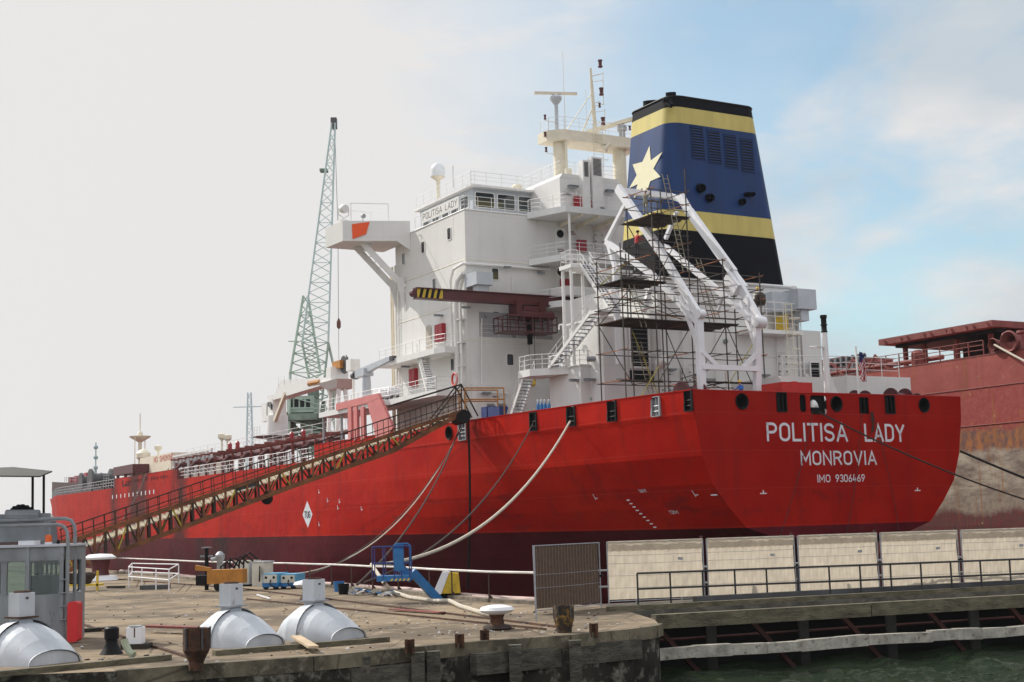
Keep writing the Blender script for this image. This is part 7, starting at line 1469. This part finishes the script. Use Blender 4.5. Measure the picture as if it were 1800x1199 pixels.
# scaffold pump lights etc on the scaffold: small items
# gas cylinders, life rafts, lifebuoy, flag
for i, px in enumerate((946, 952, 958, 965)):
    p = T(px, 716, -.5); mb = MB(); c = V((-.5, p.y, p.z-1.1)); mb.lathe(c, [(.13, 0), (.14, .05), (.14, 1.2), (.08, 1.4), (.03, 1.45)], 10); gc = thing('gas_cylinder', 'blue gas cylinder, one of four in a row behind the port bulwark', 'gas cylinder', c, 'ship', 'four blue gas cylinders on deck'); mb.build('bottle', BLU, gc, smooth=True); mb = MB(); mb.lathe(c+V((0, 0, 1.42)), [(.07, 0), (.09, .05), (.09, .22), (.04, .28)], 8); mb.build('cap', LGR, gc, smooth=True)
for px, lab in ((675, 'white life raft canister on the side platform, left one of the pair'), (692, 'white life raft canister on the side platform next to the house')):
    p = T(px, 683, -1.0); c = V((-1.0, p.y, z2)); lr = thing('life_raft', lab, 'life raft', c, 'ship', 'life raft canisters on the side platform'); mb = MB(); mb.lathe(c+V((-.55, 0, .75)), [(.2, 0), (.42, .12), (.45, .5), (.47, .52), (.47, .58), (.45, .6), (.42, 1.0), (.2, 1.1)], 14, ax=(1, 0, 0)); mb.build('canister', WHB, lr, smooth=True)
    mb = MB(); [mb.box(tuple(c+V((dx-.05, -.4, 0))), tuple(c+V((dx+.05, .4, .4)))) for dx in (-.3, .3)]; mb.box(tuple(c+V((-.35, -.4, .0))), tuple(c+V((.35, .4, .08)))); mb.build('cradle', DKG, lr)
p = T(799, 667, -1.95); mb = MB(); n = 20; rg = [V((-1.95, p.y+.42*math.cos(2*math.pi*i/n), p.z+.5*math.sin(2*math.pi*i/n))) for i in range(n+1)]; mb.tube(rg, .09, 8, cap=False); lb = thing('lifebuoy', 'orange red lifebuoy hanging on the lower side platform railing', 'lifebuoy', p, 'ship'); mb.build('ring', mat('lifebuoy_red', (.62, .05, .02), .6, var=.1), lb, smooth=True)
mb = MB(); mb.tube([V((-2.0, p.y+.5*math.cos(a), p.z+.58*math.sin(a)+.02*math.sin(9*a))) for a in [2*math.pi*i/24 for i in range(25)]], .02, 5); mb.build('grab_line', WHB, lb)
# flag
q = S(1509, 612, 1.2); fl = thing('flag', 'red and white striped ensign with blue canton hanging limp from the staff', 'flag', (q.x, 1.2, 12), 'ship')
FR_ = mat('flag_red', (.48, .02, .03), .9, var=.05); FW_ = mat('flag_white', (.70, .68, .68), .9, var=.05); FB_ = mat('flag_blue', (.01, .02, .12), .9, var=.05)
zt_f, zb_f = S(1509, 617, 1.2).z, S(1509, 671, 1.2).z; mb = MB(); nn = 11
def fpt(u, v): # u across hang width, v down
    return V((q.x+.08+u*(.38+.12*v)+.05*math.sin(u*9+v*4), 1.2+.14*math.sin(u*10+v*3), zt_f-(zt_f-zb_f)*v-.25*u*(1-v)))
for i in range(nn):
    for j in range(14):
        u0_, u1_, v0_, v1_ = i/nn, (i+1)/nn, j/14, (j+1)/14
        d_ = (u0_*1.3+v0_*2.6); mi = 2 if (v0_+u0_*.35 < .38) else (0 if int(d_*4.2+i*.45) % 2 else 1)
        mb.add([fpt(u0_, v0_), fpt(u1_, v0_), fpt(u1_, v1_), fpt(u0_, v1_)], [(0, 1, 2, 3)], mi)
mb.build('cloth', [FR_, FW_, FB_], fl, smooth=True)
# ---------------------------------------------------------------- old bulk carrier at right
bc = thing('bulk_carrier', 'old rust streaked pink red bulk carrier lying beyond the stern of the tanker', 'ship', (40, 10, 0), 'ship')
BT = 40.0
def BTp(px, py): return T(px, py, BT)
zd = BTp(1700, 627.5).z
ys = [-60, -40, -20, 0, 12, 24, 36, 60, 100, 150]; zl = [zd, 13.1, 10, 7.6, 5, 3, 1.4, -1, -4, -8.5]
mb = MB(); rows = [[V((BT+(0 if z > 0 else (-z)**1.6*.12)+(0 if y < 100 else (y-100)**2*.004), y, z)) for y in ys] for z in zl]
for a, b in zip(rows, rows[1:]): mb.strip(a, b)
mb.strip([V((p.x+.02, p.y, p.z)) for p in rows[0]], [V((BT+34, y, zd)) for y in ys]); mb.strip([V((BT+34, y, zd)) for y in ys], [V((BT+30, y, -8.5)) for y in ys]); mb.build('hull', HOLD, bc, smooth=False)
mb = MB(); mb.strip([V((BT-.03, y, zd)) for y in ys[:8]], [V((BT-.03, y, zd-.12)) for y in ys[:8]]); mb.tube([(BT-.02, -60, 13.1), (BT-.02, 100, 13.1)], .04, 4); mb.tube([(BT-.02, -60, 9.9), (BT-.02, 100, 9.9)], .04, 4); mb.build('hull_strake', RPK, bc)
a, b = T(1545, 614, 44), T(1745, 583, 44); hcz = (T(1545, 614, 44).z+T(1745, 583, 44).z)/2; y0h, y1h = b.y, a.y
OPK = mat('old_pink_steel', (.21, .055, .048), .7, var=.25, sc_=1, dirt=(.10, .03, .02), damt=.1)
mb = MB(); mb.box((44, y0h, hcz+.42), (60, y1h, hcz+1.0)); hcv = mb.build('hatch_cover', OPK, bc)
mb = MB(); mb.box((45.2, y0h+.6, hcz+.1), (60, y1h-1, hcz+.42)); mb.build('hatch_shade_block', DRK, hcv)  # black block; the shade beneath the cover is put into its colour
for i, fy in enumerate((.02, .14, .2, .33, .38, .52, .58, .74, .8, .96)): y = y0h+fy*(y1h-y0h-.6)+.3; mb = MB(); mb.prism([(44, y-.34, hcz+.36), (44, y+.34, hcz+.36), (44, y+.1, hcz+.82), (44, y-.1, hcz+.82)], (-.3, 0, 0)); mb.build('hatch_cleat', OPK, hcv)
mb = MB(); mb.box((50, y0h+1, zd), (60, y1h-5, hcz-.2)); mb.build('hatch_coaming', mat('dark_red_coaming', (.035, .012, .012), .8), bc)
for y in (y0h+2, y0h+6, y1h-4, y1h-1.5): mb = MB(); mb.bar((46, y, zd), (46, y, hcz+.2), .35, .35); mb.build('hatch_jack', OPK, bc)
mb = MB(); mb.box((BT+5, 34, zd), (BT+12, 60, zd+2.6)); mb.build('hatch_cover', OPK, bc)
def crail(ya, yb_, x, h, M, nm='railing'):
    mb = MB()
    for k in (.4, .75, 1.1): mb.tube([(x, ya, zd+k*h), (x, yb_, zd+k*h)], .035, 4)
    n = int(abs(yb_-ya)/1.6)
    for i in range(n+1): y = ya+(yb_-ya)*i/n; mb.bar((x, y, zd), (x, y, zd+1.1*h), .06, .1)
    return mb.build(nm, M, bc)
ra, rb_ = T(1537, 648, BT).y, T(1725, 620, BT).y; crail(rb_, ra+30, BT+.3, 1.15, RPK)
for px, py, r_ in ((1776, 601, .85), (1748, 606, .5)):
    p = T(px, py, BT-.1); mb = MB(); mb.lathe(p, [(.02, .9), (r_*.62, .9), (r_*.62, .3), (r_*.8, -.1), (r_*1.0, -.3), (r_*1.12, -.2), (r_*1.0, .1), (r_*.8, .6)], 20, ax=(1, 0, 0), openend=True); mb.box((p.x+.1, p.y-r_*1.1, zd), (p.x+.9, p.y+r_*1.1, p.z)); mb.build('fairlead', OPK, bc, smooth=True)
mb = MB(); p = T(1790, 585, BT+2)
for dy in (-1.5, 0, 1.6): mb.lathe((BT+2.5, p.y+dy, zd), [(.4, 0), (.35, .3), (.35, 1.6), (.5, 1.7), (.45, 1.9)], 12)
mb.build('bitts', OPK, bc)
mb = MB(); p = T(1565, 640, BT+1.5)
for i in range(5): mb.tube([(BT+1.2, p.y+i*3.0, zd+.1), (BT+1.2, p.y+i*3.0+1.6, zd+1.6), (BT+1.6, p.y+i*3+3, zd+.5)], .14, 5)
mb.lathe((BT+1.5, p.y-3.5, zd), [(.6, 0), (.6, 1.2), (.3, 1.5), (.02, 1.5)], 12); mb.tube([(BT+2, p.y-6, zd+.6), (BT+2, p.y+18, zd+.6)], .25, 6); mb.build('deck_gear', RPK, bc)
a = T(1430, 625, BT+3); mb = MB(); 
yg0, yg1 = T(1505, 640, BT+2).y, T(1435, 640, BT+2).y
for i in range(7): y = yg0+(yg1-yg0)*i/6; mb.box((BT+2, y, zd), (BT+3.2, y+1.4, zd+.2)); 
mb.box((BT+3.2, yg0, zd), (BT+3.4, yg1+2, zd+2.2)); mb.build('deck_grating', DKG, bc)
mb = MB()
for i in range(8): y = yg0+(yg1-yg0)*i/7; mb.bar((BT+3.1, y, zd), (BT+3.1, y, zd+2.3), .2, .2)
for z in (.5, 1.1, 1.7): mb.bar((BT+3.1, yg0, zd+z), (BT+3.1, yg1, zd+z), .12, .12)
mb.build('grating_frame', GRY, bc)
text_mb('P', 0, .9, 0, 1.2, lambda u, v, d: V((BT+4.9, T(1515, 630, BT+4.9).y-u, zd+1.6+v*.9))).build('deck_lettering', wm, bc) if False else None
line('mooring_rope', SG(1748, 606, t=BT-.3), G(22, -46, 1.5), 3.0, .09, ROP, 'pale rope running from the fairlead of the old carrier to the right', 'rope')
# ---------------------------------------------------------------- green harbour crane beyond the ship
CYD = 235
def C(px, py, d=0): return Y(px, py, CYD+d)
gc = thing('harbour_crane', 'tall pale green lattice harbour crane with near vertical jib behind the tanker', 'crane', (C(545, 800).x, CYD, 0), 'world')
def lattice(name, A, B, n, r_, M, dz=2.4, dz2=.6, mat2=None):
    """A: bottom (pxL, pxR, py), B: top"""
    mb = MB(); P = []
    for i in range(n+1):
        u = i/n; l = A[0]+(B[0]-A[0])*u; rr = A[1]+(B[1]-A[1])*u; y = A[2]+(B[2]-A[2])*u; k = dz+(dz2-dz)*u
        P.append((C(l, y, -k), C(rr, y, -k), C(rr, y, k), C(l, y, k)))
    for j in range(4): mb = MB(); mb.tube([p[j] for p in P], r_, 5); o = mb.build(name+'_chord', M, gc)
    mb = MB()
    for i in range(n):
        for j in range(4):
            a, b = (P[i][j], P[i+1][(j+1) % 4]) if (i+j) % 2 else (P[i][(j+1) % 4], P[i+1][j]); mb.tube([a, b], r_*.42, 4)
            if i % 2 == 0: mb.tube([P[i][j], P[i][(j+1) % 4]], r_*.4, 4)
    mb.build('lattice_bracing', M, o); return o
GRP = mat('haze_pale_green', (.50, .64, .62), .7, var=.08)  # jib green paled towards the sky; haze put into the colour
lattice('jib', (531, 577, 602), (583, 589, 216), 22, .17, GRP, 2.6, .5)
lattice('jib_foot', (551, 566, 706), (531, 577, 602), 6, .2, GRN, 1.5, 2.6)
lattice('tower', (510, 563, 655), (533, 541, 520), 8, .22, GRN, 3.2, .6)
lattice('tower_base', (508, 590, 760), (510, 572, 655), 5, .24, GRN, 3.6, 3.2)
mb = MB(); mb.tube([C(577, 602, -2), C(588, 650, -2), C(586, 720)], .22, 5); mb.tube([C(507, 600), C(524, 600)], .1, 4); mb.build('stay', GRN, gc)
a, b = C(510, 728), C(556, 698); mb = MB(); mb.box((a.x, CYD-3, a.z), (b.x, CYD+4, b.z)); mh = mb.build('machine_house', GRN, gc)
a, b = C(544, 700), C(558, 690); mb = MB(); mb.box((a.x, CYD-2, a.z), (b.x, CYD+2, b.z+1.5)); mb.build('winch_house', DGN, mh)
mb = MB(); 
for i in range(4): q = C(516+i*10, 712); mb.box((q.x-.35, CYD-3.03, q.z-.6), (q.x+.35, CYD-3, q.z+.7))
mb.build('window', DRK, mh)
mb = MB(); a, b = C(512, 742), C(562, 729); mb.box((a.x, CYD-4, a.z), (b.x, CYD+4, b.z)); mb.build('turntable', DGN, gc)
mb = MB(); mb.tube([C(545, 800), C(546, 733)], 1.7, 12); mb.build('column', DGN, gc, smooth=True)
mb = MB(); 
for u, v in (((535, 740), (550, 700+60)), ((565, 735), (580, 800)), ((515, 742), (530, 800)), ((570, 705), (560, 760)), ((512, 745), (545, 775)), ((575, 745), (548, 775))): mb.tube([C(*u), C(*v)], .42, 6)
mb.build('portal_leg', DGN, gc)
mb = MB(); mb.box(tuple(C(504, 760, -2)), tuple(C(520, 728, 3))); mb.box(tuple(C(566, 770, -2)), tuple(C(580, 735, 3))); mb.build('counterweight', mat('rust_brown_steel', (.14, .06, .04), .8, var=.3), gc)
mb = MB(); mb.tube([C(588, 214), C(594, 400), C(595, 560)], .05, 4); mb.tube([C(595, 560), C(596, 660)], .04, 4); mb.build('hoist_rope', GRY, gc)
mb = MB(); mb.lathe(C(595.5, 572), [(.1, -.6), (.35, -.3), (.35, .6), (.1, 1.2)], 8); mb.build('hook_block', mat('rust_brown_steel', (0, 0, 0)), gc)
mb = MB(); q = C(587, 214); mb.box((q.x-.5, CYD-.6, q.z-1.2), (q.x+.5, CYD+.6, q.z+.6)); mb.build('jib_head', DKG, gc); mb = MB(); q = C(571, 300); mb.box((q.x-.8, CYD-.8, q.z-.2), (q.x+.5, CYD+.8, q.z+.2)); mb.build('jib_platform', DGN, gc)
# far antenna masts
def mast_(px, pyb, pyt, y_, w_, lab, arms_=True, M=None):
    a, b = Y(px, pyb, y_), Y(px, pyt, y_); o = thing('antenna_mast', lab, 'mast', (a.x, y_, 0), 'world'); mb = MB()
    for sx, sy in ((-1, -1), (1, -1), (1, 1), (-1, 1)): mb.tube([(a.x+sx*w_, y_+sy*w_, -.5), (a.x+sx*w_*.3, y_+sy*w_*.3, b.z)], w_*.09, 4)
    n = 16
    for i in range(n):
        z = b.z*(i/n); k = 1-.7*i/n; k2 = 1-.7*(i+1)/n; z2_ = b.z*((i+1)/n)
        mb.tube([(a.x-w_*k, y_-w_*k, z), (a.x+w_*k2, y_-w_*k2, z2_)], w_*.05, 4); mb.tube([(a.x+w_*k, y_-w_*k, z), (a.x-w_*k2, y_-w_*k2, z2_)], w_*.05, 4)
        if arms_: mb.tube([(a.x-w_*k*1.2, y_, z), (a.x+w_*k*1.2, y_, z)], w_*.05, 4)
    mb.build('lattice', M, o)
    if arms_: mb = MB(); z = Y(px, 715, y_).z; mb.tube([(a.x-w_*3.0, y_, z), (a.x+w_*3.0, y_, z)], w_*.1, 4); mb.build('cross_arm', M, o)
    return o
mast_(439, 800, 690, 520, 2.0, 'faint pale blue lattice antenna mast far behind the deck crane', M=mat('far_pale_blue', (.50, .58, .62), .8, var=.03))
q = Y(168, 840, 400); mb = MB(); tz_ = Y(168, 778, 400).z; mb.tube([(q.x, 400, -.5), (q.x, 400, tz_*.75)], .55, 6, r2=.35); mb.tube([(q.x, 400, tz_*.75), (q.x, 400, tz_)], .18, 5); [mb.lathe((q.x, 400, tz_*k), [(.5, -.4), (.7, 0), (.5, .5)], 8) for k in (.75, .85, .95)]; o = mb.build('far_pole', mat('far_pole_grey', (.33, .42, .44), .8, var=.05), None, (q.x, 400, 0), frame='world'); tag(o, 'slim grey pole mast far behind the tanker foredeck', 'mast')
# far warehouses at left behind the cabin
for i, (px0, px1, py0, py1, y_, c_, lab) in enumerate(((-40, 60, 934, 946, 330, (.10, .10, .09), 'low dark warehouse with window band behind the cabin roof'), (62, 104, 917, 946, 300, (.20, .24, .27), 'grey blue shed at the end of the quay beside the bow'), (-60, 30, 946, 953, 280, (.09, .06, .05), 'low brown store building far left behind the cabin'))):
    a, b = Y(px0, py1, y_), Y(px1, py0, y_); wt = thing('warehouse', lab, 'building', ((a.x+b.x)/2, y_, 0), 'world'); mb = MB(); M_ = mat('wall_%d' % i if False else ['dark_brick_wall', 'blue_grey_cladding', 'brown_brick_wall'][i], c_, .9, var=.25, sc_=.2)
    mb.box((a.x, y_, -.3), (b.x, y_+14, b.z)); mb.build('wall', M_, wt); mb = MB(); mb.prism([(a.x-.4, y_-.4, b.z), (b.x+.4, y_-.4, b.z), (b.x+.4, y_+7, b.z+1.6), (a.x-.4, y_+7, b.z+1.6)], (0, 0, .2)); mb.build('roof', GRY, wt)
    if i == 0:
        for k in range(9): x = a.x+1+k*(b.x-a.x-2)/8; mb = MB(); mb.box((x-.5, y_-.05, b.z*.35), (x+.5, y_, b.z*.75)); mb.build('window', LGR, wt)

# ---------------------------------------------------------------- sea haze
hz_ = MB(); hz_.box((-420, -14, -10.6), (420, 2700, 95)); HM = bpy.data.materials.new('sea_haze'); HM.use_nodes = True; t = HM.node_tree; t.nodes.remove(t.nodes['Principled BSDF']); pv = t.nodes.new('ShaderNodeVolumePrincipled'); pv.inputs['Color'].default_value = (.97, .98, 1, 1); pv.inputs['Density'].default_value = .0001; pv.inputs['Anisotropy'].default_value = .55; t.links.new(pv.outputs[0], t.nodes['Material Output'].inputs['Volume'])
hz_o = hz_.build('haze', HM, None, (0, 0, 0), frame='world'); tag(hz_o, 'thin bright sea haze filling the air over the dock', 'haze', kind='stuff')
